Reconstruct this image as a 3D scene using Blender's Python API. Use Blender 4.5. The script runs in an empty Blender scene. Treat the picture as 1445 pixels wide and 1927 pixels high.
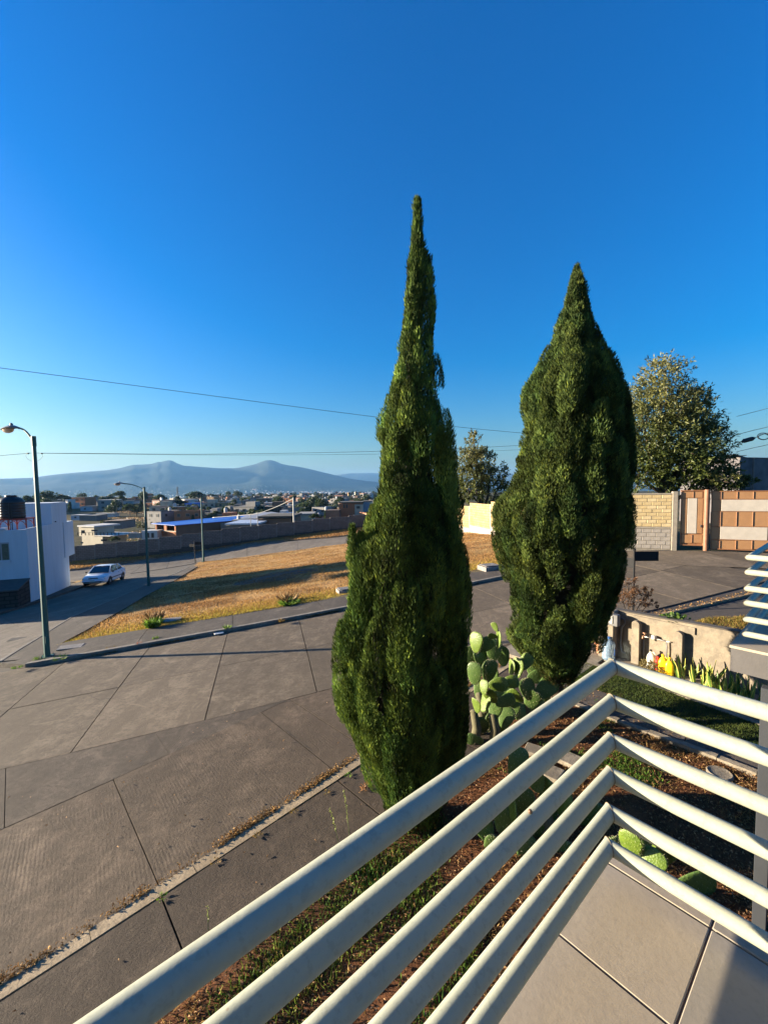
import bpy, math, random
import numpy as np
from math import radians, sin, cos, pi, atan2, hypot
from mathutils import Matrix, Vector

# ---------------------------------------------------------------- camera, sky, sun, exposure
SC = bpy.context.scene
COL = SC.collection
rng = np.random.default_rng(7)
random.seed(7)

F_PX, PITCH, ROLL, CXP, CYP = 786.96, radians(3.384), radians(0.8086), 722.5, 963.5
cp_, sp_, cr_, sr_ = cos(PITCH), sin(PITCH), cos(ROLL), sin(ROLL)
cam = bpy.data.cameras.new('camera')
cam.sensor_fit = 'HORIZONTAL'; cam.sensor_width = 36.0
cam.lens = F_PX / 1445.0 * 36.0
cam.clip_start = 0.05; cam.clip_end = 40000.0
cam_o = bpy.data.objects.new('camera', cam); COL.objects.link(cam_o)
_r = Vector((cr_, -sr_*sp_, -sr_*cp_)); _u = Vector((sr_, cr_*sp_, cr_*cp_)); _f = Vector((0, cp_, -sp_))
cam_o.matrix_world = Matrix(((_r.x, _u.x, -_f.x, 0), (_r.y, _u.y, -_f.y, 0), (_r.z, _u.z, -_f.z, 0), (0, 0, 0, 1)))
SC.camera = cam_o

SUN_AZ, SUN_EL = radians(-82.5), radians(9.0)
world = bpy.data.worlds.new('World'); SC.world = world; world.use_nodes = True
wn = world.node_tree.nodes; wl = world.node_tree.links
sky = wn.new('ShaderNodeTexSky'); sky.sky_type = 'NISHITA'; sky.sun_disc = False
sky.sun_elevation = SUN_EL; sky.sun_rotation = SUN_AZ % (2*pi)
sky.altitude = 2000; sky.air_density = 1.8; sky.dust_density = 9.0; sky.ozone_density = 6.2
bg = wn['Background']; bg.inputs['Strength'].default_value = 0.065
hsv = wn.new('ShaderNodeHueSaturation'); hsv.inputs['Saturation'].default_value = 1.24; hsv.inputs['Hue'].default_value = 0.511; hsv.inputs['Value'].default_value = 1.06
wl.new(sky.outputs[0], hsv.inputs['Color']); wl.new(hsv.outputs[0], bg.inputs['Color'])
sl = bpy.data.lights.new('sun', 'SUN'); sl.energy = 5.0; sl.angle = radians(0.6); sl.color = (1.0, 0.85, 0.64)
so = bpy.data.objects.new('sun', sl); COL.objects.link(so)
SUN_DIR = Vector((sin(SUN_AZ)*cos(SUN_EL), cos(SUN_AZ)*cos(SUN_EL), sin(SUN_EL)))
so.rotation_euler = SUN_DIR.to_track_quat('Z', 'Y').to_euler()
so.location = SUN_DIR*50
vs = SC.view_settings; vs.view_transform = 'Standard'; vs.look = 'None'; vs.gamma = 1.0; vs.use_curve_mapping = False
vs.exposure = 2.3
SC.render.engine = 'CYCLES'
cy = SC.cycles
cy.use_denoising = True
try: cy.denoiser = 'OPENIMAGEDENOISE'
except Exception: pass
cy.max_bounces = 6; cy.diffuse_bounces = 3; cy.glossy_bounces = 2; cy.transmission_bounces = 4; cy.transparent_max_bounces = 8; cy.volume_bounces = 1
cy.use_adaptive_sampling = True; cy.adaptive_threshold = 0.01
cy.sample_clamp_indirect = 6.0

# ---------------------------------------------------------------- pixel rays and terrain heights
def ray(px, py):
    u = (px-CXP)/F_PX; v = -(py-CYP)/F_PX
    a = u*cr_ + v*sr_; b = -u*sr_ + v*cr_
    return np.array([a, cp_ + b*sp_, -sp_ + b*cp_])
def at_depth(px, py, D):
    r = ray(px, py); return r*(D/r[1])
def at_z(px, py, z):
    r = ray(px, py); return r*(z/r[2])
CPTS = np.array([(-10.9,13.4,-5.2),(-16.6,29.6,-6.8),(-19.4,45,-7.7),(-22,33,-7.2),(-34,47,-7.95),(-23.5,54,-7.7),(-17.2,52,-7.0),(-4.5,52,-6.0),(-2.5,62,-5.95),
 (7.9,37,-4.1),(14.3,19.3,-3.05),(16.8,18.3,-3.1),(5,9.4,-4.0),(8,13,-3.8),(.3,5.4,-4.4),(-3.8,4,-4.75),(-21.1,25,-6.7),(-30,20,-6.9),(3.5,3.5,-4.2),
 (1.5,2,-4.35),(-10,0,-5.0),(0,-8,-4.4),(12,0,-3.8),(25,8,-3.0),(25,45,-3.3),(-45,0,-7.5),(-60,40,-8.6),(-45,75,-9),(20,80,-5.5),(-8,8,-4.98)], float)
_n = len(CPTS)
def _U(r2): return r2*np.log(r2+1e-9)*.5
_K = _U(((CPTS[:,None,:2]-CPTS[None,:,:2])**2).sum(-1)) + np.eye(_n)*8
_P = np.c_[np.ones(_n), CPTS[:,:2]]
_S = np.linalg.solve(np.block([[_K,_P],[_P.T,np.zeros((3,3))]]), np.r_[CPTS[:,2],0,0,0])
def G(x, y):
    x = np.asarray(x, float); y = np.asarray(y, float)
    d = (x[...,None]-CPTS[:,0])**2 + (y[...,None]-CPTS[:,1])**2
    return _U(d)@_S[:_n] + _S[_n] + _S[_n+1]*x + _S[_n+2]*y
def smooth(a, b, t):
    t = np.clip((t-a)/(b-a), 0, 1); return t*t*(3-2*t)
_rL = [0,60,100,160,250,350,420,600,900,1500,3000,6000,13000]
_zL = [-9,-11,-15.5,-15.5,-12.5,-9.5,-11,-24,-38,-48,-62,-82,-84]
_zM = [-9,-11,-14.5,-14.5,-14.2,-14.5,-15,-15.5,-15,-40,-62,-82,-84]
_zR = [-3,-4.5,-5,-7,-9,-11,-12,-13,-13.5,-38,-60,-82,-84]
def T(x, y):
    r = np.hypot(x, y); az = np.degrees(np.arctan2(x, y))
    l = np.interp(r, _rL, _zL); m = np.interp(r, _rL, _zM); q = np.interp(r, _rL, _zR)
    z = l + (m-l)*smooth(-30, -22, az); z = z + (q-z)*smooth(1, 12, az)
    return z
def outside(x, y):
    s1 = (x+2.5)*-.43 + (y-62)*.9; s2 = (x+2.5)*.95 + (y-62)*.31
    s = np.maximum(s1, s2)
    return np.maximum(smooth(2, 22, s), smooth(75, 115, np.hypot(x, y)))
def H(x, y):
    w = outside(x, y)
    g = np.clip(G(x, y), -12, -1)
    return g*(1-w) + T(x, y)*w
def W(px, py, off=0.0, far=0):
    r = ray(px, py)
    t = np.arange(1, 110, .05) if not far else np.geomspace(60, 2500, 4000)
    Q = r*t[:,None]; fn = H if far else G
    h = Q[:,2]-(fn(Q[:,0], Q[:,1])+off); i = int(np.argmax(h < 0))
    if i == 0: return None
    a = h[i-1]/(h[i-1]-h[i]); return r*(t[i-1] + a*(t[i]-t[i-1]))

# ---------------------------------------------------------------- material helpers
MATS = {}
def rgb(c): return (c[0], c[1], c[2], 1.0)
class NT:
    def __init__(s, name):
        s.m = bpy.data.materials.new(name); s.m.use_nodes = True
        s.n = s.m.node_tree.nodes; s.l = s.m.node_tree.links
        s.b = s.n['Principled BSDF']; s.co = s.n.new('ShaderNodeTexCoord')
    def link(s, a, b): s.l.new(a, b)
    def noise(s, scale, detail=4, rough=.6, vec=None, dist=0.0):
        t = s.n.new('ShaderNodeTexNoise'); t.inputs['Scale'].default_value = scale; t.inputs['Detail'].default_value = detail
        t.inputs['Roughness'].default_value = rough; t.inputs['Distortion'].default_value = dist
        s.link(vec if vec else s.co.outputs['Object'], t.inputs['Vector']); return t.outputs['Fac']
    def vor(s, scale, out='Color', vec=None):
        t = s.n.new('ShaderNodeTexVoronoi'); t.inputs['Scale'].default_value = scale
        s.link(vec if vec else s.co.outputs['Object'], t.inputs['Vector']); return t.outputs[out]
    def wave(s, scale, dist=2, dscale=1.5, rot=0.0, detail=2):
        mp = s.mapping(rot=(0, 0, rot)); t = s.n.new('ShaderNodeTexWave'); t.inputs['Scale'].default_value = scale
        t.inputs['Distortion'].default_value = dist; t.inputs['Detail'].default_value = detail; t.inputs['Detail Scale'].default_value = dscale
        s.link(mp, t.inputs['Vector']); return t.outputs['Fac']
    def mapping(s, scale=(1,1,1), rot=(0,0,0), vec=None):
        mp = s.n.new('ShaderNodeMapping'); mp.inputs['Scale'].default_value = scale; mp.inputs['Rotation'].default_value = rot
        s.link(vec if vec else s.co.outputs['Object'], mp.inputs['Vector']); return mp.outputs[0]
    def ramp(s, fac, stops):
        r = s.n.new('ShaderNodeValToRGB'); e = r.color_ramp.elements
        while len(e) < len(stops): e.new(0.5)
        for k, (p, c) in enumerate(stops): e[k].position = p; e[k].color = rgb(c) if not isinstance(c, (int, float)) else (c, c, c, 1)
        s.link(fac, r.inputs[0]); return r.outputs[0]
    def mix(s, fac, a, b, mode='MIX'):
        m = s.n.new('ShaderNodeMix'); m.data_type = 'RGBA'; m.blend_type = mode
        for i, v in ((0, fac), (6, a), (7, b)):
            if isinstance(v, (int, float)): m.inputs[i].default_value = v
            elif isinstance(v, tuple): m.inputs[i].default_value = rgb(v)
            else: s.link(v, m.inputs[i])
        return m.outputs[2]
    def math(s, op, a, b=0.5):
        m = s.n.new('ShaderNodeMath'); m.operation = op
        for i, v in ((0, a), (1, b)):
            if isinstance(v, (int, float)): m.inputs[i].default_value = v
            else: s.link(v, m.inputs[i])
        return m.outputs[0]
    def bump(s, h, strength=.3, dist=.02, prev=None):
        b = s.n.new('ShaderNodeBump'); b.inputs['Strength'].default_value = strength; b.inputs['Distance'].default_value = dist
        s.link(h, b.inputs['Height'])
        if prev is not None: s.link(prev, b.inputs['Normal'])
        s.link(b.outputs[0], s.b.inputs['Normal']); return b.outputs[0]
    def color(s, c):
        if isinstance(c, tuple): s.b.inputs['Base Color'].default_value = rgb(c)
        else: s.link(c, s.b.inputs['Base Color'])
    def rough(s, v):
        if isinstance(v, (int, float)): s.b.inputs['Roughness'].default_value = v
        else: s.link(v, s.b.inputs['Roughness'])
    def attr(s, name):
        a = s.n.new('ShaderNodeAttribute'); a.attribute_name = name; return a.outputs['Color']
def simple(name, c, rough=.7, var=.25, scale=6, bump=.15, metal=0.0, dist=.01, spec=.5):
    if name in MATS: return MATS[name]
    t = NT(name)
    n = t.noise(scale, 5); f = t.ramp(n, [(.25, 1-var), (.75, 1+var*.5)])
    t.color(t.mix(1.0, c, f, 'MULTIPLY')); t.rough(rough); t.b.inputs['Metallic'].default_value = metal
    t.b.inputs['Specular IOR Level'].default_value = spec
    if bump: t.bump(t.noise(scale*6, 4), bump, dist)
    MATS[name] = t.m; return t.m

# ---------------------------------------------------------------- mesh helpers
def np_mesh(name, V, Fq, mat, parent=None, smooth_=False, colors=None, mats=None, midx=None):
    """V (n,3), Fq (m,k) with one k"""
    V = np.asarray(V, float); Fq = np.asarray(Fq, int)
    if parent is not None: V = V - np.array(world_loc(parent))
    me = bpy.data.meshes.new(name); k = Fq.shape[1]; m = len(Fq)
    me.vertices.add(len(V)); me.vertices.foreach_set('co', V.ravel())
    me.loops.add(m*k); me.loops.foreach_set('vertex_index', Fq.ravel())
    me.polygons.add(m); me.polygons.foreach_set('loop_start', np.arange(0, m*k, k)); me.polygons.foreach_set('loop_total', np.full(m, k))
    if smooth_: me.polygons.foreach_set('use_smooth', np.ones(m, bool))
    if mats:
        for x in mats: me.materials.append(x)
        if midx is not None: me.polygons.foreach_set('material_index', np.asarray(midx, int))
    else: me.materials.append(mat)
    if colors is not None:
        ca = me.color_attributes.new('tint', 'FLOAT_COLOR', 'POINT')
        c4 = np.c_[colors, np.ones(len(colors))]; ca.data.foreach_set('color', c4.ravel())
    me.update(calc_edges=True); me.validate()
    o = bpy.data.objects.new(name, me); COL.objects.link(o)
    if parent is not None: o.parent = parent
    return o
def world_loc(o):
    v = Vector((0, 0, 0)); p = o
    while p is not None: v += Vector(p.location); p = p.parent
    return tuple(v)
class MB:
    """collects verts and faces in world coordinates; build() links them as ONE mesh object"""
    def __init__(s): s.v = []; s.f = []; s.m = []; s.cur = 0
    def add(s, vs, fs):
        n = len(s.v); s.v += [tuple(map(float, p)) for p in vs]; s.f += [tuple(i+n for i in f) for f in fs]; s.m += [s.cur]*len(fs); return s
    def box(s, c, d, rz=0.0, bev=0.0, tilt=None):
        """c = centre, d = full sizes"""
        x, y, z = d[0]/2, d[1]/2, d[2]/2; ca, sa = cos(rz), sin(rz)
        if bev > 0:
            b = min(bev, x*.9, y*.9, z*.9); P = []
            for zz, ins in ((-z, b), (-z+b, 0), (z-b, 0), (z, b)):
                X, Y = x-ins, y-ins
                e = b if ins == 0 else b*.4
                P += [(X-e, -Y, zz), (X, -Y+e, zz), (X, Y-e, zz), (X-e, Y, zz), (-X+e, Y, zz), (-X, Y-e, zz), (-X, -Y+e, zz), (-X+e, -Y, zz)]
            fs = [tuple(range(7, -1, -1)), tuple(range(24, 32))]
            for L in range(3):
                for k in range(8): a = L*8+k; b2 = L*8+(k+1) % 8; fs.append((a, b2, b2+8, a+8))
        else:
            P = [(-x,-y,-z),(x,-y,-z),(x,y,-z),(-x,y,-z),(-x,-y,z),(x,-y,z),(x,y,z),(-x,y,z)]
            fs = [(0,3,2,1),(4,5,6,7),(0,1,5,4),(1,2,6,5),(2,3,7,6),(3,0,4,7)]
        if tilt is not None: P = [tuple(tilt @ Vector(p)) for p in P]
        return s.add([(c[0]+p[0]*ca-p[1]*sa, c[1]+p[0]*sa+p[1]*ca, c[2]+p[2]) for p in P], fs)
    def tube(s, pts, r, n=10, caps=True):
        pts = [Vector(p) for p in pts]; R = r if isinstance(r, (list, tuple)) else [r]*len(pts)
        base = len(s.v); prevn = None; rings = []
        for i, p in enumerate(pts):
            d = (pts[min(i+1, len(pts)-1)] - pts[max(i-1, 0)]).normalized()
            if prevn is None:
                up = Vector((0, 0, 1)) if abs(d.z) < .95 else Vector((1, 0, 0)); nrm = d.cross(up).normalized()
            else: nrm = (prevn - d*prevn.dot(d)).normalized()
            prevn = nrm; bn = d.cross(nrm)
            k = 1.0
            if 0 < i < len(pts)-1:
                a = (pts[i]-pts[i-1]).normalized(); c_ = max(.5, math.sqrt(max(0, (1+a.dot((pts[i+1]-pts[i]).normalized()))/2)))
            rings.append([p + (nrm*cos(t)+bn*sin(t))*R[i] for t in [2*pi*j/n for j in range(n)]])
        vs = [q for r_ in rings for q in r_]; fs = []
        for i in range(len(pts)-1):
            for j in range(n): fs.append((i*n+j, i*n+(j+1) % n, (i+1)*n+(j+1) % n, (i+1)*n+j))
        if caps: fs += [tuple(range(n-1, -1, -1)), tuple((len(pts)-1)*n+j for j in range(n))]
        return s.add(vs, fs)
    def lathe(s, c, prof, n=20, tilt=None):
        """prof: list of (r, z)"""
        vs = []; fs = []
        for (r, z) in prof:
            for j in range(n):
                p = Vector((r*cos(2*pi*j/n), r*sin(2*pi*j/n), z))
                if tilt is not None: p = tilt @ p
                vs.append((c[0]+p.x, c[1]+p.y, c[2]+p.z))
        for i in range(len(prof)-1):
            for j in range(n): fs.append((i*n+j, i*n+(j+1) % n, (i+1)*n+(j+1) % n, (i+1)*n+j))
        fs += [tuple(range(n-1, -1, -1)), tuple((len(prof)-1)*n+j for j in range(n))]
        return s.add(vs, fs)
    def prism(s, poly, z0, z1):
        n = len(poly); 
        zz0 = z0 if isinstance(z0, (list, tuple)) else [z0]*n; zz1 = z1 if isinstance(z1, (list, tuple)) else [z1]*n
        vs = [(p[0], p[1], zz0[i]) for i, p in enumerate(poly)] + [(p[0], p[1], zz1[i]) for i, p in enumerate(poly)]
        fs = [tuple(range(n-1, -1, -1)), tuple(range(n, 2*n))] + [(i, (i+1) % n, n+(i+1) % n, n+i) for i in range(n)]
        return s.add(vs, fs)
    def extrude(s, poly, o, ax, ay, an, t):
        """poly in (a,b) coordinates of the plane o+a*ax+b*ay, thickness t along an"""
        o, ax, ay, an = map(Vector, (o, ax, ay, an)); n = len(poly)
        A = [o+ax*a+ay*b for a, b in poly]; B = [p+an*t for p in A]
        return s.add(A+B, [tuple(range(n-1, -1, -1)), tuple(range(n, 2*n))] + [(i, (i+1) % n, n+(i+1) % n, n+i) for i in range(n)])
    def build(s, name, mat, parent=None, smooth_=False, autosmooth=None):
        off = Vector(world_loc(parent)) if parent is not None else Vector((0, 0, 0))
        me = bpy.data.meshes.new(name); me.from_pydata([(p[0]-off.x, p[1]-off.y, p[2]-off.z) for p in s.v], [], s.f)
        if isinstance(mat, (list, tuple)):
            for x in mat: me.materials.append(x)
            me.polygons.foreach_set('material_index', s.m)
        else: me.materials.append(mat)
        if smooth_: me.polygons.foreach_set('use_smooth', [True]*len(s.f))
        me.update()
        if smooth_ and autosmooth:
            try: me.set_sharp_from_angle(angle=radians(autosmooth))
            except Exception: pass
        o = bpy.data.objects.new(name, me); COL.objects.link(o)
        if parent is not None: o.parent = parent
        return o
def thing(name, label, cat, loc=(0, 0, 0), group=None):
    o = bpy.data.objects.new(name, None); COL.objects.link(o); o.location = loc; o.empty_display_size = .2
    o['label'] = label; o['category'] = cat
    if group: o['group'] = group
    return o
def tag(o, label, cat, group=None):
    o['label'] = label; o['category'] = cat
    if group: o['group'] = group
    return o
def struct(o): o['kind'] = 'structure'; return o
def stuff(o): o['kind'] = 'stuff'; return o
def copy_tree(o, parent=None):
    c = o.copy(); COL.objects.link(c)
    if parent is not None: c.parent = parent
    for ch in list(o.children): copy_tree(ch, c)
    return c
def pip(poly, x, y):
    poly = np.asarray(poly, float); inside = np.zeros(np.shape(x), bool); n = len(poly); j = n-1
    for i in range(n):
        xi, yi = poly[i][:2]; xj, yj = poly[j][:2]
        inside ^= ((yi > y) != (yj > y)) & (x < (xj-xi)*(y-yi)/(yj-yi+1e-12)+xi); j = i
    return inside

# ---------------------------------------------------------------- ground materials
def concrete(name, base, warm, stain=.5, rib=0.0, ribrot=0.0, sc=1.0, ribk=.35):
    t = NT(name)
    big = t.noise(.45*sc, 6, .62); mid = t.noise(3.2*sc, 7, .7); fine = t.noise(60, 3, .8)
    c = t.mix(t.ramp(big, [(.33, 0.0), (.66, 1.0)]), base, warm)
    c = t.mix(t.ramp(mid, [(.40, stain), (.62, 0.0)]), c, tuple(x*.55 for x in base))
    st = t.noise(1.1*sc, 8, .72, t.mapping(scale=(1, .22, 1), rot=(0, 0, ribrot+.4)), .6)
    c = t.mix(t.ramp(t.noise(11, 7, .85), [(.40, .7), (.53, 0.0)]), c, tuple(x*.45 for x in base))
    c = t.mix(t.ramp(st, [(.42, .75), (.56, 0.0)]), c, tuple(x*.58 for x in base))
    c = t.mix(t.ramp(t.noise(.9*sc, 6, .7, None, 1.2), [(.56, 0.0), (.72, .55)]), c, tuple(min(1, x*1.35) for x in warm))
    c = t.mix(t.ramp(fine, [(.3, .6), (.55, 0.0)]), c, tuple(x*.55 for x in base))
    c = t.mix(t.ramp(t.vor(38, 'Distance'), [(.05, .35), (.16, 0.0)]), c, tuple(min(1, x*1.6) for x in base))
    t.color(c); t.rough(.85); t.b.inputs['Specular IOR Level'].default_value = .3
    nb = t.bump(t.noise(22, 6, .8), .9, .014)
    nb = t.bump(t.noise(70, 3, .8), .8, .006, nb)
    if rib:
        wv = t.math('MULTIPLY', t.wave(rib, 1.2, 1.2, ribrot, 3), t.ramp(t.noise(1.3, 4, .6), [(.4, .0), (.75, 1.0)])); t.bump(wv, ribk, .005, nb)
    return t.m
M_slab = concrete('street_concrete', (.150,.116,.080), (.208,.162,.113), .7, 7, radians(28))
sc3 = lambda c, k: tuple(x*k for x in c)
SLABS = [M_slab]+[concrete('street_concrete_tone', sc3((.150,.116,.080), k), sc3((.208,.162,.113), k), st_, 7, radians(r_)) for k, st_, r_ in ((.82, .8, 20), (1.14, .6, 35), (.93, .9, 28))]
M_slab2 = concrete('ramp_concrete', (.098,.070,.046), (.152,.112,.076), .8, 7, radians(-40))
RAMPS = [M_slab2]+[concrete('ramp_concrete_tone', sc3((.098,.070,.046), k), sc3((.152,.112,.076), k), .85, 7, radians(r_)) for k, r_ in ((.86, -40), (1.13, -36))]
M_rib = concrete('ribbed_concrete', (.086,.066,.048), (.135,.105,.078), .7, 7, radians(4), 1.0, .9)
M_far = concrete('far_road_concrete', (.150,.125,.098), (.20,.17,.134), .5)
M_walk = concrete('sidewalk_concrete', (.085,.070,.056), (.13,.108,.086), .6)
M_drive = concrete('driveway_concrete', (.064,.045,.030), (.118,.087,.060), .85, 7, radians(55))
M_curb = concrete('kerb_concrete', (.34,.26,.165), (.42,.33,.215), .4)
M_kerbg = concrete('grey_kerb_concrete', (.22,.20,.17), (.29,.265,.225), .5)
M_joint = simple('joint_dirt', (.045,.036,.03), .95, .4, 8, .4)
def mat_field():
    t = NT('dry_grass_ground')
    a = t.noise(.35, 6, .65); b = t.noise(4, 6, .75)
    c = t.ramp(b, [(.25, (.21,.115,.045)), (.5, (.38,.225,.09)), (.75, (.50,.33,.15))])
    c = t.mix(t.ramp(a, [(.45, 0.0), (.75, .6)]), c, (.20,.16,.05))
    c = t.mix(t.ramp(t.noise(1.1, 7, .75), [(.38, .75), (.55, 0.0)]), c, (.13,.075,.035))
    t.color(c); t.rough(.95); t.b.inputs['Specular IOR Level'].default_value = .1
    t.bump(t.noise(14, 6, .8), .9, .06); return t.m
M_field = mat_field()
def mat_soil():
    t = NT('red_soil'); a = t.noise(1.5, 6, .7); b = t.noise(30, 5, .75)
    c = t.ramp(a, [(.3, (.08,.032,.014)), (.6, (.19,.078,.032)), (.8, (.26,.125,.055))])
    c = t.mix(t.ramp(b, [(.35, .7), (.6, 0.0)]), c, (.03,.015,.008)); t.color(c); t.rough(.95)
    t.b.inputs['Specular IOR Level'].default_value = .15
    t.bump(t.noise(18, 6, .75), .9, .05); return t.m
M_soil = mat_soil()
def mat_terrain():
    t = NT('open_country')
    a = t.noise(.02, 6, .65); b = t.noise(.12, 8, .75); m = t.noise(.0011, 8, .68)
    c = t.ramp(b, [(.3, (.035,.04,.02)), (.5, (.10,.085,.045)), (.72, (.20,.15,.08))])
    c = t.mix(t.ramp(a, [(.4, 0.0), (.6, .8)]), c, (.06,.06,.03))
    far = t.ramp(m, [(.35, (.020,.032,.022)), (.55, (.036,.046,.030)), (.70, (.065,.062,.042))])
    sep = t.n.new('ShaderNodeSeparateXYZ'); t.link(t.co.outputs['Object'], sep.inputs[0])
    k = t.n.new('ShaderNodeMapRange'); k.inputs[1].default_value = 1200; k.inputs[2].default_value = 3000; t.link(sep.outputs[1], k.inputs[0])
    t.color(t.mix(k.outputs[0], c, far)); t.rough(.95); t.b.inputs['Specular IOR Level'].default_value = .05
    return t.m
M_terr = mat_terrain()

# ---------------------------------------------------------------- terrain with the mountains
RIDGE1 = [(-420,925),(-200,914),(-100,905),(0,901),(30,900),(60,899),(95,894),(120,891),(160,888),(200,885),(225,881),(240,877),(252,874.5),(268,874),(285,873),(297,869.5),(304,869.5),(309,868),(318,866.5),(324,867.5),(334,873),(345,877),(380,879),(410,881),(440,881.5),(452,880),(470,876),(482,873),(492,869),(500,866.5),(510,866),(518,868),(530,873),(545,876),(560,878),(580,882),(600,887),(630,894),(660,901),(690,905),(730,909),(800,914),(900,917)]
RIDGE2 = [(-400,930),(500,915),(560,902),(600,894),(640,891),(680,890),(720,893),(760,896),(800,893),(850,889),(900,890),(960,893),(1000,888),(1060,893),(1150,899),(1300,903),(1500,907)]
def ridge_tab(R):
    az = []; sl_ = []
    for x, y in R:
        r = ray(x, y); az.append(math.degrees(atan2(r[0], r[1]))); sl_.append(r[2]/hypot(r[0], r[1]))
    return np.array(az), np.array(sl_)
A1, S1 = ridge_tab(RIDGE1); A2, S2 = ridge_tab(RIDGE2)
def fbm(x, y, oct_=5, seed=0):
    out = 0; amp = 1
    for k in range(oct_):
        f = 1.9**k; p = seed*1.7+k*2.3
        out = out + amp*(np.sin(x*f+p+1.3*np.sin(y*f*.8+p*1.1))*np.cos(y*f*1.1+p*.7+1.1*np.sin(x*f*.9-p))); amp *= .5
    return out
def terrain():
    az = np.radians(np.r_[np.arange(-180, -56, 4), np.arange(-56, 56, .16), np.arange(56, 180, 4)])
    r = np.r_[np.geomspace(.8, 150, 120)[:-1], np.geomspace(150, 2600, 70)[:-1], np.linspace(2600, 12000, 150)]
    Rr, Az = np.meshgrid(r, az, indexing='ij'); X = Rr*np.sin(Az); Y = Rr*np.cos(Az)
    Z = H(X, Y) - .07
    ad0 = np.degrees(Az); bb = np.exp(-(np.abs(Rr-7000)/1500)**1.7); wj = (1-bb)*fbm(X/900+3, Y/900, 4, 3)*2.2+(1-bb)**2*1.2*fbm(X/300, Y/300, 3, 5); ad = np.where(Rr > 2500, ad0+wj, ad0)
    h1 = np.interp(ad, A1, S1, left=-.005, right=-.012)*7000; h2 = np.interp(ad, A2, S2, left=-.01, right=0)*10500
    n = fbm(X/420, Y/420, 6)
    u = (Rr-7000)
    b1 = np.where(u < 0, np.exp(-(np.abs(u)/1500)**1.7), np.exp(-(np.abs(u)/1200)**2))
    hs_ = sum(np.interp(ad+k, A1, S1, left=-.005, right=-.012) for k in (-6, -4, -2, 0, 2, 4, 6))/7*7000; h1 = h1*b1**.6+hs_*(1-b1**.6)
    gul = 1 + .09*n*(1-b1**3)
    z1 = -82 + (h1+82)*b1*gul
    b2 = np.exp(-((Rr-10500)/900.)**2); z2 = -82 + (h2+82)*b2*(1+.06*n*(1-b2**3))
    foot = 26*np.exp(-(((ad0+20)/3.2)**2)-((Rr-4700)/350.)**2) + 30*np.exp(-(((ad0+16.5)/1.8)**2)-((Rr-4900)/300.)**2)
    k = smooth(2600, 3600, Rr)
    Z = Z + k*(np.maximum(np.maximum(z1, z2), -82)+foot+2.5*n - Z)
    na = len(az); idx = np.arange(len(r)*na).reshape(len(r), na)
    i = idx[:-1]; j = idx[1:]
    Fq = np.stack([i, np.roll(i, -1, 1), np.roll(j, -1, 1), j], -1).reshape(-1, 4)
    V = np.stack([X, Y, Z], -1).reshape(-1, 3)
    Fq = Fq[:, ::-1]
    return struct(np_mesh('terrain', V, Fq, M_terr, smooth_=True))
terrain_o = terrain()

# haze: one closed box of even air
def haze():
    mb = MB(); mb.box((0, 0, (470-86)/2.), (24400, 24400, 470+86))
    m = bpy.data.materials.new('haze_air'); m.use_nodes = True; n = m.node_tree.nodes; n.remove(n['Principled BSDF'])
    v = n.new('ShaderNodeVolumePrincipled'); v.inputs['Color'].default_value = (.24,.54,1.0,1); v.inputs['Density'].default_value = HAZE
    v.inputs['Anisotropy'].default_value = 0.2
    m.node_tree.links.new(v.outputs[0], n['Material Output'].inputs['Volume'])
    return stuff(mb.build('haze', m))
HAZE = 4.3e-5
haze()
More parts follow.
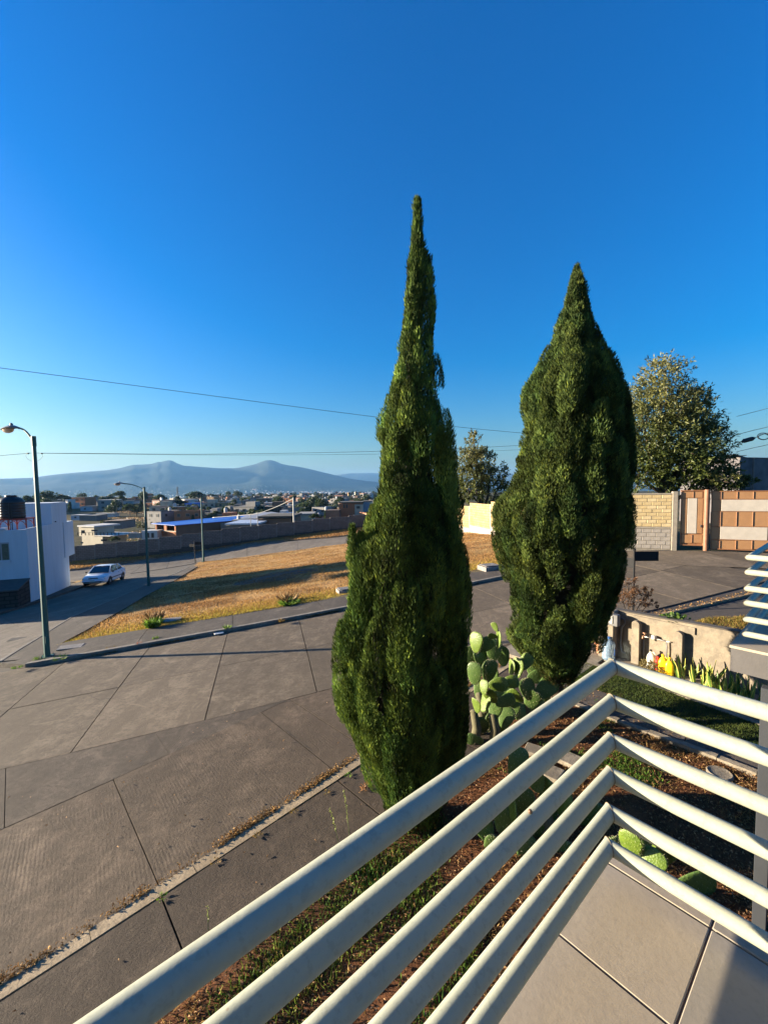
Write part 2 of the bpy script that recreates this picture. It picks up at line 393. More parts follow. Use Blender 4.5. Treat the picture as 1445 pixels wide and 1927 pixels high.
# ---------------------------------------------------------------- ground sheets and slabs
def wp(p, off=0.0): return W(p[0], p[1], off)[:2]
def gz(x, y): return float(G(x, y))
def patch(corners, off, name, mat, parent=None, step=.6, thick=0.0, jitter=0.0, gap=0.0):
    """4-corner bilinear patch draped over the terrain, optional skirt of thickness; corners (x,y) counterclockwise-ish"""
    c = [np.array(q[:2], float) for q in corners]
    if gap:
        m = sum(c)/4
        c2 = []
        for i in range(4):
            p = c[i]; a = c[(i+1) % 4]-p; b = c[(i-1) % 4]-p
            c2.append(p + gap*a/np.linalg.norm(a) + gap*b/np.linalg.norm(b))
        c = c2
    L1 = max(np.linalg.norm(c[1]-c[0]), np.linalg.norm(c[2]-c[3])); L2 = max(np.linalg.norm(c[3]-c[0]), np.linalg.norm(c[2]-c[1]))
    n1 = max(1, int(L1/step)); n2 = max(1, int(L2/step))
    u, v = np.meshgrid(np.linspace(0, 1, n1+1), np.linspace(0, 1, n2+1), indexing='ij'); u = u[..., None]; v = v[..., None]
    Pxy = c[0]*(1-u)*(1-v)+c[1]*u*(1-v)+c[2]*u*v+c[3]*(1-u)*v
    Z = G(Pxy[..., 0], Pxy[..., 1])+off
    if jitter: Z = Z + jitter*np.sin(Pxy[..., 0]*2.1+Pxy[..., 1]*1.7)
    V = [tuple(x) for x in np.concatenate([Pxy, Z[..., None]], -1).reshape(-1, 3)]
    ix = lambda i, j: i*(n2+1)+j
    Fs = [(ix(i, j), ix(i+1, j), ix(i+1, j+1), ix(i, j+1)) for i in range(n1) for j in range(n2)]
    e1 = c[1]-c[0]; e2 = c[3]-c[0]
    flip = (e1[0]*e2[1]-e1[1]*e2[0]) < 0
    if flip: Fs = [f[::-1] for f in Fs]
    if thick:
        ring = [ix(i, 0) for i in range(n1+1)] + [ix(n1, j) for j in range(1, n2+1)] + [ix(i, n2) for i in range(n1-1, -1, -1)] + [ix(0, j) for j in range(n2-1, 0, -1)]
        base = len(V); V += [(V[k][0], V[k][1], V[k][2]-thick) for k in ring]; nr = len(ring)
        sk = [(ring[k], base+k, base+(k+1) % nr, ring[(k+1) % nr]) for k in range(nr)]
        if flip: sk = [f[::-1] for f in sk]
        Fs += sk
    mb = MB(); mb.add(V, Fs)
    return mb.build(name, mat, parent)
def lerp(a, b, t): return np.array(a)*(1-t)+np.array(b)*t

# street frame: kerb direction and cross direction measured on the ground
k0 = np.array(wp((20,1262))); k1 = np.array(wp((560,1165))); KU = (k1-k0)/np.linalg.norm(k1-k0); KV = np.array([KU[1], -KU[0]])   # KV towards the camera
def KP(a, b): return k0 + KU*a + KV*b      # a along the kerb, b towards the camera
def kab(p): d = np.array(p)-k0; return float(d@KU), float(d@KV)

# base sheet under everything paved (dark dirt seen in the joints)
Xn = np.arange(-75, 45.1, .75); Yn = np.arange(-12, 66.1, .75)
gx, gy = np.meshgrid(Xn, Yn, indexing='ij')
zb = G(gx, gy) - .035
idx = np.arange(gx.size).reshape(gx.shape)
Fq = np.stack([idx[:-1, :-1], idx[1:, :-1], idx[1:, 1:], idx[:-1, 1:]], -1).reshape(-1, 4)
cx_ = gx[:-1, :-1].ravel()+.4; cy_ = gy[:-1, :-1].ravel()+.4
keep = (outside(cx_, cy_) <= 0) & (np.hypot(cx_, cy_) < 74)
struct(np_mesh('ground', np.stack([gx, gy, zb], -1).reshape(-1, 3), Fq[keep], M_joint, smooth_=True))

# ---- front street: two rows of slabs between kerb and the mid joint, then ribbed wedge and ramp slabs
street = bpy.data.objects.new('street', None); COL.objects.link(street); struct(street)
aJ1 = [kab(wp(p))[1] for p in ((0,1337),(230,1290),(625,1213))]; bJ1 = float(np.mean(aJ1))
aJ2 = [kab(wp(p))[1] for p in ((0,1445),(140,1410),(385,1357),(625,1303))]; bJ2 = float(np.mean(aJ2))
cross = [kab(wp(p)) for p in ((120,1248),(0,1350),(280,1220),(138,1410),(430,1185),(385,1357),(563,1168),(597,1306))]
# cross joints as lines a(b): (a at kerb, a at J2)
cj = []
for k in range(0, 8, 2):
    (a0, b0), (a1, b1) = cross[k], cross[k+1]; s_ = (a1-a0)/(b1-b0); cj.append((a0-s_*b0, s_))
sm = float(np.mean([c[1] for c in cj])); a_s = [c[0] for c in cj]; st = float(np.mean(np.diff(a_s)))
print('J1', aJ1, 'J2', aJ2, 'cj', cj, 'step', st)
alist = [(a_s[0]-st*k, cj[0][1]) for k in (5,4,3,2,1)] + cj + [(a_s[-1]+st*k, cj[-1][1]) for k in range(1, 8)]
rand = random.Random(3)
for i in range(len(alist)-1):
    (a0, s0), (a1, s1) = alist[i], alist[i+1]
    for (b0, b1) in ((0.0, bJ1), (bJ1, bJ2)):
        patch([KP(a0+s0*b0, b0), KP(a1+s1*b0, b0), KP(a1+s1*b1, b1), KP(a0+s0*b1, b1)], rand.uniform(-.003, .003), 'concrete_slab', rand.choice(SLABS), street, gap=.011, thick=.05, step=.8)
# ramp / lower carriageway frame along the near kerb
c0 = np.array(wp((0,1880))); c1 = np.array(wp((690,1430))); CU = (c1-c0)/np.linalg.norm(c1-c0); CV = np.array([CU[1], -CU[0]])
def CP_(a, b): return c0 + CU*a + CV*b    # b<0 : away from the garden
def cab(p): d = np.array(p)-c0; return float(d@CU), float(d@CV)
j3 = [cab(wp(p)) for p in ((0,1557),(215,1467),(490,1345))]; bJ3 = float(np.mean([q[1] for q in j3])); print('J3', j3, 'mid', [cab(wp(p)) for p in ((213,1467),(290,1645),(490,1340),(630,1452))])
x5 = [cab(wp(p)) for p in ((213,1467),(290,1645))]; x6 = [cab(wp(p)) for p in ((490,1340),(630,1452))]
def isect_J2(a):    # point of the line CP_(a, *) on the J2 joint
    p = CP_(a, 0); q = CP_(a, -1); b0 = kab(p)[1]; b1 = kab(q)[1]; t = (bJ2-b0)/(b1-b0); return CP_(a, -t)
# lower slabs between J3 and the kerb
ends = [-12, -8.2, -4.4, (x5[0][0], x5[1][0]), (x6[0][0], x6[1][0]), 8.9, 12.5]
ends = [(e, e) if not isinstance(e, tuple) else e for e in ends]
fj = lambda a: cab(isect_J2(a))[1]-bJ3
lo_, hi_ = 2.0, 8.0
for _ in range(40):
    mid_ = (lo_+hi_)/2
    if fj(mid_) < 0: lo_ = mid_
    else: hi_ = mid_
apex = lo_; print('apex', apex)
ends.insert([e[0] > apex for e in ends].index(True), (apex, apex))
def topj(a): return isect_J2(a) if a > apex else CP_(a, bJ3)
for (e0, e1) in zip(ends[:-1], ends[1:]):
    patch([topj(e0[0]), topj(e1[0]), CP_(e1[1], -.12), CP_(e0[1], -.12)], rand.uniform(-.003, .003), 'ramp_slab', rand.choice(RAMPS), street, gap=.007, thick=.05)
# ribbed wedge between J3 and J2
ws = [-14, -11, -8, -5.2, -2.6, 0.0, 2.2, j3[2][0]+.15]
ws[-1] = apex
for a0, a1 in zip(ws[:-1], ws[1:]):
    patch([CP_(a0, bJ3), isect_J2(a0), isect_J2(a1)+CU*.001, CP_(a1, bJ3)], .001, 'ribbed_slab', M_rib, street, gap=.006 if a1 < apex else 0, thick=.05)
# open cracks wandering over the slabs
def crack(pts, w=.012):
    P = [np.array(wp(p)) for p in pts]; Q = [P[0]]
    for a_, b_ in zip(P[:-1], P[1:]):
        n_ = max(2, int(np.linalg.norm(b_-a_)/.09)); nn_ = np.array([-(b_-a_)[1], (b_-a_)[0]])/np.linalg.norm(b_-a_)
        for k in range(1, n_+1): Q.append(lerp(a_, b_, k/n_)+nn_*rand.uniform(-.02, .02))
    V = []; Fs = []
    for i, q_ in enumerate(Q):
        d_ = Q[min(i+1, len(Q)-1)]-Q[max(i-1, 0)]; nn_ = np.array([-d_[1], d_[0]])/np.linalg.norm(d_); ww = w*rand.uniform(.3, 1)*.5*(1 if 0 < i < len(Q)-1 else .1)
        for sg in (-1, 1): p_ = q_+nn_*ww*sg; V.append((p_[0], p_[1], float(G(p_[0], p_[1]))+.0065))
    for i in range(len(Q)-1): Fs.append((2*i, 2*i+1, 2*i+3, 2*i+2))
    MB().add(V, Fs).build('crack', M_joint, street)
for c_ in ([(288,1378),(278,1393),(284,1412),(281,1428)], [(383,1357),(392,1365),(397,1376)], [(497,1335),(520,1325),(560,1317),(620,1304)], [(0,1446),(60,1432),(140,1411)], [(530,1371),(560,1392),(590,1416)], [(30,1500),(90,1478),(130,1486)], [(420,1275),(470,1262),(520,1268)], [(105,1310),(150,1302),(190,1318),(230,1312)], [(340,1520),(380,1500),(400,1508)], [(160,1880),(200,1840),(215,1800)], [(60,1292),(100,1285),(135,1290)]): crack(c_)
# big slabs to the right, behind the cypresses, up to the gate
for i, a0 in enumerate(np.arange(9.3, 32, 3.6)):
    for (b0, b1) in ((bJ2, bJ2+3.6), (bJ2+3.6, bJ2+7.2)):
        A = KP(a0+sm*b0, b0); Bc = KP(a0+3.6+sm*b0, b0); Cc = KP(a0+3.6+sm*b1, b1); Dd = KP(a0+sm*b1, b1)
        if min(cab(A)[1], cab(Bc)[1], cab(Cc)[1], cab(Dd)[1]) > -.3: continue
        patch([A, Bc, Cc, Dd], -.012+rand.uniform(-.002, .002), 'concrete_slab', rand.choice(SLABS), street, gap=.011, thick=.05)
# near kerb strip (pale, flush) and the driveway slabs beside the garden
kerb = bpy.data.objects.new('kerb', None); COL.objects.link(kerb); struct(kerb)
for a0 in np.arange(-14, 10.0, 1.05):
    patch([CP_(a0, -.12), CP_(min(a0+1.05, 10.2), -.12), CP_(min(a0+1.05, 10.2), .05), CP_(a0, .05)], .030+rand.uniform(-.004, .004), 'kerb_stone', M_curb, kerb, gap=.003, thick=.1, step=.5)
xj = cab(wp((305,1695)))[0]
for a0, a1 in ((-14, -9.6), (-9.6, -5.2), (-5.2, -1.6), (-1.6, xj), (xj, xj+2.45), (xj+2.45, xj+4.4), (xj+4.4, xj+6.4), (xj+6.4, xj+8.4), (xj+8.4, xj+10.6)):
    patch([CP_(a0, .055), CP_(a1, .055), CP_(a1, 1.22), CP_(a0, 1.22)], .022, 'driveway_slab', M_drive, street, gap=.010, thick=.08)

# ---- far kerb and sidewalk along the field
def strip(pa, pb, off, name, mat, parent=None, thick=.12, gap=0.0, world=False, sub=None):
    A = [np.array(p if world else wp(p, off)) for p in pa]; B = [np.array(p if world else wp(p, off)) for p in pb]
    out = []
    for i in range(len(A)-1):
        n = sub or 1
        for k in range(n):
            out.append(patch([lerp(A[i], A[i+1], k/n), lerp(A[i], A[i+1], (k+1)/n), lerp(B[i], B[i+1], (k+1)/n), lerp(B[i], B[i+1], k/n)], off, name, mat, parent, gap=gap, thick=thick, step=.7))
    return out
walk = bpy.data.objects.new('sidewalk', None); COL.objects.link(walk); struct(walk)
kw = [0.35, 3.2, 6.1, 9.3, 12.5, 15.7, 18.9, 22.0]
gb = [kab(wp(p, .10))[1] for p in ((105,1213),(300,1183),(450,1160),(655,1128))]; print('grass b', gb)
gB = -2.0
for a0, a1 in zip(kw[:-1], kw[1:]):
    patch([KP(a0, -.16), KP(a1, -.16), KP(a1, 0), KP(a0, 0)], .115, 'kerb_stone', M_kerbg, kerb, gap=.004, thick=.2, step=.5)
    patch([KP(a0, gB), KP(a1, gB), KP(a1, -.17), KP(a0, -.17)], .10, 'sidewalk_slab', M_walk, walk, gap=.008, thick=.16)

# ---- side road past the parked car, its sidewalks, the far road along the boundary wall
LR = [(-5,1251),(75,1203),(135,1165),(224,1127),(275,1103),(330,1081),(352,1070)]          # road edge on the field side
LG = [(60,1240),(105,1216),(160,1187),(235,1145),(272,1122),(345,1082),(372,1066)]        # grass edge
RW = [np.array(wp(p)) for p in LR]; GW = [np.array(wp(p, .10)) for p in LG]
print('LR', np.round(RW, 1).tolist(), 'LG', np.round(GW, 1).tolist())
def on_plane(px, py, p0, n):
    r = ray(px, py); p0 = np.array(p0, float); n = np.array(n, float); return r*((p0@n)/(r@n))
FL = [(131,1097),(168,1090),(372,1059),(465,1048),(560,1036),(649,1024)]; FU = [(131,1074),(235,1060),(360,1041),(465,1024),(560,1017),(654,1009)]
FLw = [np.array(wp(p)) for p in FL]; FUw = [np.array(wp(p)) for p in FU]
FLw.append(FLw[-1]+np.array([8, -.3])); FUw.append(FUw[-1]+np.array([7.5, -.6]))
FLw.insert(0, FLw[0]+np.array([-9, -4.5])); FUw.insert(0, FUw[0]+np.array([-9, -5.0]))
print('FL', np.round(FLw, 1).tolist(), 'FU', np.round(FUw, 1).tolist())
SL = [np.array(p) for p in ((-18.6,3),(-19,10),(-19.6,17),(-20.33,21.7),(-21.07,25.4),(-22.2,30.1),(-23.6,35),(-25.4,39))]
SRd = [np.array(p) for p in ((-10.3,3),(-11.3,8.6))] + [RW[0], RW[1], RW[2], RW[3], RW[4], RW[5]]
# side road slabs, two lanes
for i in range(len(SL)-1):
    for (t0, t1) in ((0, .5), (.5, 1.0)):
        patch([lerp(SL[i], SRd[i], t0), lerp(SL[i], SRd[i], t1), lerp(SL[i+1], SRd[i+1], t1), lerp(SL[i+1], SRd[i+1], t0)], -.002, 'road_slab', M_far, street, gap=.014, thick=.04, step=.9)
# the open end of the front street towards the side road
for (a0, a1) in ((-9.0, -5.6),):
    pass
for i in range(len(FLw)-1):
    n = 3 if np.linalg.norm(FLw[i+1]-FLw[i]) > 6 else 1
    for k in range(n):
        a0, a1 = k/n, (k+1)/n
        patch([lerp(FLw[i], FLw[i+1], a0), lerp(FLw[i], FLw[i+1], a1), lerp(FUw[i], FUw[i+1], a1), lerp(FUw[i], FUw[i+1], a0)], -.006, 'road_slab', M_far, street, gap=.02, thick=.04, step=1.2)
# sidewalks
for i in range(len(RW)-1):
    patch([RW[i], GW[i], GW[i+1], RW[i+1]], .10, 'sidewalk_slab', M_walk, walk, gap=.006, thick=.13)
for i in range(len(RW)-1):
    d = (GW[i]-RW[i]); d = d/np.linalg.norm(d)*.15; d2 = (GW[i+1]-RW[i+1]); d2 = d2/np.linalg.norm(d2)*.15
    patch([RW[i]-d*.1, RW[i]+d, RW[i+1]+d2, RW[i+1]-d2*.1], .112, 'kerb_stone', M_kerbg, kerb, gap=.004, thick=.14)
patch([np.array(wp((-6,1254))), KP(.35, 0), KP(.35, -1.5), GW[0]], .10, 'sidewalk_slab', M_walk, walk, gap=.004, thick=.13)
kc = [KP(.36, 0), KP(.1, 0.02), np.array(wp((22,1258)))+.0]
# house-side sidewalk and far verge kerb
HA = np.array([-21.2, 24.7]); HB = np.array([-23.7, 31.2]); e1 = (HB-HA)/np.linalg.norm(HB-HA); e2 = np.array([-e1[1], e1[0]])
hs = [SL[2], SL[3], SL[4], SL[5], SL[6]]
for i in range(len(hs)-1):
    patch([hs[i]+e2*1.3, hs[i], hs[i+1], hs[i+1]+e2*1.3], .12, 'sidewalk_slab', M_walk, walk, gap=.008, thick=.15)
for i in range(1, len(FUw)-1):
    u = FUw[i+1]-FUw[i]; nn = np.array([-u[1], u[0]])/np.linalg.norm(u)
    patch([FUw[i]+nn*.05, FUw[i+1]+nn*.05, FUw[i+1]+nn*1.1, FUw[i]+nn*1.1], .12, 'sidewalk_slab', M_far, walk, gap=.01, thick=.16)
    patch([FUw[i], FUw[i+1], FUw[i+1]+nn*.04, FUw[i]+nn*.04], .10, 'kerb_stone', M_kerbg, kerb, thick=.14)

# ---- the fields of dry grass
def poly_sheet(name, poly, off, mat, step=.5, bumpf=None, parent=None):
    P = np.array(poly, float); x0, y0 = P.min(0)-step; x1, y1 = P.max(0)+step
    X = np.arange(x0, x1, step); Y = np.arange(y0, y1, step); gx, gy = np.meshgrid(X, Y, indexing='ij')
    z = G(gx, gy)+off
    if bumpf is not None: z = z + bumpf(gx, gy)
    idx = np.arange(gx.size).reshape(gx.shape)
    Fq = np.stack([idx[:-1, :-1], idx[1:, :-1], idx[1:, 1:], idx[:-1, 1:]], -1).reshape(-1, 4)
    kx = (gx[:-1, :-1]+step/2).ravel(); ky = (gy[:-1, :-1]+step/2).ravel()
    return np_mesh(name, np.stack([gx, gy, z], -1).reshape(-1, 3), Fq[pip(P, kx, ky)], mat, parent, smooth_=True)
WALL_R = [np.array((-2.5,62.)), np.array((7.5,36.3)), np.array((10.9,21.0))]
bl = lambda a: -1.42 + .03*a
field_poly = [KP(.8, bl(0)-.0)] + [KP(a, bl(a)) for a in (3, 6, 9, 12, 16, 20, 23.2)] + [WALL_R[2], WALL_R[1], FLw[-1]] + FLw[3:-1][::-1] + [g+np.array((-.35,0)) for g in GW[1:][::-1]]
fb = lambda x, y: .035*fbm(x*.55, y*.55, 3)+.10*np.exp(-((y-27)/5.)**2)*np.sin(x*.22)
field_o = struct(poly_sheet('field', field_poly, .055, M_field, .3, fb))
verge_poly = [p for p in FUw[1:]] + [np.array((3.5, 46)), np.array((-2.5, 62)), np.array((-40, 44.5)), FUw[0]]
struct(poly_sheet('verge', verge_poly, .10, M_field, .6, lambda x, y: .02*fbm(x*.8, y*.8, 3)))
# little verge behind the white house and one by the gate
struct(poly_sheet('verge', [SL[5]+e2*.1, SL[6]+e2*.1, FLw[1], HB+e2*1.0+e1*4], .10, M_field, .3))

# ---- boundary wall of grey blocks (far, in shade)
def mat_block(name, c, c2, sx, sz, mortar=.02, bumps=.5):
    t = NT(name); m = t.mapping(rot=(radians(90), 0, 0))
    b = t.n.new('ShaderNodeTexBrick'); b.inputs['Color1'].default_value = rgb(c); b.inputs['Color2'].default_value = rgb(c2)
    b.inputs['Mortar'].default_value = rgb(tuple(x*.55 for x in c)); b.inputs['Scale'].default_value = 1.0; b.inputs['Mortar Size'].default_value = mortar
    b.inputs['Brick Width'].default_value = sx; b.inputs['Row Height'].default_value = sz
    t.link(m, b.inputs['Vector'])
    n = t.ramp(t.noise(1.2, 6, .7), [(.3, .65), (.7, 1.1)])
    t.color(t.mix(1.0, b.outputs['Color'], n, 'MULTIPLY')); t.rough(.95); t.b.inputs['Specular IOR Level'].default_value = .15
    t.bump(b.outputs['Fac'], -bumps, .01); return t.m
M_gblock = mat_block('grey_blocks', (.16,.135,.12), (.20,.165,.145), .4, .2)
M_post = simple('grey_mortar', (.17,.15,.135), .95, .3, 3, .3)
M_dark = simple('dark_parts_and_wall_shadow', (.055,.05,.045), .95, .4, 4, .5)
bw = thing('boundary_wall', 'long grey block boundary wall behind the far road with stepped top', 'wall', (-20, 53.8, -9))
bp0 = np.array((-41., 44.)); bp1 = np.array((-2.5, 62.))
TOPS = [(20,1041),(60,1036),(100,1033),(140,1030),(178,1025),(218,1022.5),(259,1018),(298,1013.5),(340,1008),(377,1002.5),(416,997),(451,993),(486,990),(520,986),(553,983),(587,979),(620,975.5),(655,972),(689,969),(705,967)]
BOTS = [(20,1077),(132,1056),(180,1050),(261,1040),(300,1034.5),(340,1029),(400,1023),(486,1013),(553,1003),(620,995.5),(689,988),(705,986)]
def on_line(px, py, a, b):
    d = b-a; return on_plane(px, py, (a[0], a[1], 0), (-d[1], d[0], 0))
bx_, by_ = zip(*BOTS)
rotw = atan2(*(bp1-bp0)[::-1])
for i in range(len(TOPS)-1):
    (x0, y0), (x1, y1) = TOPS[i], TOPS[i+1]
    yt = (y0+y1)/2-1.0
    a = on_line(x0, yt, bp0, bp1); b = on_line(x1, yt, bp0, bp1); zt = (a[2]+b[2])/2
    za = on_line(x0, np.interp(x0, bx_, by_), bp0, bp1)[2]; zb_ = on_line(x1, np.interp(x1, bx_, by_), bp0, bp1)[2]; zm = min(za, zb_)-.02
    m = (a+b)/2; L = hypot(b[0]-a[0], b[1]-a[1])
    # panel built about its own origin so that the block pattern follows the wall
    o = MB().box((0, 0, 0), (L-.16, .14, zt-zm)).build('wall_panel', M_gblock, None); o.parent = bw
    o.location = (m[0]+20, m[1]-53.8, (zt+zm)/2+9); o.rotation_euler = (0, 0, rotw)
    MB().box((b[0], b[1], (zt+zm)/2-.1), (.16, .2, zt-zm+.22), rotw).build('wall_post', M_post, bw)
    zg = float(G(m[0], m[1]))-.3
    MB().box((m[0], m[1], (zm+zg)/2), (L+.01, .24, max(.1, zm-zg)), rotw).build('wall_shadow_band', M_dark, bw)  # dark band below the panels draws the wall's shadow on the slope

# ---- yellow brick wall on the right
M_ybrick = simple('yellow_block', (.52,.39,.19), .9, .25, 5, .4)
M_ybrick2 = simple('pale_yellow_block', (.58,.45,.24), .9, .25, 5, .4)
M_grey2 = simple('grey_block', (.34,.30,.25), .95, .3, 5, .4)
M_mort = simple('mortar', (.30,.26,.20), .95, .3, 4, .4)
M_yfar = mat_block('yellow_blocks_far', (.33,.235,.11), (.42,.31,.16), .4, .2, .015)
yw = thing('brick_wall', 'yellow block wall with grey footing closing the dry field, left of the gate', 'wall', (9, 30, -4))
def ytop(y): return np.interp(y, [20, 31, 36, 62], [-.48, -1.25, -1.55, -4.3])
for (A, B) in ((WALL_R[0], WALL_R[1]), (WALL_R[1], WALL_R[2])):
    L = np.linalg.norm(B-A); n = max(2, int(L/3.3)); rz = atan2(*(B-A)[::-1])
    for k in range(n):
        p = lerp(A, B, k/n); q = lerp(A, B, (k+1)/n); m = (p+q)/2; zt = float(ytop(m[1])); zg = float(G(*m))
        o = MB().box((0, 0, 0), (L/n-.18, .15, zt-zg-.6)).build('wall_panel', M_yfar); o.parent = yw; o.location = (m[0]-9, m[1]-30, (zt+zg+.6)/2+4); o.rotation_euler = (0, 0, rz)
        MB().box((m[0], m[1], zg+.1), (L/n-.18, .17, 1.0), rz).build('wall_footing', M_grey2, yw)
        MB().box((q[0], q[1], (zt+zg)/2), (.18, .19, zt-zg+.05), rz).build('wall_post', M_mort, yw)
pB0 = np.array((10.98, 20.75)); pB1 = np.array((13.62, 19.78)); dB = (pB1-pB0)/np.linalg.norm(pB1-pB0); LB = np.linalg.norm(pB1-pB0); rzB = atan2(dB[1], dB[0]); nB = np.array([dB[1], -dB[0]])
zT = -.50; m = (pB0+pB1)/2
MB().box((m[0], m[1], (zT-4)/2), (LB, .11, -zT*-1+4-.0 if False else 4+zT), rzB).build('mortar_core', M_mort, yw)
MB().box((m[0], m[1], zT+.0), (LB+.02, .17, .07), rzB, .01).build('wall_coping', M_mort, yw)
zf = float(at_depth(1220, 993, 20.2)[2])
MB().box((m[0], m[1], zf+.01), (LB, .168, .09), rzB, .01).build('wall_band', M_mort, yw)
me_b = []
for v in range(4):
    b = MB(); b.box((0, 0, 0), (.385, .15, .158), 0, .012); o = b.build('brick', (M_ybrick, M_ybrick2, M_ybrick, M_grey2)[v]); me_b.append(o.data); bpy.data.objects.remove(o)
def lay(zlo, zhi, meshes, rh=.172, bw_=.4):
    rows = int(round((zhi-zlo)/rh)); rh = (zhi-zlo)/rows
    for r_ in range(rows):
        z = zhi-rh*(r_+.5); off = (r_ % 2)*bw_/2; s = -off
        while s < LB-.02:
            a = max(0.01, s); b = min(LB-.01, s+bw_)
            if b-a > .06:
                c = pB0+dB*(a+b)/2
                o = bpy.data.objects.new('brick', rand.choice(meshes)); COL.objects.link(o); o.parent = yw
                o.location = (c[0]-9+rand.uniform(-.004, .004), c[1]-30+rand.uniform(-.005, .005), z+4); o.rotation_euler = (0, 0, rzB+rand.uniform(-.01, .01)); o.scale = ((b-a-.015)/.385, 1, (rh-.016)/.158)
            s += bw_
lay(zf+.06, zT-.04, me_b[:3]); lay(zf-1.0, zf-.04, [me_b[3]], .19)
for p in (pB0, pB1+dB*.12):
    MB().box((p[0], p[1], (zT-3.9)/2+.06), (.22, .24, 4+zT), rzB, .015).build('wall_post', M_mort, yw)

# ---- the gate
M_gate = simple('brown_gate_paint', (.33,.175,.078), .5, .12, 3, .08)
M_gate2 = simple('brown_gate_frame', (.27,.12,.05), .5, .12, 3, .08)
M_gwhite = simple('cream_gate_panel', (.46,.41,.34), .6, .12, 4, .1)
gd = np.array([.92, -.39]); gd = gd/np.linalg.norm(gd); gn = np.array([gd[1], -gd[0]]); g0 = pB1+dB*.26+gn*.02
rzG = atan2(gd[1], gd[0])
gate = thing('metal_gate', 'brown sheet metal sliding gate with two cream strips at the end of the street', 'gate', (g0[0]+3, g0[1]-1.2, -3.1))
door = thing('gate_door', 'brown metal pedestrian door with one upright cream panel left of the gate', 'door', (g0[0], g0[1], -3.05))
gp = lambda x, y: on_plane(x, y, (g0[0], g0[1], 0), (gn[0], gn[1], 0))
def gcell(x0, y0, x1, y1, name, mat, par, proud=0.0, th=.02):
    a = gp(x0, (y0+y1)/2); b = gp(x1, (y0+y1)/2); zt = gp((x0+x1)/2, y0)[2]; z0_ = gp((x0+x1)/2, y1)[2]
    c = (a+b)/2+np.r_[gn, 0]*proud; L = hypot(*(b-a)[:2])
    return MB().box((c[0], c[1], (zt+z0_)/2), (L-.012, th, zt-z0_-.012), rzG, .003).build(name, mat, par)
# back sheet + cells + ribs
def gframe(x0, y0, x1, y1, w, par):
    for (a, b, c, d) in ((x0, y0, x1, y0+w), (x0, y1-w, x1, y1), (x0, y0, x0+w, y1), (x1-w, y0, x1, y1)): gcell(a, b, c, d, 'frame_bar', M_gate2, par, .012, .04)
X = [1338, 1357, 1387, 1417.5, 1448, 1480, 1512]
gcell(1338, 924, 1512, 1037, 'back_sheet', M_gate2, gate, -.03, .012)
for i in range(6):
    gcell(X[i], 925, X[i+1], 939, 'panel', M_gate, gate); gcell(X[i]-1.5, 963, X[i+1]-1.5, 991, 'panel', M_gate, gate); gcell(X[i]-3 if i else 1338, 1017, X[i+1]-3, 1034, 'panel', M_gate, gate)
gcell(1338, 940, 1356, 962, 'panel', M_gate, gate); gcell(1338, 992, 1353, 1016, 'panel', M_gate, gate)
gcell(1357, 940, 1512, 962.5, 'cream_strip', M_gwhite, gate, .006); gcell(1354.5, 991.5, 1444, 1016.5, 'cream_strip', M_gwhite, gate, .006); gcell(1446, 991.5, 1512, 1016.5, 'panel', M_gate, gate)
for i in range(1, 6):
    for (y0, y1, dx) in ((925, 939, 0), (963, 991, -1.5), (1017, 1034, -3)): gcell(X[i]+dx-.8, y0, X[i]+dx+.8, y1, 'rib', M_gate2, gate, .014, .035)
for yy in (939.5, 963, 991.3, 1017): gcell(1338, yy-.8, 1512, yy+.8, 'rail_bar', M_gate2, gate, .010, .025)
gframe(1337, 923, 1514, 1037, 2.2, gate)
gcell(1281, 923, 1324, 1026, 'back_sheet', M_gate2, door, -.03, .012)
for (x0, y0, x1, y1) in ((1282,925,1304,937),(1305,925,1322,937),(1282,938,1292,1004),(1312,938,1322,1004),(1282,1006,1301,1022),(1302,1006,1321,1022)): gcell(x0, y0, x1, y1, 'panel', M_gate, door)
gcell(1293, 937.5, 1311, 1004, 'cream_panel', M_gwhite, door, .008); gframe(1280, 922, 1325, 1027, 2, door)
gcell(1303.6, 925, 1305.2, 937, 'rib', M_gate2, door, .014, .03); gcell(1300.6, 1006, 1302.2, 1022, 'rib', M_gate2, door, .014, .03)
a = gp(1318, 990); MB().box((a[0]+gn[0]*.05, a[1]+gn[1]*.05, a[2]), (.05, .06, .12), rzG, .01).build('lock', M_dark, door)
a = gp(1330.5, 922); b = gp(1330.5, 1032)
tag(MB().tube([(a[0]+gn[0]*.05, a[1]+gn[1]*.05, a[2]+.02), (a[0]+gn[0]*.05, a[1]+gn[1]*.05, b[2]-.1)],   .105, 16).build('gate_post', simple('gate_post_paint', (.20,.09,.045), .6, .35, 5, .1), None, True, 50), 'round brown metal post between the gate and its pedestrian door', 'post')
# concrete apron in front of the gate
def apron(c):
    c = [np.array(p, float) for p in c]; V = []; n_ = 8
    for i in range(n_+1):
        for j in range(n_+1):
            u, v = i/n_, j/n_; p = c[0]*(1-u)*(1-v)+c[1]*u*(1-v)+c[2]*u*v+c[3]*(1-u)*v; V.append((p[0], p[1], max(float(G(*p)), float(H(*p))-.06)+.012))
    MB().add(V, [(i*(n_+1)+j, (i+1)*(n_+1)+j, (i+1)*(n_+1)+j+1, i*(n_+1)+j+1) for i in range(n_) for j in range(n_)]).build('apron_slab', rand.choice(SLABS), street)
for k in range(4):
    a0 = np.array((10.9, 20.3)); a1 = np.array((24.0, 14.9)); b0 = np.array((12.2, 16.6)); b1 = np.array((22.4, 11.4))
    apron([lerp(b0, b1, k/4+.002), lerp(b0, b1, (k+1)/4), lerp(a0, a1, (k+1)/4), lerp(a0, a1, k/4+.002)])

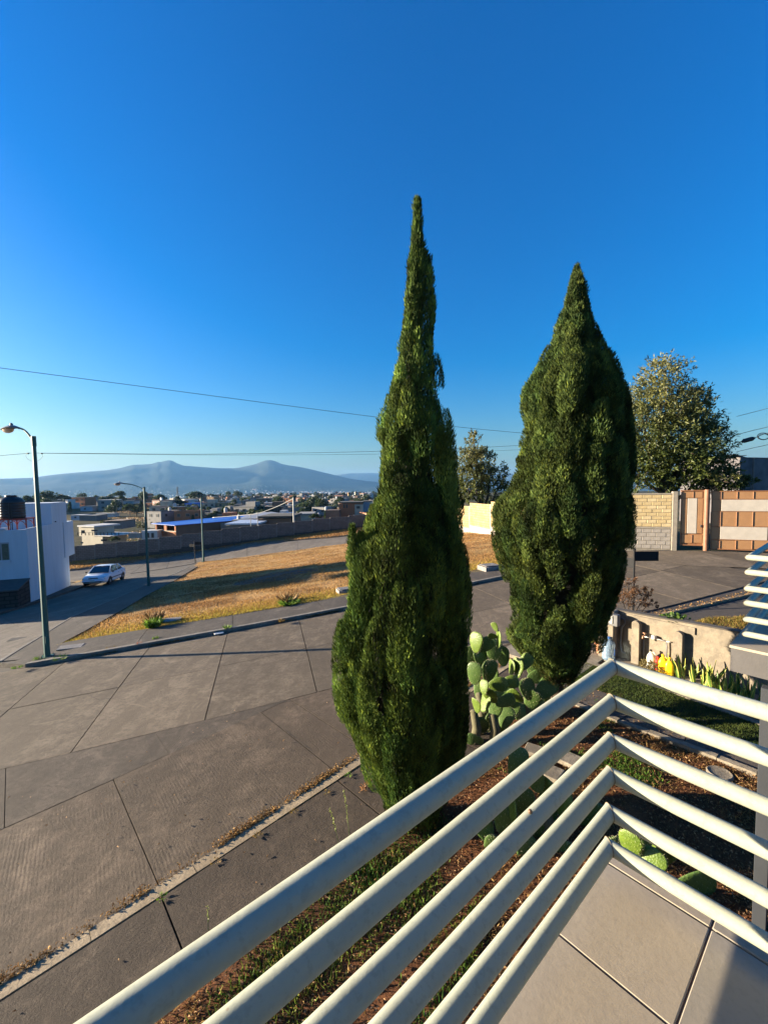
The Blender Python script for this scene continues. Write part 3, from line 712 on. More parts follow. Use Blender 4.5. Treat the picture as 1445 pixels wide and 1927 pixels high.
# ---- dark wall and roofs far right behind the gate
M_dwall = simple('dark_render', (.13,.12,.125), .95, .35, 1.5, .4)
hb = thing('house', 'dark grey rendered building side rising behind the gate at the far right', 'house', (27, 31, -2.5))
p = at_depth(1377, 864, 31); q = at_depth(1520, 862, 34)
ang = atan2(q[1]-p[1], q[0]-p[0]); L = hypot(q[0]-p[0], q[1]-p[1])
c = (p+q)/2; MB().box((c[0], c[1]+2.2, c[2]/2-1.6), (L, 4.4, c[2]+3.2), ang).build('wall', M_dwall, hb)
MB().box((c[0]-.0, c[1]+2.2, c[2]+.03), (L+.05, 4.45, .06), ang).build('parapet_cap', M_post, hb)
for xx in (1401, 1423): 
    a = at_depth(xx, 885, 31.1); MB().box((a[0], a[1]+.25, c[2]/2-1), (.12, .1, c[2]+2), ang).build('pilaster', M_post, hb)
r2 = thing('house', 'white gable roof with dark tiles peeping out between ash tree and dark wall', 'house', (28.5, 36, -2.5))
a = at_depth(1384, 860, 36); MB().box((a[0], a[1]+2, a[2]/2-1.4), (2.0, 4, a[2]+2.4), 0).build('wall', simple('white_wall', (.62,.6,.56), .9, .15, 2, .2), r2)
MB().extrude([(-1.5, 0), (1.5, 0), (0, .45)], (a[0], a[1], a[2]-.2), (1, 0, 0), (0, 0, 1), (0, 1, 0), 4).build('roof', M_dark, r2)
# ---------------------------------------------------------------- balconies: slab, tiles, pipe rails
def mat_pipe():
    t = NT('pale_green_pipe_paint'); n = t.noise(3, 5, .6); s2 = t.noise(45, 3, .7)
    c = t.mix(t.ramp(n, [(.35, 0.0), (.7, 1.0)]), (.315,.325,.25), (.345,.355,.28))
    c = t.mix(t.ramp(t.vor(11, 'Distance'), [(.022, .85), (.034, 0.0)]), c, (.26,.22,.16))
    c = t.mix(t.ramp(s2, [(.36, .5), (.46, 0.0)]), c, (.25,.26,.2))
    c = t.mix(t.ramp(t.noise(1.6, 7, .75), [(.55, 0.0), (.75, .45)]), c, (.22,.215,.165))
    t.color(c); t.rough(t.ramp(n, [(.3, .48), (.7, .6)])); t.b.inputs['Specular IOR Level'].default_value = .3
    b = t.bump(t.noise(55, 3, .6), .22, .0025); t.bump(t.noise(6, 2, .5), .25, .006, b); return t.m
M_pipe = mat_pipe()
def mat_tile(name, c, c2):
    t = NT(name); n = t.noise(2.2, 6, .65); s2 = t.noise(40, 4, .7)
    k = t.mix(t.ramp(n, [(.3, 0.0), (.7, 1.0)]), c, c2); k = t.mix(t.ramp(s2, [(.3, .4), (.5, 0.0)]), k, tuple(x*.8 for x in c))
    k = t.mix(t.ramp(t.vor(26, 'Distance'), [(.02, .7), (.035, 0.0)]), k, (.62,.60,.52))
    t.color(k); t.rough(.75); t.b.inputs['Specular IOR Level'].default_value = .25
    b = t.bump(t.noise(60, 5, .7), .22, .003); t.bump(t.noise(9, 3, .5), .2, .004, b); return t.m
M_tileA = mat_tile('beige_tile', (.34,.28,.205), (.385,.32,.24)); M_tile_shade = mat_tile('shade_toned_tile', (.28,.245,.195), (.315,.275,.22))  # second tile is a darker copy, shade on the floor put into its colour
M_grout = simple('reddish_grout', (.22,.12,.085), .95, .3, 20, .3)
M_white = simple('white_render', (.74,.74,.74), .85, .07, 1.2, .15)
M_slabside = simple('grey_slab_edge', (.085,.08,.078), .85, .25, 3, .25)
AZL = radians(49.3586); DL = np.array([sin(AZL), cos(AZL)]); DR = np.array([cos(AZL), -sin(AZL)])
RC = np.array([.9103, 1.643]); RZ = [-.7339, -.8807, -1.0426, -1.1879, -1.3481, -1.4976]; ZF = -1.61; PR = .0278
M_weld = simple('rusty_weld', (.20,.15,.09), .8, .5, 60, .4)
def rail_part(c, z, lenL, lenR, par, sL=-1, sR=1, r=PR, n=28):
    """mitred pipe: one arm runs sL*DL from the corner, the other sR*DR"""
    mb = MB(); C_ = Vector((c[0], c[1], z)); up = Vector((0, 0, 1))
    for d, L, other in ((Vector((DL[0]*sL, DL[1]*sL, 0)), lenL, Vector((DR[0]*sR, DR[1]*sR, 0))), (Vector((DR[0]*sR, DR[1]*sR, 0)), lenR, Vector((DL[0]*sL, DL[1]*sL, 0)))):
        side = d.cross(up); nn = (d-other).normalized(); ns = 14; rings = []
        for k in range(ns+1):
            ring = []
            for j in range(n):
                t = 2*pi*j/n; o = side*cos(t)*r+up*sin(t)*r
                base = -(o.dot(nn))/d.dot(nn); s = base+(L-base)*k/ns
                wob = 1.0
                ring.append(C_+o*(wob if k else 1)+d*s)
            rings.append(ring)
        vs = [p for q in rings for p in q]; fs = []
        for k in range(ns):
            for j in range(n): fs.append((k*n+j, k*n+(j+1) % n, (k+1)*n+(j+1) % n, (k+1)*n+j))
        fs.append(tuple(ns*n+j for j in range(n)))
        mb.add(vs, fs)
    R_ = mb.build('rail', M_pipe, par, True, 60)
    dL = Vector((DL[0]*sL, DL[1]*sL, 0)); dR = Vector((DR[0]*sR, DR[1]*sR, 0)); nn = (dL-dR).normalized(); side = dL.cross(up); ring = []
    for j in range(25):
        t = 2*pi*j/24; o = side*cos(t)*(r+.0006)+up*sin(t)*(r+.0006); ring.append(C_+o-dL*(o.dot(nn)/dL.dot(nn)))
    MB().tube(ring, .0017, 6, False).build('weld', M_weld, R_, True)
    return R_
def RLp(R_, L_, c=RC): return c+DR*R_+DL*L_
rzL = atan2(DL[1], DL[0]); rzR = atan2(DR[1], DR[0])
bal = thing('balcony', 'tiled balcony in the foreground with a slab edge under pale green railing', 'balcony', (1.2, .5, ZF))
c = (RLp(-.08, .115)+RLp(3.3, -2.9))/2
mb = MB(); P = [RLp(-.08, .115), RLp(-.08, -2.9), RLp(3.3, -2.9), RLp(3.3, .115)]; mb.prism([tuple(p) for p in P], ZF-.22, ZF-.035); mb.build('slab', M_slabside, bal)
mb = MB(); P = [RLp(-.078, .113), RLp(-.078, -2.9), RLp(3.3, -2.9), RLp(3.3, .113)]; mb.prism([tuple(p) for p in P], ZF-.034, ZF-.007); mb.build('grout', M_grout, bal)
Rs = [-.085, .332, .945, 1.558, 2.17, 2.78, 3.3]; Ls = [.12, .045, -.385, -.815, -1.245, -1.675, -2.105, -2.535, -2.9]
for i in range(len(Rs)-1):
    for j in range(len(Ls)-1):
        r0, r1, l0, l1 = Rs[i], Rs[i+1], Ls[j+1], Ls[j]
        c = RLp((r0+r1)/2, (l0+l1)/2)
        tl = MB().box((c[0], c[1], ZF-.012+rand.uniform(-.0008, .0008)), (l1-l0-.006, r1-r0-.006, .024), rzL, .0035)
        tl.build('tile', M_tileA if i == 0 or (i+j) % 4 == 0 else M_tile_shade, bal)
rl = thing('railing', 'pale green horizontal pipe railing with a mitred corner in the foreground', 'railing', (RC[0], RC[1], ZF))
for z in RZ: rail_part(RC, z, 3.3, 2.6, rl)
for (R_, L_) in ((0, -2.6), (1.3, 0), (2.5, 0)):
    p = RLp(R_, L_); MB().tube([(p[0], p[1], ZF-.01), (p[0], p[1], RZ[0]+.01)], .021, 14).build('post', M_pipe, rl, True, 50)
tag(MB().lathe((.385*0+.36, .0, 0), [(0, 0)]).build('tmp', M_dark), 'x', 'x') if False else None
# snail shell and dirt on the third rail
sp = RLp(0, -.62); 
sn = MB(); sn.lathe((sp[0], sp[1], RZ[2]+PR+.003), [(.001, -.004), (.0065, -.002), (.0075, .002), (.005, .006), (.001, .008)], 10); tag(sn.build('snail', simple('snail_shell', (.16,.09,.05), .5, .4, 90, .2), None, True), 'tiny brown snail shell stuck on the third rail of the railing', 'snail')

# second balcony on the right
c3 = at_z(1410, 1049, RZ[0]); RC2 = c3[:2]; print('RC2', RC2)
b2 = thing('balcony', 'neighbouring grey balcony slab on a dark steel column at the right edge', 'balcony', (RC2[0]+.5, RC2[1], ZF-.2))
P = [RC2-DR*.10-DL*.10, RC2+DR*2.6-DL*.10, RC2+DR*2.6+DL*1.6, RC2-DR*.10+DL*1.6]
MB().prism([tuple(p) for p in P], ZF-.26, ZF-.025).build('slab', M_slabside, b2)
P = [RC2-DR*.11-DL*.11, RC2+DR*2.6-DL*.11, RC2+DR*2.6+DL*1.61, RC2-DR*.11+DL*1.61]
MB().prism([tuple(p) for p in P], ZF-.024, ZF).build('floor_tiles', M_tileA, b2)
rl2 = thing('railing', 'cream pipe railing of the neighbouring balcony at the right edge', 'railing', (RC2[0], RC2[1], ZF))
for z in RZ: rail_part(RC2, z, 1.5, 2.4, rl2, 1, 1, .0285, 20)
for (R_, L_) in ((.62, 0), (2.2, 0), (0, 1.4)):
    p = RC2+DR*R_+DL*L_; MB().tube([(p[0], p[1], ZF-.01), (p[0], p[1], RZ[0]+.01)], .021, 12).build('post', M_pipe, rl2, True, 50)
cpn = at_depth(1443, 1400, RC2[1]-.35); cg = gz(cpn[0], cpn[1])
MB().box((cpn[0], cpn[1], (ZF-.26+cg)/2-.05), (.10, .10, ZF-.26-cg+.1), rzL, .004).build('column', simple('dark_steel', (.03,.034,.04), .5, .2, 4, .1), b2)
# ---------------------------------------------------------------- vegetation materials
def mat_leaf(name, rough=.6, trans=.25, spec=.3, bright=1.0):
    t = NT(name); a = t.attr('tint')
    n = t.ramp(t.noise(7, 3, .6), [(.3, .75*bright), (.7, 1.2*bright)])
    c = t.mix(1.0, a, n, 'MULTIPLY'); t.color(c); t.rough(rough); t.b.inputs['Specular IOR Level'].default_value = spec
    if trans:
        tr = t.n.new('ShaderNodeBsdfTranslucent'); t.link(c, tr.inputs['Color'])
        mx = t.n.new('ShaderNodeMixShader'); mx.inputs[0].default_value = trans
        t.link(t.b.outputs[0], mx.inputs[1]); t.link(tr.outputs[0], mx.inputs[2]); t.link(mx.outputs[0], t.n['Material Output'].inputs['Surface'])
    return t.m
M_cyp = mat_leaf('cypress_foliage', .75, .16, .12, 1.08); M_leaf = mat_leaf('leaf', .5, .35, .35); M_grass = mat_leaf('grass_blades', .7, .3, .2); M_dry = mat_leaf('dry_leaf', .8, .15, .1)
M_bark = simple('bark', (.09,.06,.04), .95, .4, 6, .8, dist=.03)
M_twigs = simple('shade_dark_twigs', (.028,.026,.013), .95, .4, 10, .8, dist=.05)

def norm_(a): return a/np.maximum(np.linalg.norm(a, axis=-1, keepdims=True), 1e-9)
def blades(P, D, L, Wd, side=None, fold=.25, seed=0):
    """rhombic blades with a fold: P base points, D unit directions, L length, Wd width -> V (n*4,3), F (n*2,3)"""
    g = np.random.default_rng(seed+11); n = len(P)
    if side is None: side = norm_(np.cross(D, g.normal(size=(n, 3))))
    up = norm_(np.cross(side, D)); L = np.broadcast_to(L, (n,))[:, None]; Wd = np.broadcast_to(Wd, (n,))[:, None]
    mid = P + D*L*.45 + up*L*fold*.3
    V = np.stack([P, mid+side*Wd/2, P+D*L, mid-side*Wd/2], 1)
    i = np.arange(n)*4
    Fq = np.concatenate([np.stack([i, i+1, i+2], -1), np.stack([i, i+2, i+3], -1)], 0)
    return V.reshape(-1, 3), Fq

def cypress(nm, label, prof, D, base_px, seed, nplume, nper, plume_len, plume_w, spray, colors, dead=.0, droop=0.0, deadlow=None, poke=.75, core=.66, shr=(.94, .05)):
    """prof: list of (y, xl, xr) of the silhouette read in the photograph at depth D"""
    g = np.random.default_rng(seed)
    ys = np.array([p[0] for p in prof], float)
    L_ = np.array([at_depth(p[1], p[0], D) for p in prof]); R_ = np.array([at_depth(p[2], p[0], D) for p in prof])
    zs = L_[:, 2]; o = np.argsort(zs); zs = zs[o]; xl = L_[o, 0]; xr = R_[o, 0]
    zb = zs[0]; zt = zs[-1]
    axx = lambda z: np.interp(z, [zb, zb+(zt-zb)*.3, zt], [np.interp(zb+.3, zs, (xl+xr)/2), np.interp(zb+(zt-zb)*.3, zs, (xl+xr)/2), (xl[-1]+xr[-1])/2])
    def rad(z, phi):
        c = axx(z); l = (c-np.interp(z, zs, xl)); l = l*shr[0]-shr[1]*np.clip(l/.4, 0, 1); r = np.interp(z, zs, xr)-c; r = r*shr[0]-shr[1]*np.clip(r/.4, 0, 1); w = (np.cos(phi)+1)/2
        base = l*(1-w)+r*w; av = (l+r)/2; k = np.abs(np.cos(phi))**1.5
        return np.maximum(base*k+av*(1-k), .015)*(1+.0*z)
    root = thing(nm, label, 'tree', (float(axx(zb)), D, gz(float(axx(zb)), D)))
    # plumes
    zz = zb + (zt-zb)*np.linspace(0, 1, 4000); wt = rad(zz, 0)+rad(zz, pi)+.30; cdf = np.cumsum(wt); cdf /= cdf[-1]
    u = (np.arange(nplume)+g.random(nplume))/nplume
    pz = np.interp(u, cdf, zz); phi = (np.arange(nplume)*2.399963+g.normal(size=nplume)*.25) % (2*pi)
    R0 = rad(pz, phi); lenp = plume_len*(.6+.8*g.random(nplume))*np.clip(R0/.5, .35, 1.15); wp_ = plume_w*(.65+.7*g.random(nplume))*np.clip(R0/.45, .3, 1.1)
    tone = g.random(nplume); pv = .55+.85*g.random(nplume); P = []; Dd = []; C = []; Ls = []
    N = np.maximum(40, (nper*(lenp*wp_)/(plume_len*plume_w)).astype(int))
    for i in range(nplume):
        n = N[i]; t = g.random(n)**.9; z = pz[i]-lenp[i]*.45+t*lenp[i]
        z = np.clip(z, zb-.05, zt+.05)
        rr = rad(z, phi[i]); c = axx(z)
        w = wp_[i]*np.sqrt(np.clip(1-(t*.98)**2.2, 0, 1))*(.55+.45*np.minimum(1, t*4+.2))
        pok = (g.random()-.45)*wp_[i]*poke; rc = np.maximum(rr-w*.70+pok, rr*.30)
        rad_dir = np.array([cos(phi[i]), sin(phi[i])]); tan = np.array([-sin(phi[i]), cos(phi[i])])
        psi = g.uniform(-pi*.62, pi*.62, n); rho = w*(.62+.42*g.random(n)**.5)
        off = rad_dir[None]*(rc+rho*np.cos(psi))[:, None] + tan[None]*(rho*np.sin(psi))[:, None]
        p = np.stack([c+off[:, 0], D+off[:, 1], z], -1)
        outw = np.stack([rad_dir[0]*np.cos(psi)+tan[0]*np.sin(psi), rad_dir[1]*np.cos(psi)+tan[1]*np.sin(psi), np.zeros(n)], -1)
        d = norm_(outw*(.42+droop*.5)+np.array([0, 0, 1.])*(1.0-droop)+g.normal(size=(n, 3))*(.18+droop*.4))
        P.append(p); Dd.append(d)
        cc = colors[0][None]*(1-tone[i])+colors[1][None]*tone[i]
        cc = np.repeat(cc, n, 0)*(.85+.3*g.random((n, 1)))*pv[i]*(1+.55*fbm(p[:, 0]*11+p[:, 1]*7, p[:, 2]*7+seed, 3, i % 7))[:, None].clip(.22, 2.1)
        ly = g.random(n) < .14; cc[ly] = cc[ly]*np.array([1.9, 1.6, .9])
        if tone[i] > 1-dead*(3 if pz[i] < zb+(zt-zb)*.4 else .0) and w.max() < 9: cc = np.array([[.24,.11,.04]])*(.6+.6*g.random((n, 1)))
        if deadlow is not None:
            br = g.random(n) < np.clip((deadlow-z)/.7, 0, .75); cc[br] = np.array([.14,.075,.03])*(.5+.8*g.random((br.sum(), 1)))
        C.append(cc); Ls.append(spray[0]*(.6+.8*g.random(n))*np.clip(w/wp_[i]+.35, .5, 1.1))
    # sprays between the plumes, dense towards the tip
    nf = 90000; tt = 1-(1-g.random(nf)**1.0); zf_ = zb+(zt-zb)*np.where(g.random(nf) < .55, .55+.45*tt, tt); th = g.random(nf)*2*pi; rf = rad(zf_, th)*(.45+.52*g.random(nf)**.5)*(1+.10*fbm(th*3+zf_*2, zf_*4, 3, seed)); cf = axx(zf_)
    keep = g.random(nf) < np.clip(1.9*(zf_-zb)/(zt-zb)-.85, .03, 1); zf_, th, rf, cf = zf_[keep], th[keep], rf[keep], cf[keep]; nf = len(zf_)
    o2 = np.stack([np.cos(th), np.sin(th), np.zeros(nf)], -1); P.append(np.stack([cf, np.full(nf, D), zf_], -1)+o2*rf[:, None]); Dd.append(norm_(o2*.35+np.array([0, 0, 1.])+g.normal(size=(nf, 3))*.22))
    k2 = g.random((nf, 1)); C.append((colors[0]*(1-k2)+colors[1]*k2)*(.6+.4*g.random((nf, 1)))*(1+.4*fbm(th*5, zf_*5, 3, 4))[:, None].clip(.4, 1.7)); Ls.append(spray[0]*(.7+.7*g.random(nf)))
    P = np.concatenate(P); Dd = np.concatenate(Dd); C = np.concatenate(C); Ls = np.concatenate(Ls)
    V, Fq = blades(P, Dd, Ls, Ls*spray[1], seed=seed)
    np_mesh('crown', V, Fq, M_cyp, root, colors=np.repeat(C, 4, 0))
    # inner mass of twigs, coloured dark for the shade between plumes
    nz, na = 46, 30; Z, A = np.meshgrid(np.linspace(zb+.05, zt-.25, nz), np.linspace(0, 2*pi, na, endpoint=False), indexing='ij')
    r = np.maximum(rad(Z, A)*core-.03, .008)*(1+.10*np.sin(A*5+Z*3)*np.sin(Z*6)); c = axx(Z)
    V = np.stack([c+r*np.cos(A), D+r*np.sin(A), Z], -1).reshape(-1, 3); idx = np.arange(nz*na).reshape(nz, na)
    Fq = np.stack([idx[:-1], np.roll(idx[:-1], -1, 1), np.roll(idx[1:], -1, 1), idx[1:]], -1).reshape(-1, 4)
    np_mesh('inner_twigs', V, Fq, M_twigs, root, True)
    gzv = gz(float(axx(zb)), D)
    MB().tube([(axx(zb), D, gzv-.15), (axx(zb+.4), D, zb+.4), (axx(zb+1.5), D, zb+1.5), (axx(zt-.6), D, zt-.6)], [.12, .10, .08, .01], 10).build('trunk', M_bark, root, True)
    return root, rad, axx
cyA = [(378,785,786),(392,783,788),(406,781,790),(450,777,798),(478,772,805),(490,770,822),(520,768,828),(545,763,834),(570,762,836),(600,757,837),(650,743,829),(680,741,830),(700,729,836),(740,719,842),(770,712,848),(790,700,850),(830,698,856),(845,710,859),(880,704,864),(920,700,872),(950,695,882),(1000,686,888),(1020,662,890),(1050,652,892),(1100,655,893),(1140,652,890),(1165,634,888),(1200,628,886),(1250,626,884),(1300,629,886),(1345,640,884),(1375,664,880),(1420,676,872),(1460,684,862),(1500,702,850),(1530,722,842),(1560,745,832),(1590,765,820)]
g1 = (np.array([.045,.085,.020]), np.array([.105,.150,.030]))
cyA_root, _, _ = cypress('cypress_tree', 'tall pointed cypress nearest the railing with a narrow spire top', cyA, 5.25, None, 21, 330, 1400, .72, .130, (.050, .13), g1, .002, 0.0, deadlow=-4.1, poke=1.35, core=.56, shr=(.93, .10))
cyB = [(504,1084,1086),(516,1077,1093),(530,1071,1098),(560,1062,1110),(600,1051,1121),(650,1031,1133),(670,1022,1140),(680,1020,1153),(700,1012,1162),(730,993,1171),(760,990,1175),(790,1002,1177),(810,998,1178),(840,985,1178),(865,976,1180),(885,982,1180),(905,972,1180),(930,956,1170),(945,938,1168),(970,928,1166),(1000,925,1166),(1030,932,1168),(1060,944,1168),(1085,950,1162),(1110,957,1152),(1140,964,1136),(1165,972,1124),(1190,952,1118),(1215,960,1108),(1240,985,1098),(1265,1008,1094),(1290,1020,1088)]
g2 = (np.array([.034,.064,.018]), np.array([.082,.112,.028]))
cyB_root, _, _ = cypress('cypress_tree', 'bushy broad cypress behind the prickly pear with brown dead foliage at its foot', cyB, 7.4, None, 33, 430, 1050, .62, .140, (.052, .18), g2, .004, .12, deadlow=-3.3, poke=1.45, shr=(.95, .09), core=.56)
# upright side shoots and dead twigs that break the outline
def shoot(root, D, px, y0, y1, wpx, n, cols, seed, name='side_shoot', lean=0.0, L=.05, rel=.14):
    g = np.random.default_rng(seed); a = at_depth(px, y0, D); b = at_depth(px+lean, y1, D); w = wpx*D/F_PX/2; t = g.random(n)**.85
    ax = a[None]*(1-t[:, None])+b[None]*t[:, None]; r = w*np.sqrt(np.clip(1-t**1.6, .01, 1)); th = g.random(n)*2*pi; o = np.stack([np.cos(th), np.sin(th), np.zeros(n)], -1)
    P = ax+o*(r*(.3+.7*g.random(n)))[:, None]; ud = norm_((b-a)[None]); Dd = norm_(o*.5+ud*.9+g.normal(size=(n, 3))*.25); k = g.random((n, 1)); C = (cols[0]*(1-k)+cols[1]*k)*(.7+.6*g.random((n, 1)))
    V, Fq = blades(P, Dd, L*(.6+.8*g.random(n)), L*rel, seed=seed); return np_mesh(name, V, Fq, M_cyp, root, colors=np.repeat(C, 4, 0))
dk = (np.array([.10,.06,.03]), np.array([.18,.10,.05]))
for i, q in enumerate([(663,1062,990,18,1500),(679,1050,1004,18,1200),(641,1235,1172,18,1100)]): shoot(cyA_root, 4.95, *q, g1, 300+i)
for i, q in enumerate([(1166,1030,990,20,900),(1152,735,690,22,1000),(1002,790,745,14,700)]): shoot(cyB_root, 7.0, *q, g2, 350+i, L=.055, rel=.2)

# ---------------------------------------------------------------- broad-leaved trees
def leafy(nm, label, D, blobs, trunk_px, nleaf, leafL, cols, seed, gaps=.55, group=None, base=None, cat='tree', wd=.42, droop=.3, limbs=True):
    """blobs: (px, py, rx_px, ry_px) ellipses of the crown read in the photograph; each becomes an ellipsoid of sprigs at depth D"""
    g = np.random.default_rng(seed); s = D/F_PX
    bx = at_depth(trunk_px[0], trunk_px[1], D); zb = base if base is not None else gz(bx[0], D)
    root = thing(nm, label, cat, (bx[0], D, zb), group)
    cen = []; rad = []
    for k, (x, y, rx, ry) in enumerate(blobs):
        p = at_depth(x, y, D); p[1] += g.uniform(-.5, .5)*rx*s*.8; cen.append(p); rad.append((rx*s, max(rx, ry)*s*.9 if ry < rx else rx*s, ry*s))
    cen = np.array(cen); rad = np.array(rad); vol = rad.prod(1)**.75; N = (nleaf*vol/vol.sum()).astype(int)
    P = []; Dd = []; C = []
    for c, r, n in zip(cen, rad, N):
        ns = max(6, n//26)                      # sprigs
        q = norm_(g.normal(size=(ns, 3)))*(g.random((ns, 1))**.30); sp = c+q*r
        sd = norm_(q*r+np.array([0, 0, .5])*r.mean()+g.normal(size=(ns, 3))*.3*r.mean())
        m = max(4, n//ns); k = np.repeat(np.arange(ns), m)
        along = g.random((len(k), 1)); sz = r.mean()*.42
        p = sp[k]+sd[k]*along*sz+g.normal(size=(len(k), 3))*sz*.22*(1.1-along*.6)
        d = norm_(sd[k]+g.normal(size=(len(k), 3))*.8-np.array([0, 0, droop]))
        P.append(p); Dd.append(d); tn = np.repeat(g.random(ns), m)[:, None]
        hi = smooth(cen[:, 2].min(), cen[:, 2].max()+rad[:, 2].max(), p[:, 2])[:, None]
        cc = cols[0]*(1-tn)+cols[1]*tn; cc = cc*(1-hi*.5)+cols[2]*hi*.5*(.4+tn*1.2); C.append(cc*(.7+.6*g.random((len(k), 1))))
    P = np.concatenate(P); Dd = np.concatenate(Dd); C = np.concatenate(C)
    V, Fq = blades(P, Dd, leafL*(.6+.8*g.random(len(P))), leafL*wd, seed=seed)
    np_mesh('crown', V, Fq, M_leaf, root, colors=np.repeat(C, 4, 0))
    mb = MB(); top = cen.mean(0); t0 = Vector((bx[0], D, zb-.2)); t1 = Vector((top[0], top[1], (top[2]+zb)/2-.1))
    rt = .035*(cen[:, 2].max()-zb)*.8
    mb.tube([t0, (t0+t1)/2+Vector((.05, .03, 0)), t1], [rt, rt*.85, rt*.7], 9)
    if limbs:
        for c, r in zip(cen, rad):
            c = Vector(c); a = t0.lerp(t1, g.uniform(.55, 1)); mid = a.lerp(c, .5)+Vector(g.normal(size=3)*.12*r.mean())
            mb.tube([a, mid, c+Vector((0, 0, r[2]*.5))], [rt*.5, rt*.33, rt*.1], 6)
            for _ in range(4):
                e = c+Vector(g.normal(size=3)*r*.6); mb.tube([mid.lerp(c, .6), e], [rt*.2, rt*.06], 4, False)
    mb.build('trunk', M_bark, root, True)
    return root
ash = [(1268,715,42,44),(1262,765,62,50),(1325,790,38,62),(1236,812,48,50),(1285,830,62,55),(1345,845,42,52),(1222,868,46,48),(1280,885,60,40),(1335,892,48,34),(1195,830,18,60),(1200,890,30,34),(1210,788,22,24),(1330,755,20,26),(1188,790,10,30)]
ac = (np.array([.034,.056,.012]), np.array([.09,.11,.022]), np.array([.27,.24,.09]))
ash = [(1262+(x-1275)*.9, y, rx*.88, ry*.95) for x, y, rx, ry in ash]
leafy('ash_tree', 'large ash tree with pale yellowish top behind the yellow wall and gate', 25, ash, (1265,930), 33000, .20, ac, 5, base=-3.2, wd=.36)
sm_ = [(893,838,14,24),(882,868,22,26),(905,872,26,26),(925,892,26,24),(890,905,28,30),(925,925,28,24),(948,902,8,10),(876,925,14,20),(948,935,8,14)]
ac2 = (np.array([.045,.065,.015]), np.array([.12,.135,.03]), np.array([.28,.24,.09]))
leafy('small_tree', 'small sparse tree with yellowing leaves seen between the two cypresses', 40, sm_, (903,965), 11000, .24, ac2, 9, base=-4.6)
shr = [(1360,905,34,18),(1340,915,22,12),(1395,912,20,12)]
leafy('shrub', 'low leafy shrub behind the top edge of the gate under the dark wall', 23.5, shr, (1360,935), 3500, .16, ac, 15, base=-3.1, cat='shrub')
# reddish dry bush behind the garden wall and the post
rb = [(1165,1120,26,22),(1195,1128,26,16),(1150,1140,16,16),(1215,1118,14,10),(1185,1100,20,12),(1225,1135,14,9)]
rc_ = (np.array([.10,.05,.02]), np.array([.16,.08,.035]), np.array([.20,.10,.05]))
leafy('bush', 'thin reddish brown bush growing behind the garden wall by the black sign', 10.6, rb, (1178,1165), 2200, .055, rc_, 18, cat='bush', base=-3.95)

# ---------------------------------------------------------------- prickly pears
def mat_cactus(name, c, c2):
    t = NT(name); n = t.noise(5, 4, .6); k = t.mix(t.ramp(n, [(.3, 0.0), (.7, 1.0)]), c, c2)
    v = t.vor(16, 'Distance'); k = t.mix(t.ramp(v, [(.04, .45), (.09, 0.0)]), k, (.22,.24,.10))
    t.color(k); t.rough(.48); t.b.inputs['Specular IOR Level'].default_value = .4
    t.bump(v, .35, .012); return t.m
M_cac = mat_cactus('prickly_pear_green', (.060,.108,.012), (.115,.17,.020)); M_cac2 = mat_cactus('dark_pad_green', (.05,.10,.022), (.08,.135,.03))  # second green is a slightly darker copy for chosen pads
M_spine = simple('pale_spines', (.55,.50,.32), .8, .2, 30, 0)
def pad_mesh(seed, mat):
    g = random.Random(seed); nu, nv = 14, 22; V = []; Fs = []
    asym = g.uniform(-.12, .12); nar = g.uniform(.72, .9)
    for i in range(nu+1):
        a = pi*i/nu
        z = .5-.5*cos(a); prof = sin(a)**.8*(.62+.55*z)*.36*nar/.8 if 0 < i < nu else 0.0
        for j in range(nv):
            b = 2*pi*j/nv; x = cos(b)*prof+asym*z*z*.35; y = sin(b)*prof*.17+.045*sin(z*3+g.random()*.02)*(1 if seed % 2 else -1)
            k = 1+.015*sin(9*z+4*b); V.append((x*k, y, z))
    for i in range(nu):
        for j in range(nv): Fs.append((i*nv+j, i*nv+(j+1) % nv, (i+1)*nv+(j+1) % nv, (i+1)*nv+j))
    mb = MB(); mb.add(V, Fs); nf = len(Fs)
    # spines: tiny slivers on an areole grid and along the rim
    mb.cur = 1
    for i in range(2, nu, 1):
        for j in range(0, nv, 2):
            p = Vector(V[i*nv+(j+i % 2) % nv]); n = Vector((p.x*.4, (1 if p.y > 0 else -1)*.8, 0)) if abs(sin(2*pi*j/nv)) > .35 else Vector((p.x, 0, p.z-.5)).normalized()
            for _ in range(2):
                d = (n+Vector((g.uniform(-.6, .6), g.uniform(-.3, .3), g.uniform(-.4, .7)))).normalized()*.055; s_ = Vector((.0025, 0, .0025)); mb.add([p-s_, p+s_, p+d], [(0, 1, 2)])
    o = mb.build('pad', [mat, M_spine], None); me = o.data; bpy.data.objects.remove(o)
    fl = [i < nf for i in range(len(me.polygons))]; me.polygons.foreach_set('use_smooth', fl); return me
PADS = [pad_mesh(k, M_cac) for k in range(4)]; PADS_DARK = [pad_mesh(k+10, M_cac2) for k in range(3)]
def add_pad(root, base, size, direction, facing, darker=False, g=random):
    """direction: growth direction (x,y,z); facing: angle in degrees of the flat side normal around the growth axis"""
    o = bpy.data.objects.new('pad', g.choice(PADS_DARK if darker else PADS)); COL.objects.link(o); o.parent = root
    z = Vector(direction).normalized(); h = Vector((cos(radians(facing)), sin(radians(facing)), 0)); y = (h-z*h.dot(z)).normalized(); x = y.cross(z)
    M = Matrix((x, y, z)).transposed().to_4x4(); M.translation = Vector(base)-Vector(world_loc(root)); o.matrix_local = M @ Matrix.Scale(size, 4)
    return (x, y, z)
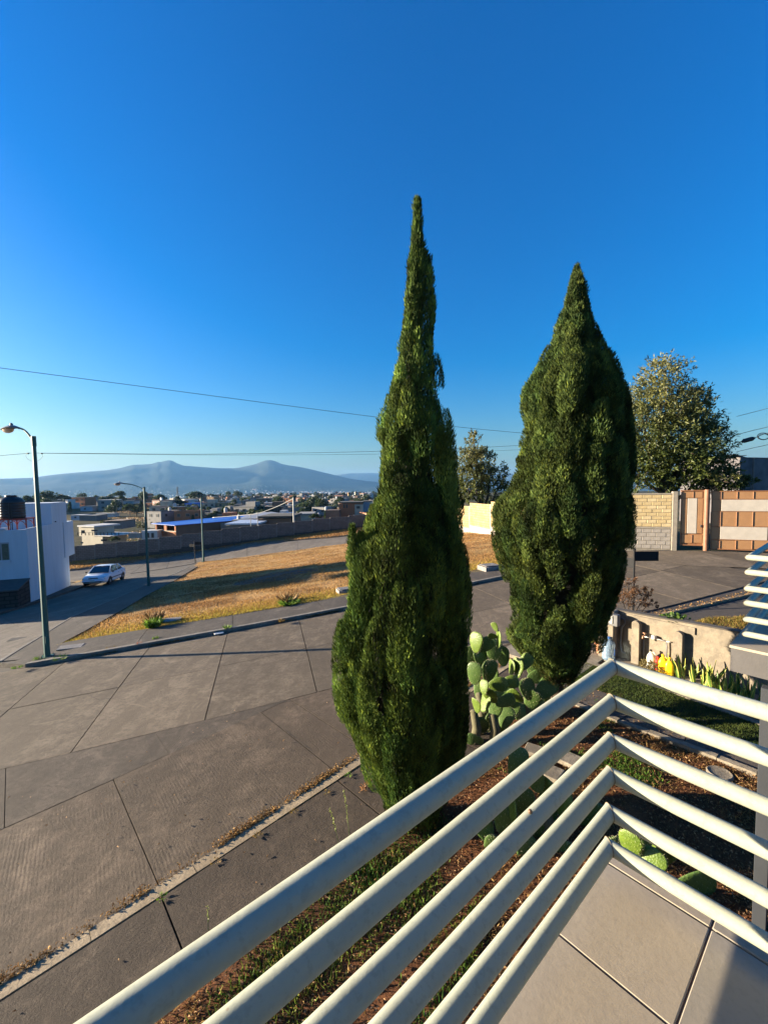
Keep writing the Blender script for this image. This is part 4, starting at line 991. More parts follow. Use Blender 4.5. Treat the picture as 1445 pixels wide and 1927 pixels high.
def grow(root, base, size, direction, facing, depth, g, spread=.8, darker=0, minz=-99):
    fr = add_pad(root, base, size, direction, facing, darker > 0, g); x, y, z = fr
    if depth <= 0: return 1
    n = g.choice((1, 2, 2, 3)); c = 1
    for k in range(n):
        t = g.uniform(-1, 1) if n > 1 else g.uniform(-.5, .5)
        if n > 1: t = (-.8+1.6*k/(n-1))+g.uniform(-.2, .2)
        b = Vector(base)+z*size*(.97-.18*t*t)+x*size*.26*t
        d = (z+x*t*spread+y*g.uniform(-.5, .5)+Vector((0, 0, .35))).normalized()
        c += grow(root, b-d*size*.02, size*g.uniform(.72, .98), d, facing+g.uniform(-70, 70), depth-1, g, spread, darker-1)
    return c
def cactus(label, x, y, seed, stems, size, depth, lean=(0, 0), group='prickly pear plants in the garden', darker=1):
    g = random.Random(seed); z = gz(x, y); root = thing('prickly_pear', label, 'cactus', (x, y, z), group); n = 0
    for (dx, dy, fx, h) in stems:
        n += grow(root, (x+dx, y+dy, z-.06), size*h, (lean[0]+g.uniform(-.25, .25), lean[1]+g.uniform(-.2, .2), 1), fx, depth, g, darker=darker)
    return root
def cactus_d(label, D0, pads, base, seed, stems=()):
    """pads: (px, py, size px, lean, facing, old, dy) at depth D0+dy"""
    g = random.Random(seed); root = thing('prickly_pear', label, 'cactus', (base[0], base[1], gz(*base)))
    for (px, py, s, lean, fc, darker, dy) in pads:
        D = D0+dy; c = Vector(at_depth(px, py, D)); s *= 1.2; fc = fc if (darker or fc < 35) else g.uniform(34, 60); d = Vector((lean, g.uniform(-.25, .25), 1 if abs(lean) < 1.4 else .35)).normalized(); sz = s*D/F_PX
        add_pad(root, c-d*sz*.5, sz, d, fc, darker, g)
    mb = MB()
    for (x, y, h) in stems: mb.tube([(x, y, gz(x, y)-.1), (x+.05, y, gz(x, y)+h*.5), (x, y+.03, gz(x, y)+h)], [.09, .075, .06], 9)
    if mb.v: mb.build('stem', simple('cactus_stem', (.10,.09,.045), .9, .3, 8, .5), root, True)
    return root
cactus_d('large sunlit prickly pear clump growing between the two cypresses', 6.8, [(896,1209,34,.1,70,0,.1),(912,1214,30,1.2,60,0,.1),(931,1180,16,-.4,100,0,0),(927,1198,16,-2,80,0,0),(937,1203,30,.05,5,0,0),(893,1268,38,.05,60,1,0),(920,1263,40,.05,100,1,.1),(929,1224,36,.2,80,1,.3),(937,1288,32,1.6,70,0,-.2),(911,1294,24,.1,110,0,-.25),(960,1283,28,1.5,90,0,-.2),(988,1247,30,.8,95,0,0),(974,1257,32,.1,30,0,0),(962,1257,26,.1,15,0,.05),(924,1311,30,-.6,70,0,-.25),(896,1329,26,-.1,120,0,-.3),(912,1322,34,.3,20,0,-.2),(951,1320,34,1.4,90,1,-.15),(970,1310,30,-1.2,60,0,-.1),(931,1336,34,.2,60,1,-.1),(945,1235,34,-.1,60,1,.3),(905,1240,36,-.3,110,1,.35),(952,1350,36,.4,60,1,0),(905,1300,36,.1,70,1,.35),(925,1270,36,-.2,50,1,.4),(948,1300,36,.3,60,1,.3),(935,1320,38,-.1,80,1,.35),(965,1330,36,.2,60,1,.3),(915,1345,36,.1,90,1,.2),(945,1375,34,-.2,70,1,.1),(905,1365,34,-.5,80,1,0),(893,1392,30,-2,80,1,-.1),(925,1360,36,.1,95,1,.1),(885,1235,34,-.2,80,1,.4)], (1.5, 6.75), 3, [(1.45,6.75,.55),(1.75,6.7,.5),(1.6,7.0,.7)])
cactus_d('prickly pear clump in the shade at the foot of the bushy cypress', 7.4, [(991,1233,30,.1,80,1,.2),(1015,1272,40,1.8,80,1,0),(1027,1295,44,1.2,70,1,-.1),(993,1298,38,-.3,100,1,-.1),(1001,1320,38,.3,70,1,-.15),(980,1345,36,-.2,100,1,-.1),(1012,1335,34,.8,60,1,0),(1003,1262,30,-.1,70,1,.2),(975,1370,32,.1,80,1,-.1),(1035,1310,30,1.5,80,1,.1)], (2.4, 7.4), 5, [(2.3,7.4,.5),(2.5,7.35,.4)])
cactus_d('dark green prickly pear growing under the left arm of the railing', 4.75, [(972,1436,52,.3,95,1,.1),(1008,1470,44,-.3,80,1,0),(1027,1489,46,.15,80,0,.05),(1060,1512,52,.1,25,0,.05),(985,1512,58,-.2,90,1,.1),(950,1545,56,.1,75,1,0),(912,1560,48,-.4,95,1,.05),(966,1530,44,.05,5,0,-.1),(1014,1557,56,.2,85,1,.1),(990,1603,52,.0,100,1,-.1),(1113,1540,60,.4,80,1,.2),(1130,1572,52,.1,95,1,.1),(1056,1610,56,.4,85,1,-.1),(1022,1650,46,.5,90,1,-.15),(1096,1625,34,.1,80,0,-.05),(957,1620,40,-.5,80,1,-.05),(1045,1570,50,-.2,95,1,.2),(925,1590,40,.2,80,1,0),(1030,1530,50,.1,90,1,.2)], (1.9, 4.8), 6, [(1.5,4.8,.3),(1.9,4.8,.35)])
cactus_d('prickly pear seen under the right arm of the railing beyond the tiled floor', 4.0, [(1186,1588,50,-.1,85,0,0),(1226,1625,50,.5,80,0,-.1),(1222,1598,58,.3,95,1,.25),(1243,1598,48,.05,10,0,0),(1252,1606,40,.5,30,0,0),(1308,1662,66,1.5,85,1,.05),(1290,1690,60,.4,95,1,.1),(1200,1650,52,0,80,1,.1),(1160,1600,46,-.4,90,1,.2)], (2.6, 4.0), 7, [(2.6,4.0,.4)])
def cactus_px(label, pads, mk, seed, group='prickly pear plants in the garden'):
    """pads placed one by one: (px, py of the pad centre, height above ground, size, lean x, facing, old)"""
    g = random.Random(seed); b0_ = W(pads[0][0], pads[0][1]); root = thing('prickly_pear', label, 'cactus', (mk[0], mk[1], gz(*mk)), group)
    for (px, py, h, s, lx, ly, fc, darker) in pads:
        p = W(px, py, h); d = Vector((lx, ly, 1)).normalized(); b = Vector(p)-d*s*.5
        add_pad(root, b, s, d, fc, darker, g)
    return root
# ---------------------------------------------------------------- the house this balcony belongs to (behind the camera) bounces the sun
M_cream = simple('cream_render', (.62,.56,.44), .9, .1, 1.5, .2)
own = thing('house', 'cream rendered house wall the foreground balcony is attached to', 'house', (float(RLp(3.3,-2.9)[0]), float(RLp(3.3,-2.9)[1]), -4.2))
a, b = RLp(-.08, -2.92), RLp(3.5, -2.92); c_, d_ = RLp(3.5, -3.2), RLp(-.08, -3.2)
MB().prism([tuple(x) for x in (a, b, c_, d_)], -4.7, 1.4).build('wall', M_cream, own)
a, b, c_, d_ = RLp(3.31, -2.91), RLp(3.6, -2.91), RLp(3.6, .1), RLp(3.31, .1)
MB().prism([tuple(x) for x in (a, b, c_, d_)], -4.7, 1.4).build('side_wall', M_cream, own)

# ---------------------------------------------------------------- white house on the left
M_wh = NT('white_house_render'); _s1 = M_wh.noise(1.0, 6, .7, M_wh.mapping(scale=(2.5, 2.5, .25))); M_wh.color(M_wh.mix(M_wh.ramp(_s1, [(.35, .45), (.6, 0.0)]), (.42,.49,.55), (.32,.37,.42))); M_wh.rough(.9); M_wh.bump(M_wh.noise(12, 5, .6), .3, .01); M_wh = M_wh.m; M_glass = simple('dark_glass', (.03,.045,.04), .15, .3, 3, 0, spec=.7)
M_red = simple('red_paint', (.30,.045,.03), .6, .2, 6, .1); M_black = simple('black_plastic', (.012,.012,.013), .45, .3, 6, .1)
M_blue = simple('blue_paint', (.03,.13,.45), .5, .15, 6, .1); M_stone = mat_block('dark_stone_blocks', (.055,.045,.04), (.075,.06,.05), .45, .22, .03)
wh = thing('white_house', 'white flat roofed house in shade on the left with a cantilevered rear box', 'house', (HA[0], HA[1], gz(*HA)))
def HP(s_, t_): return HA + e1*s_ + e2*t_
def facez(px, py, axis='side'):
    n = e2 if axis == 'side' else e1; return on_plane(px, py, (HA[0], HA[1], 0), (n[0], n[1], 0))
zroof = facez(75, 990)[2]; ztow = facez(108, 945.5)[2]; sT = float((facez(96.5, 966)[:2]-HA)@e1); sB = float((facez(133, 1104)[:2]-HA)@e1)
print('house', zroof, ztow, sT, sB)
def quadprism(s0, s1, t0, t1, z0, z1, name, mat, par):
    P = [HP(s0, t0), HP(s1, t0), HP(s1, t1), HP(s0, t1)]; return MB().prism([tuple(p) for p in P], z0, z1).build(name, mat, par)
g0z = gz(*HA)-.8
quadprism(0, sB, 0, 11, g0z, zroof-.25, 'main_walls', M_wh, wh)
quadprism(-.002, .14, -.002, 11, zroof-.249, zroof-.04, 'parapet', M_wh, wh)
quadprism(.142, sT-.01, -.002, .14, zroof-.249, zroof, 'parapet', M_wh, wh)
quadprism(sT, sB+.0, -.002, 3.4, zroof-.249, ztow, 'stair_tower', M_wh, wh)
quadprism(sT+1.2, sB-.2, 3.41, 8, zroof-.249, zroof+.75, 'roof_room', M_wh, wh)
zc0 = on_plane(133, 1045, (*HP(0, -.03), 0), (e2[0], e2[1], 0))[2]; zc1 = on_plane(130, 981, (*HP(0, -.03), 0), (e2[0], e2[1], 0))[2]
sC = float((on_plane(137, 1010, (*HP(0, -.03), 0), (e2[0], e2[1], 0))[:2]-HA)@e1)
quadprism(sB-.9, sC+.15, -.05, 3.2, zc0, zc1, 'rear_box', M_wh, wh)
# front window with a green pane in a recess
def front_rect(x0, y0, x1, y1, name, mat, par, th, proud):
    a = facez(x0, y0, 'front'); b = facez(x1, y1, 'front'); t0 = float((a[:2]-HA)@e2); t1 = float((b[:2]-HA)@e2)
    P = [HP(-proud, min(t0, t1)), HP(-proud, max(t0, t1)), HP(-proud+th, max(t0, t1)), HP(-proud+th, min(t0, t1))]
    return MB().prism([tuple(p) for p in P], min(a[2], b[2]), max(a[2], b[2])).build(name, mat, par)
fw = front_rect(-14, 1022, 19, 1056, 'window', simple('window_recess', (.25,.27,.28), .8, .1, 3, .1), wh, .05, .01)
front_rect(-12, 1024, 2, 1054.5, 'pane', simple('green_glass', (.05,.10,.08), .2, .5, 14, .2), fw, .03, .02); front_rect(3, 1024, 17.5, 1054.5, 'pane', MATS['green_glass'], fw, .03, .02)
front_rect(-16, 1055.5, 21, 1058.5, 'sill', M_wh, fw, .12, .06)
MB().tube([tuple(np.r_[HP(sT+.5, -.02), zroof+.1]), tuple(np.r_[HP(sT+.5, -.10), zroof+.1])], .035, 8).build('drain_spout', M_dark, wh)
# stone walled carport box in front
cb = thing('garden_wall', 'dark stone block wall in front of the white house at the left edge', 'wall', (float(HP(-.8, 2)[0]), float(HP(-.8, 2)[1]), gz(*HP(-.8, 2))))
zt1 = facez(54, 1090)[2]
P = [HP(-1.6, .02), HP(-.02, .02), HP(-.02, 6), HP(-1.6, 6)]; mb = MB(); mb.prism([tuple(p) for p in P], g0z, [zt1-.35, zt1-.02, zt1-.02, zt1-.35]); o = mb.build('wall', M_stone, cb)
P = [HP(-1.66, -.03), HP(-.02, -.03), HP(-.02, 6), HP(-1.66, 6)]; mb = MB(); mb.prism([tuple(p) for p in P], [zt1-.36, zt1-.018, zt1-.018, zt1-.36], [zt1-.29, zt1+.05, zt1+.05, zt1-.29]); mb.build('sloping_cap', simple('dark_cap', (.07,.065,.06), .9, .3, 5, .3), cb)
# water tank on a red steel rack
tk = HP(.85, .95); zr = zroof-.2
rack = thing('tank_rack', 'red steel rack with arched bracing carrying the black water tank', 'rack', (tk[0], tk[1], zr))
hh = .72
mb = MB()
for i in (-1, 0, 1):
    for j in (-.55, .55):
        p = tk+e2*(i*.85)+e1*j; MB().box((p[0], p[1], zr+hh/2), (.06, .06, hh), atan2(e1[1], e1[0])).build('leg', M_red, rack)
for j in (-.55, .55):
    p = tk+e1*j; MB().box((p[0], p[1], zr+hh+.03), (.07, 1.8, .06), atan2(e1[1], e1[0])).build('beam', M_red, rack)
    for i in (-.42, .42):
        c = p+e2*i; pts = [(c[0]+e2[0]*.38*cos(t), c[1]+e2[1]*.38*cos(t), zr+hh-.32+.3*sin(t)) for t in np.linspace(0, pi, 9)]; MB().tube(pts, .02, 5).build('arch_brace', M_red, rack)
MB().box((tk[0], tk[1], zr+hh+.075), (1.3, 1.8, .03), atan2(e1[1], e1[0])).build('deck', M_red, rack)
tank = thing('water_tank', 'black ribbed plastic water tank standing on the red roof rack', 'water tank', (tk[0], tk[1], zr+hh+.09))
pr = [(.60, 0), (.62, .05)]
for k in range(6): z = .08+k*.16; pr += [(.62, z), (.645, z+.04), (.645, z+.08), (.62, z+.12)]
pr += [(.62, 1.04), (.50, 1.20), (.28, 1.29), (.26, 1.30)]
MB().lathe((tk[0], tk[1], zr+hh+.09), pr, 28).build('barrel', M_black, tank, True, 40)
MB().lathe((tk[0], tk[1], zr+hh+.09+1.30), [(.28, 0), (.29, .03), (.27, .08), (.1, .10)], 20).build('lid', M_black, tank, True, 40)
for dx in (.12, .22):
    p = tk-e1*.66+e2*dx*-1; MB().tube([(p[0], p[1], zr), (p[0], p[1], zr+hh+1.0)], .022, 6).build('pipe', M_dark, tank)
bxp = HP(.5, 2.15); tag(MB().box((bxp[0], bxp[1], zr+.35), (.34, .34, .25), .3, .04).box((bxp[0], bxp[1], zr+.5), (.28, .28, .05), .3).build('roof_box', M_blue), 'small blue box on the parapet of the white house left of the rack', 'box')
wp_ = HP(.2, 2.3); tag(MB().box((wp_[0], wp_[1], zroof+.02), (.5, 2.6, .12), atan2(e1[1], e1[0]), .03).build('light_sheet', M_wh), 'white panel lying along the front parapet of the white house', 'panel')
rt = HP(.2, 0)
for k, (t_, sc_) in enumerate(((3.0, 1), (5.2, 1))):
    rk = copy_tree(rack) if False else None

# ---------------------------------------------------------------- street lamps
M_teal = simple('dark_teal_pole_paint', (.012,.085,.075), .6, .25, 5, .1); M_head = simple('grey_lamp_casting', (.10,.12,.15), .5, .15, 8, .1)
def glassy(name, c, rough=.12, tr=.6):
    t = NT(name); t.color(c); t.rough(rough); t.b.inputs['Transmission Weight'].default_value = tr; t.b.inputs['IOR'].default_value = 1.35; return t.m
M_lens = glassy('amber_lens', (.75,.50,.32), .15, .35)
def street_lamp(label, x, y, h, adir, armL, rise, r0=.085, r1=.055, headk=1.0):
    z = gz(x, y)+.09; root = thing('street_lamp', label, 'street lamp', (x, y, z), 'green street lamps along the roads')
    # tapered octagonal pole
    MB().tube([(x, y, z-.1), (x, y, z+h*.5), (x, y, z+h)], [r0, (r0+r1)/2, r1], 8).build('pole', M_teal, root)
    MB().box((x, y, z+.01), (r0*3.6, r0*3.6, .03), .5).build('base_plate', M_teal, root)
    for k in range(4):
        a = .5+pi/4+k*pi/2; MB().tube([(x+cos(a)*r0*2.0, y+sin(a)*r0*2.0, z+.02), (x+cos(a)*r0*2.0, y+sin(a)*r0*2.0, z+.07)], .013, 6).build('bolt', M_dark, root)
    MB().box((x+r0*.8, y-r0*.55, z+.55), (.03, .10, .22), -.6, .005).build('hatch', M_teal, root)
    ad = Vector((adir[0], adir[1], 0)).normalized(); t0 = Vector((x, y, z+h-.16))
    A = [t0]; 
    for k in range(1, 9): u = k/8; A.append(t0+ad*armL*u+Vector((0, 0, rise*(1-(1-u)**2.0))))
    MB().tube(A, .028, 8).build('arm', M_teal, root, True)
    MB().tube([(x, y, z+h-.28), (x, y, z+h+.02)], r1*1.25, 8).build('collar', M_teal, root)
    # cobra head
    e = A[-1]; sd = Vector((-ad.y, ad.x, 0)); L = .78*headk; st = [(0, .035, .035, 0), (.10, .05, .045, .01), (.25, .095, .065, .03), (.45, .135, .075, .035), (.65, .14, .06, .02), (.85, .11, .045, 0), (1.0, .03, .012, -.02)]
    V = []; Fs = []; n = 12
    for (u, w, hh_, dz) in st:
        c = e+ad*(u*L-.04)+Vector((0, 0, dz))
        for j in range(n):
            t = 2*pi*j/n; zz = sin(t); V.append(tuple(c+sd*cos(t)*w+Vector((0, 0, zz*hh_ if zz > 0 else zz*hh_*.45))))
    for i in range(len(st)-1):
        for j in range(n): Fs.append((i*n+j, i*n+(j+1) % n, (i+1)*n+(j+1) % n, (i+1)*n+j))
    Fs += [tuple(range(n-1, -1, -1)), tuple((len(st)-1)*n+j for j in range(n))]
    hd = MB().add(V, Fs).build('lamp_head', M_head, root, True, 60)
    c = e+ad*(.60*L)+Vector((0, 0, -.005)); mb = MB(); V = []; Fs = []; n = 16
    for i, (rr, zz) in enumerate(((1, 0), (.92, -.045), (.7, -.085), (.35, -.11), (.02, -.118))):
        for j in range(n): t = 2*pi*j/n; V.append(tuple(c+ad*cos(t)*.21*rr+sd*sin(t)*.115*rr+Vector((0, 0, zz))))
    for i in range(4):
        for j in range(n): Fs.append((i*n+j, i*n+(j+1) % n, (i+1)*n+(j+1) % n, (i+1)*n+j))
    MB().add(V, Fs).build('lens', M_lens, hd, True)
    MB().lathe(tuple(e+ad*.3+Vector((0, 0, .09))), [(.04, 0), (.045, .04), (.03, .08), (.005, .09)], 10).build('photocell', M_head, root, True, 40)
    return root
p = W(89, 1236, .09); q = on_plane(63, 822, p, (0, 1, 0)); h1 = q[2]-p[2]
street_lamp('nearest tall green street lamp standing on the corner of the sidewalk at left', p[0], p[1], h1, (-.95, .3), .62, .45, .085, .05)
p2 = W(280, 1103, .09); q = on_plane(268, 917, p2, (0, 1, 0)); street_lamp('street lamp beside the side road across from the parked car', p2[0], p2[1], q[2]-p2[2], (-1, .0), 1.35, .42, .10, .06)
p3 = W(383, 1057, .09); q = on_plane(379, 937, p3, (0, 1, 0)); street_lamp('street lamp at the road junction next to the small black sign', p3[0], p3[1], q[2]-p3[2], (.05, 1), 1.2, .35, .11, .065, 1.2)
print('lamp heights', h1, p, p2, p3)

# ---------------------------------------------------------------- black street name signs
M_sign = simple('black_backlit_sign', (.008,.008,.009), .9, .2, 4, .05)  # near-black colour stands in for plates seen against the light
def name_sign(label, x, y, h, w, hgt, ang, ang2, r=.03):
    z = gz(x, y); root = thing('street_sign', label, 'sign', (x, y, z), 'black street name signs')
    MB().tube([(x, y, z-.1), (x, y, z+h)], r, 10).build('post', M_sign, root, True, 50)
    a = Vector((cos(ang), sin(ang), 0)); MB().box(tuple(Vector((x, y, z+h-hgt/2-.03))+a*(w/2+r)), (w, .018, hgt), ang, .004).build('name_plate', M_sign, root)
    b = Vector((cos(ang2), sin(ang2), 0)); MB().box(tuple(Vector((x, y, z+h-hgt*1.35))+b*(w/2+r)), (w, .018, hgt), ang2, .004).build('name_plate', M_sign, root)
    MB().tube([(x, y, z+h), (x, y, z+h+.06)], r*1.5, 8).build('cap', M_sign, root)
xs = at_depth(1193, 1066, 12.4); hs_ = at_depth(1193, 1036, 12.4)[2]-gz(xs[0], xs[1])
name_sign('larger black street name sign behind the bushy cypress, beside the gate road', xs[0], xs[1], hs_, .68, .29, radians(-2), radians(112))
xs = W(376, 1058); name_sign('far small black street name sign beside the junction street lamp', xs[0]-.35, xs[1]-.3, 2.25, .62, .30, radians(8), radians(165), .045)

# ---------------------------------------------------------------- parked car
M_car = simple('white_car_paint', (.62,.66,.72), .28, .03, 2, 0, spec=.6); M_cglass = simple('car_glass', (.02,.025,.03), .08, .1, 2, 0, spec=.8)
M_tyre = simple('rubber', (.012,.012,.013), .85, .3, 20, .3); M_rim = simple('steel_rim', (.35,.36,.38), .4, .1, 5, 0, metal=.6); M_trim = simple('dark_trim', (.03,.03,.033), .6, .2, 10, .1)
M_head2 = simple('clear_headlight', (.55,.58,.60), .12, .1, 20, .1, spec=.8); M_tail = simple('red_tail_light', (.35,.02,.015), .25, .1, 5, 0); M_plate = simple('licence_plate', (.6,.6,.56), .5, .1, 30, .05); M_chrome = simple('car_chrome', (.5,.5,.5), .2, .1, 5, 0, metal=.9)
def build_car(label, x, y, head):
    z = gz(x, y)+.005; root = thing('parked_car', label, 'car', (0, 0, 0))
    # x axis forward, built at the origin
    hw = .845
    st = [(-2.20,.62,.42,.72),(-2.14,.76,.32,.84),(-1.95,.82,.25,.92),(-1.5,.845,.20,.945),(-1.0,.85,.18,.93),(-.3,.855,.17,.91),(.5,.855,.17,.89),(1.0,.85,.18,.86),(1.45,.835,.20,.80),(1.85,.80,.23,.73),(2.08,.73,.27,.66),(2.16,.62,.34,.58)]
    V = []; Fs = []
    for (xx, w, zb_, zt_) in st:
        prof = [(0, zb_), (w*.82, zb_), (w*.97, zb_+.10), (w, zb_+(zt_-zb_)*.5), (w*.985, zb_+(zt_-zb_)*.72), (w*.93, zt_-.03), (w*.80, zt_+.01), (0, zt_+.035)]
        V += [(xx, b, c) for b, c in prof]+[(xx, -b, c) for b, c in prof[1:-1][::-1]]
    n = 14
    for i in range(len(st)-1):
        for j in range(n): Fs.append((i*n+j, (i+1)*n+j, (i+1)*n+(j+1) % n, i*n+(j+1) % n))
    Fs += [tuple(range(n)), tuple((len(st)-1)*n+n-1-j for j in range(n))]
    body = MB().add(V, Fs).build('body', M_car, root, True, 38)
    # greenhouse: roof and pillars in body colour, glass set in
    G0 = [(-1.62, .70, .93), (-1.05, .60, 1.32), (-.55, .575, 1.375), (.10, .575, 1.385), (.42, .585, 1.35), (1.18, .70, .89)]
    V = []
    for (xx, w, zz) in G0: V += [(xx, w, zz), (xx, -w, zz)]
    low = [(-1.62, .72, .90), (1.22, .74, .86)]
    mb = MB()
    # roof surface
    roof = []
    for i, (xx, w, zz) in enumerate(G0[1:5]):
        roof += [(xx, w, zz-.02), (xx, w*.6, zz+.018), (xx, -w*.6, zz+.018), (xx, -w, zz-.02)]
    mb.add(roof, [(i*4+j, (i+1)*4+j, (i+1)*4+j+1, i*4+j+1) for i in range(3) for j in range(3)])
    mb.build('roof', M_car, root, True, 40)
    def slab(name, pts, mat, par, off=.0):
        m = MB(); m.add(pts, [tuple(range(len(pts)))]); 
        c = sum((Vector(p) for p in pts), Vector())/len(pts); nrm = (Vector(pts[1])-Vector(pts[0])).cross(Vector(pts[2])-Vector(pts[0])).normalized()
        inner = [tuple(Vector(p)-nrm*.02) for p in pts]; k = len(pts)
        m.add(inner, [tuple(range(k-1, -1, -1))]); m.f += [(i, k+i, k+(i+1) % k, (i+1) % k) for i in range(k)]; m.m += [0]*k
        return m.build(name, mat, par)
    slab('windscreen', [(1.15, -.66, .905), (1.15, .66, .905), (.45, .545, 1.345), (.45, -.545, 1.345)], M_cglass, root)
    slab('rear_window', [(-1.58, .64, .94), (-1.58, -.64, .94), (-1.08, -.55, 1.305), (-1.08, .55, 1.305)], M_cglass, root)
    for s in (1, -1):
        f = (lambda pts: pts if s == 1 else pts[::-1])
        slab('side_window', f([(.28, s*.735, .915), (-.42, s*.74, .925), (-.42, s*.595, 1.33), (.10, s*.595, 1.335), (.78, s*.715, .905)][::1]), M_cglass, root)
        slab('side_window', f([(-.48, s*.74, .925), (-1.28, s*.725, .935), (-1.0, s*.61, 1.28), (-.48, s*.597, 1.33)]), M_cglass, root)
        m = MB()   # pillars
        for a, b, r_ in (((1.20, s*.72, .87), (.42, s*.575, 1.355), .032), ((-.45, s*.745, .90), (-.45, s*.59, 1.35), .03), ((-1.62, s*.70, .91), (-1.05, s*.58, 1.325), .05)): m.tube([a, b], r_, 6)
        m.tube([(.42, s*.575, 1.355), (-.5, s*.58, 1.37), (-1.05, s*.58, 1.325)], .028, 6)
        m.build('pillars', M_car, root, True)
        for wx in (1.33, -1.28):
            w = MB().lathe((wx, s*.76, .30), [(.19, -.09), (.285, -.095), (.30, -.06), (.30, .06), (.285, .095), (.19, .09)], 22, Matrix.Rotation(pi/2, 3, 'X')).build('tyre', M_tyre, root, True, 40)
            MB().lathe((wx, s*.80, .30), [(.02, -.055), (.10, -.05), (.185, -.03), (.195, .02), (.02, .03)], 18, Matrix.Rotation(pi/2, 3, 'X')).build('rim', M_rim, w, True, 40)
            m = MB(); pts = [(wx+.335*cos(t), s*.842, .30+.335*sin(t)) for t in np.linspace(-.25, pi+.25, 14)]; pts2 = [(a, s*.835, c*1.0) for a, b, c in pts]
            m.tube(pts, .018, 5); m.lathe((wx, s*.80, .30), [(.33, -.045), (.335, .045)], 20, Matrix.Rotation(pi/2, 3, 'X')); m.build('wheel_arch', M_trim, root)
        MB().box((.98, s*.90, .96), (.10, .15, .11), 0, .03).build('mirror', M_black, root)
        MB().box((.0, s*.862, .50), (2.1, .02, .07), 0, .006).build('side_moulding', M_trim, root)
        for xx in (-.28, -1.02): MB().box((xx, s*.866, .76), (.14, .025, .03), 0, .006).build('door_handle', M_trim, root)
        MB().box((1.99, s*.58, .60), (.16, .36, .13), s*-.28, .03).build('headlight', M_head2, root)
        MB().box((-2.09, s*.60, .74), (.14, .30, .14), s*.2, .02).build('tail_light', M_tail, root)
    MB().box((2.12, 0, .60), (.08, .62, .11), 0, .02).build('grille', M_trim, root)
    MB().box((2.13, 0, .42), (.16, 1.5, .13), 0, .05).build('front_bumper', M_car, root); MB().box((2.16, 0, .36), (.12, 1.1, .05), 0, .01).build('lower_grille', M_trim, root)
    MB().box((2.225, -.05, .43), (.015, .34, .13), 0, .004).build('licence_plate', M_plate, root)
    MB().box((-2.18, 0, .46), (.14, 1.45, .16), 0, .05).build('rear_bumper', M_car, root)
    for s in (.25, -.3): MB().tube([(1.16, s, .915), (.95, s-.25, .99)], .008, 4).build('wiper', M_black, root)
    hx, hy = cos(head), sin(head); pit = math.atan((gz(x+hx*1.3, y+hy*1.3)-gz(x-hx*1.3, y-hy*1.3))/2.6)
    root.location = (x, y, z); root.rotation_euler = (0, -pit, head); return root
build_car('white four door car parked by the white house facing the camera', -22.05, 32.6, atan2(-.97, .24))

# ---------------------------------------------------------------- overhead cables
M_wire = simple('black_cable', (.012,.013,.015), .6, .2, 10, 0)
def cable(name, pts, r, label, group=None, mat=None):
    """pts (px, py, depth): points the cable passes through; smoothed"""
    P = [Vector(at_depth(*q)) for q in pts]; out = []
    for i in range(len(P)-1):
        p0, p1, p2, p3 = P[max(i-1, 0)], P[i], P[i+1], P[min(i+2, len(P)-1)]
        for k in range(6):
            t = k/6; out.append(.5*((2*p1)+(p2-p0)*t+(2*p0-5*p1+4*p2-p3)*t*t+(3*p1-p0-3*p2+p3)*t**3))
    out.append(P[-1]); return tag(MB().tube(out, r, 6).build(name, mat or M_wire, None, True), label, 'cable', group)
cable('cable', [(-300,652,24),(-120,676,25.5),(0,692,27),(180,715.5,29),(350,738,31.5),(520,760.5,34),(700,783.5,37),(860,803,40),(985,815,43),(1150,829,47),(1350,842,52)], .018, 'single black cable sagging across the whole sky from upper left')
cable('cable', [(-250,884,58),(-80,866,58),(0,857.5,58),(50,853.2,58),(64,852,58),(78,852.6,58),(200,853.4,60),(350,854.6,62),(520,853,65),(700,849.5,68),(830,845.5,71),(960,839,75),(1150,828,80)], .026, 'upper of two thin distant cables crossing low over the mountains')
cable('cable', [(78,852.9,58),(200,854.2,60),(350,856,62),(520,856,65),(700,854.5,68),(830,851.5,71),(960,847,75),(1150,838,80)], .02, 'lower of two thin distant cables crossing low over the mountains')
cable('cable_loop', [(50,853.5,58),(49,859,58),(54,865,58),(64,868.5,58),(74,865.5,58),(80,859,58),(80,853.5,58)], .016, 'thin drooping cable loop between two black splices by the near lamp')
for (a, b, lb) in (((50,853.3),(56,852.3),'left'), ((76,852.4),(81,853.2),'right')):
    tag(MB().tube([at_depth(a[0], a[1], 57.9), at_depth((a[0]+b[0])/2, (a[1]+b[1])/2+.6, 57.9), at_depth(b[0], b[1], 57.9)], [.04, .10, .04], 8).build('cable_splice', M_wire, None, True), 'black cable splice just '+lb+' of the nearest street lamp pole', 'splice')
cable('cable', [(1500,750,20),(1445,768,22),(1415,776,23.5),(1386,783.5,25)], .012, 'short upper cable running right from the top of the ash tree')
cable('cable', [(1500,785,20),(1445,803,22),(1418,809.5,23.5),(1386,818,25)], .014, 'second cable down at the right edge above the splice box')
cable('cable', [(1500,812,20),(1445,815,22),(1425,822,23),(1410,828,23.5),(1390,836,24.5),(1375,842,25.5)], .016, 'cable that carries the black splice box at the right edge')
cable('cable', [(1500,820,20),(1445,836.5,22),(1418,842.5,23.5),(1386,850,25)], .012, 'lowest cable at the right edge just above the dark wall')
tag(MB().tube([at_depth(1396, 831, 23.3), at_depth(1400, 829.5, 23.3), at_depth(1415, 825.5, 23.3), at_depth(1420, 824, 23.3)], [.05, .12, .12, .05], 10).build('splice_box', M_wire, None, True, 60), 'black cable splice closure hanging on the cable right of the ash tree', 'splice box')
lp = [at_depth(1436+11*cos(t), 821+6.5*sin(t), 22.4+.1*sin(2*t)) for t in np.linspace(0, 2*pi, 22)]
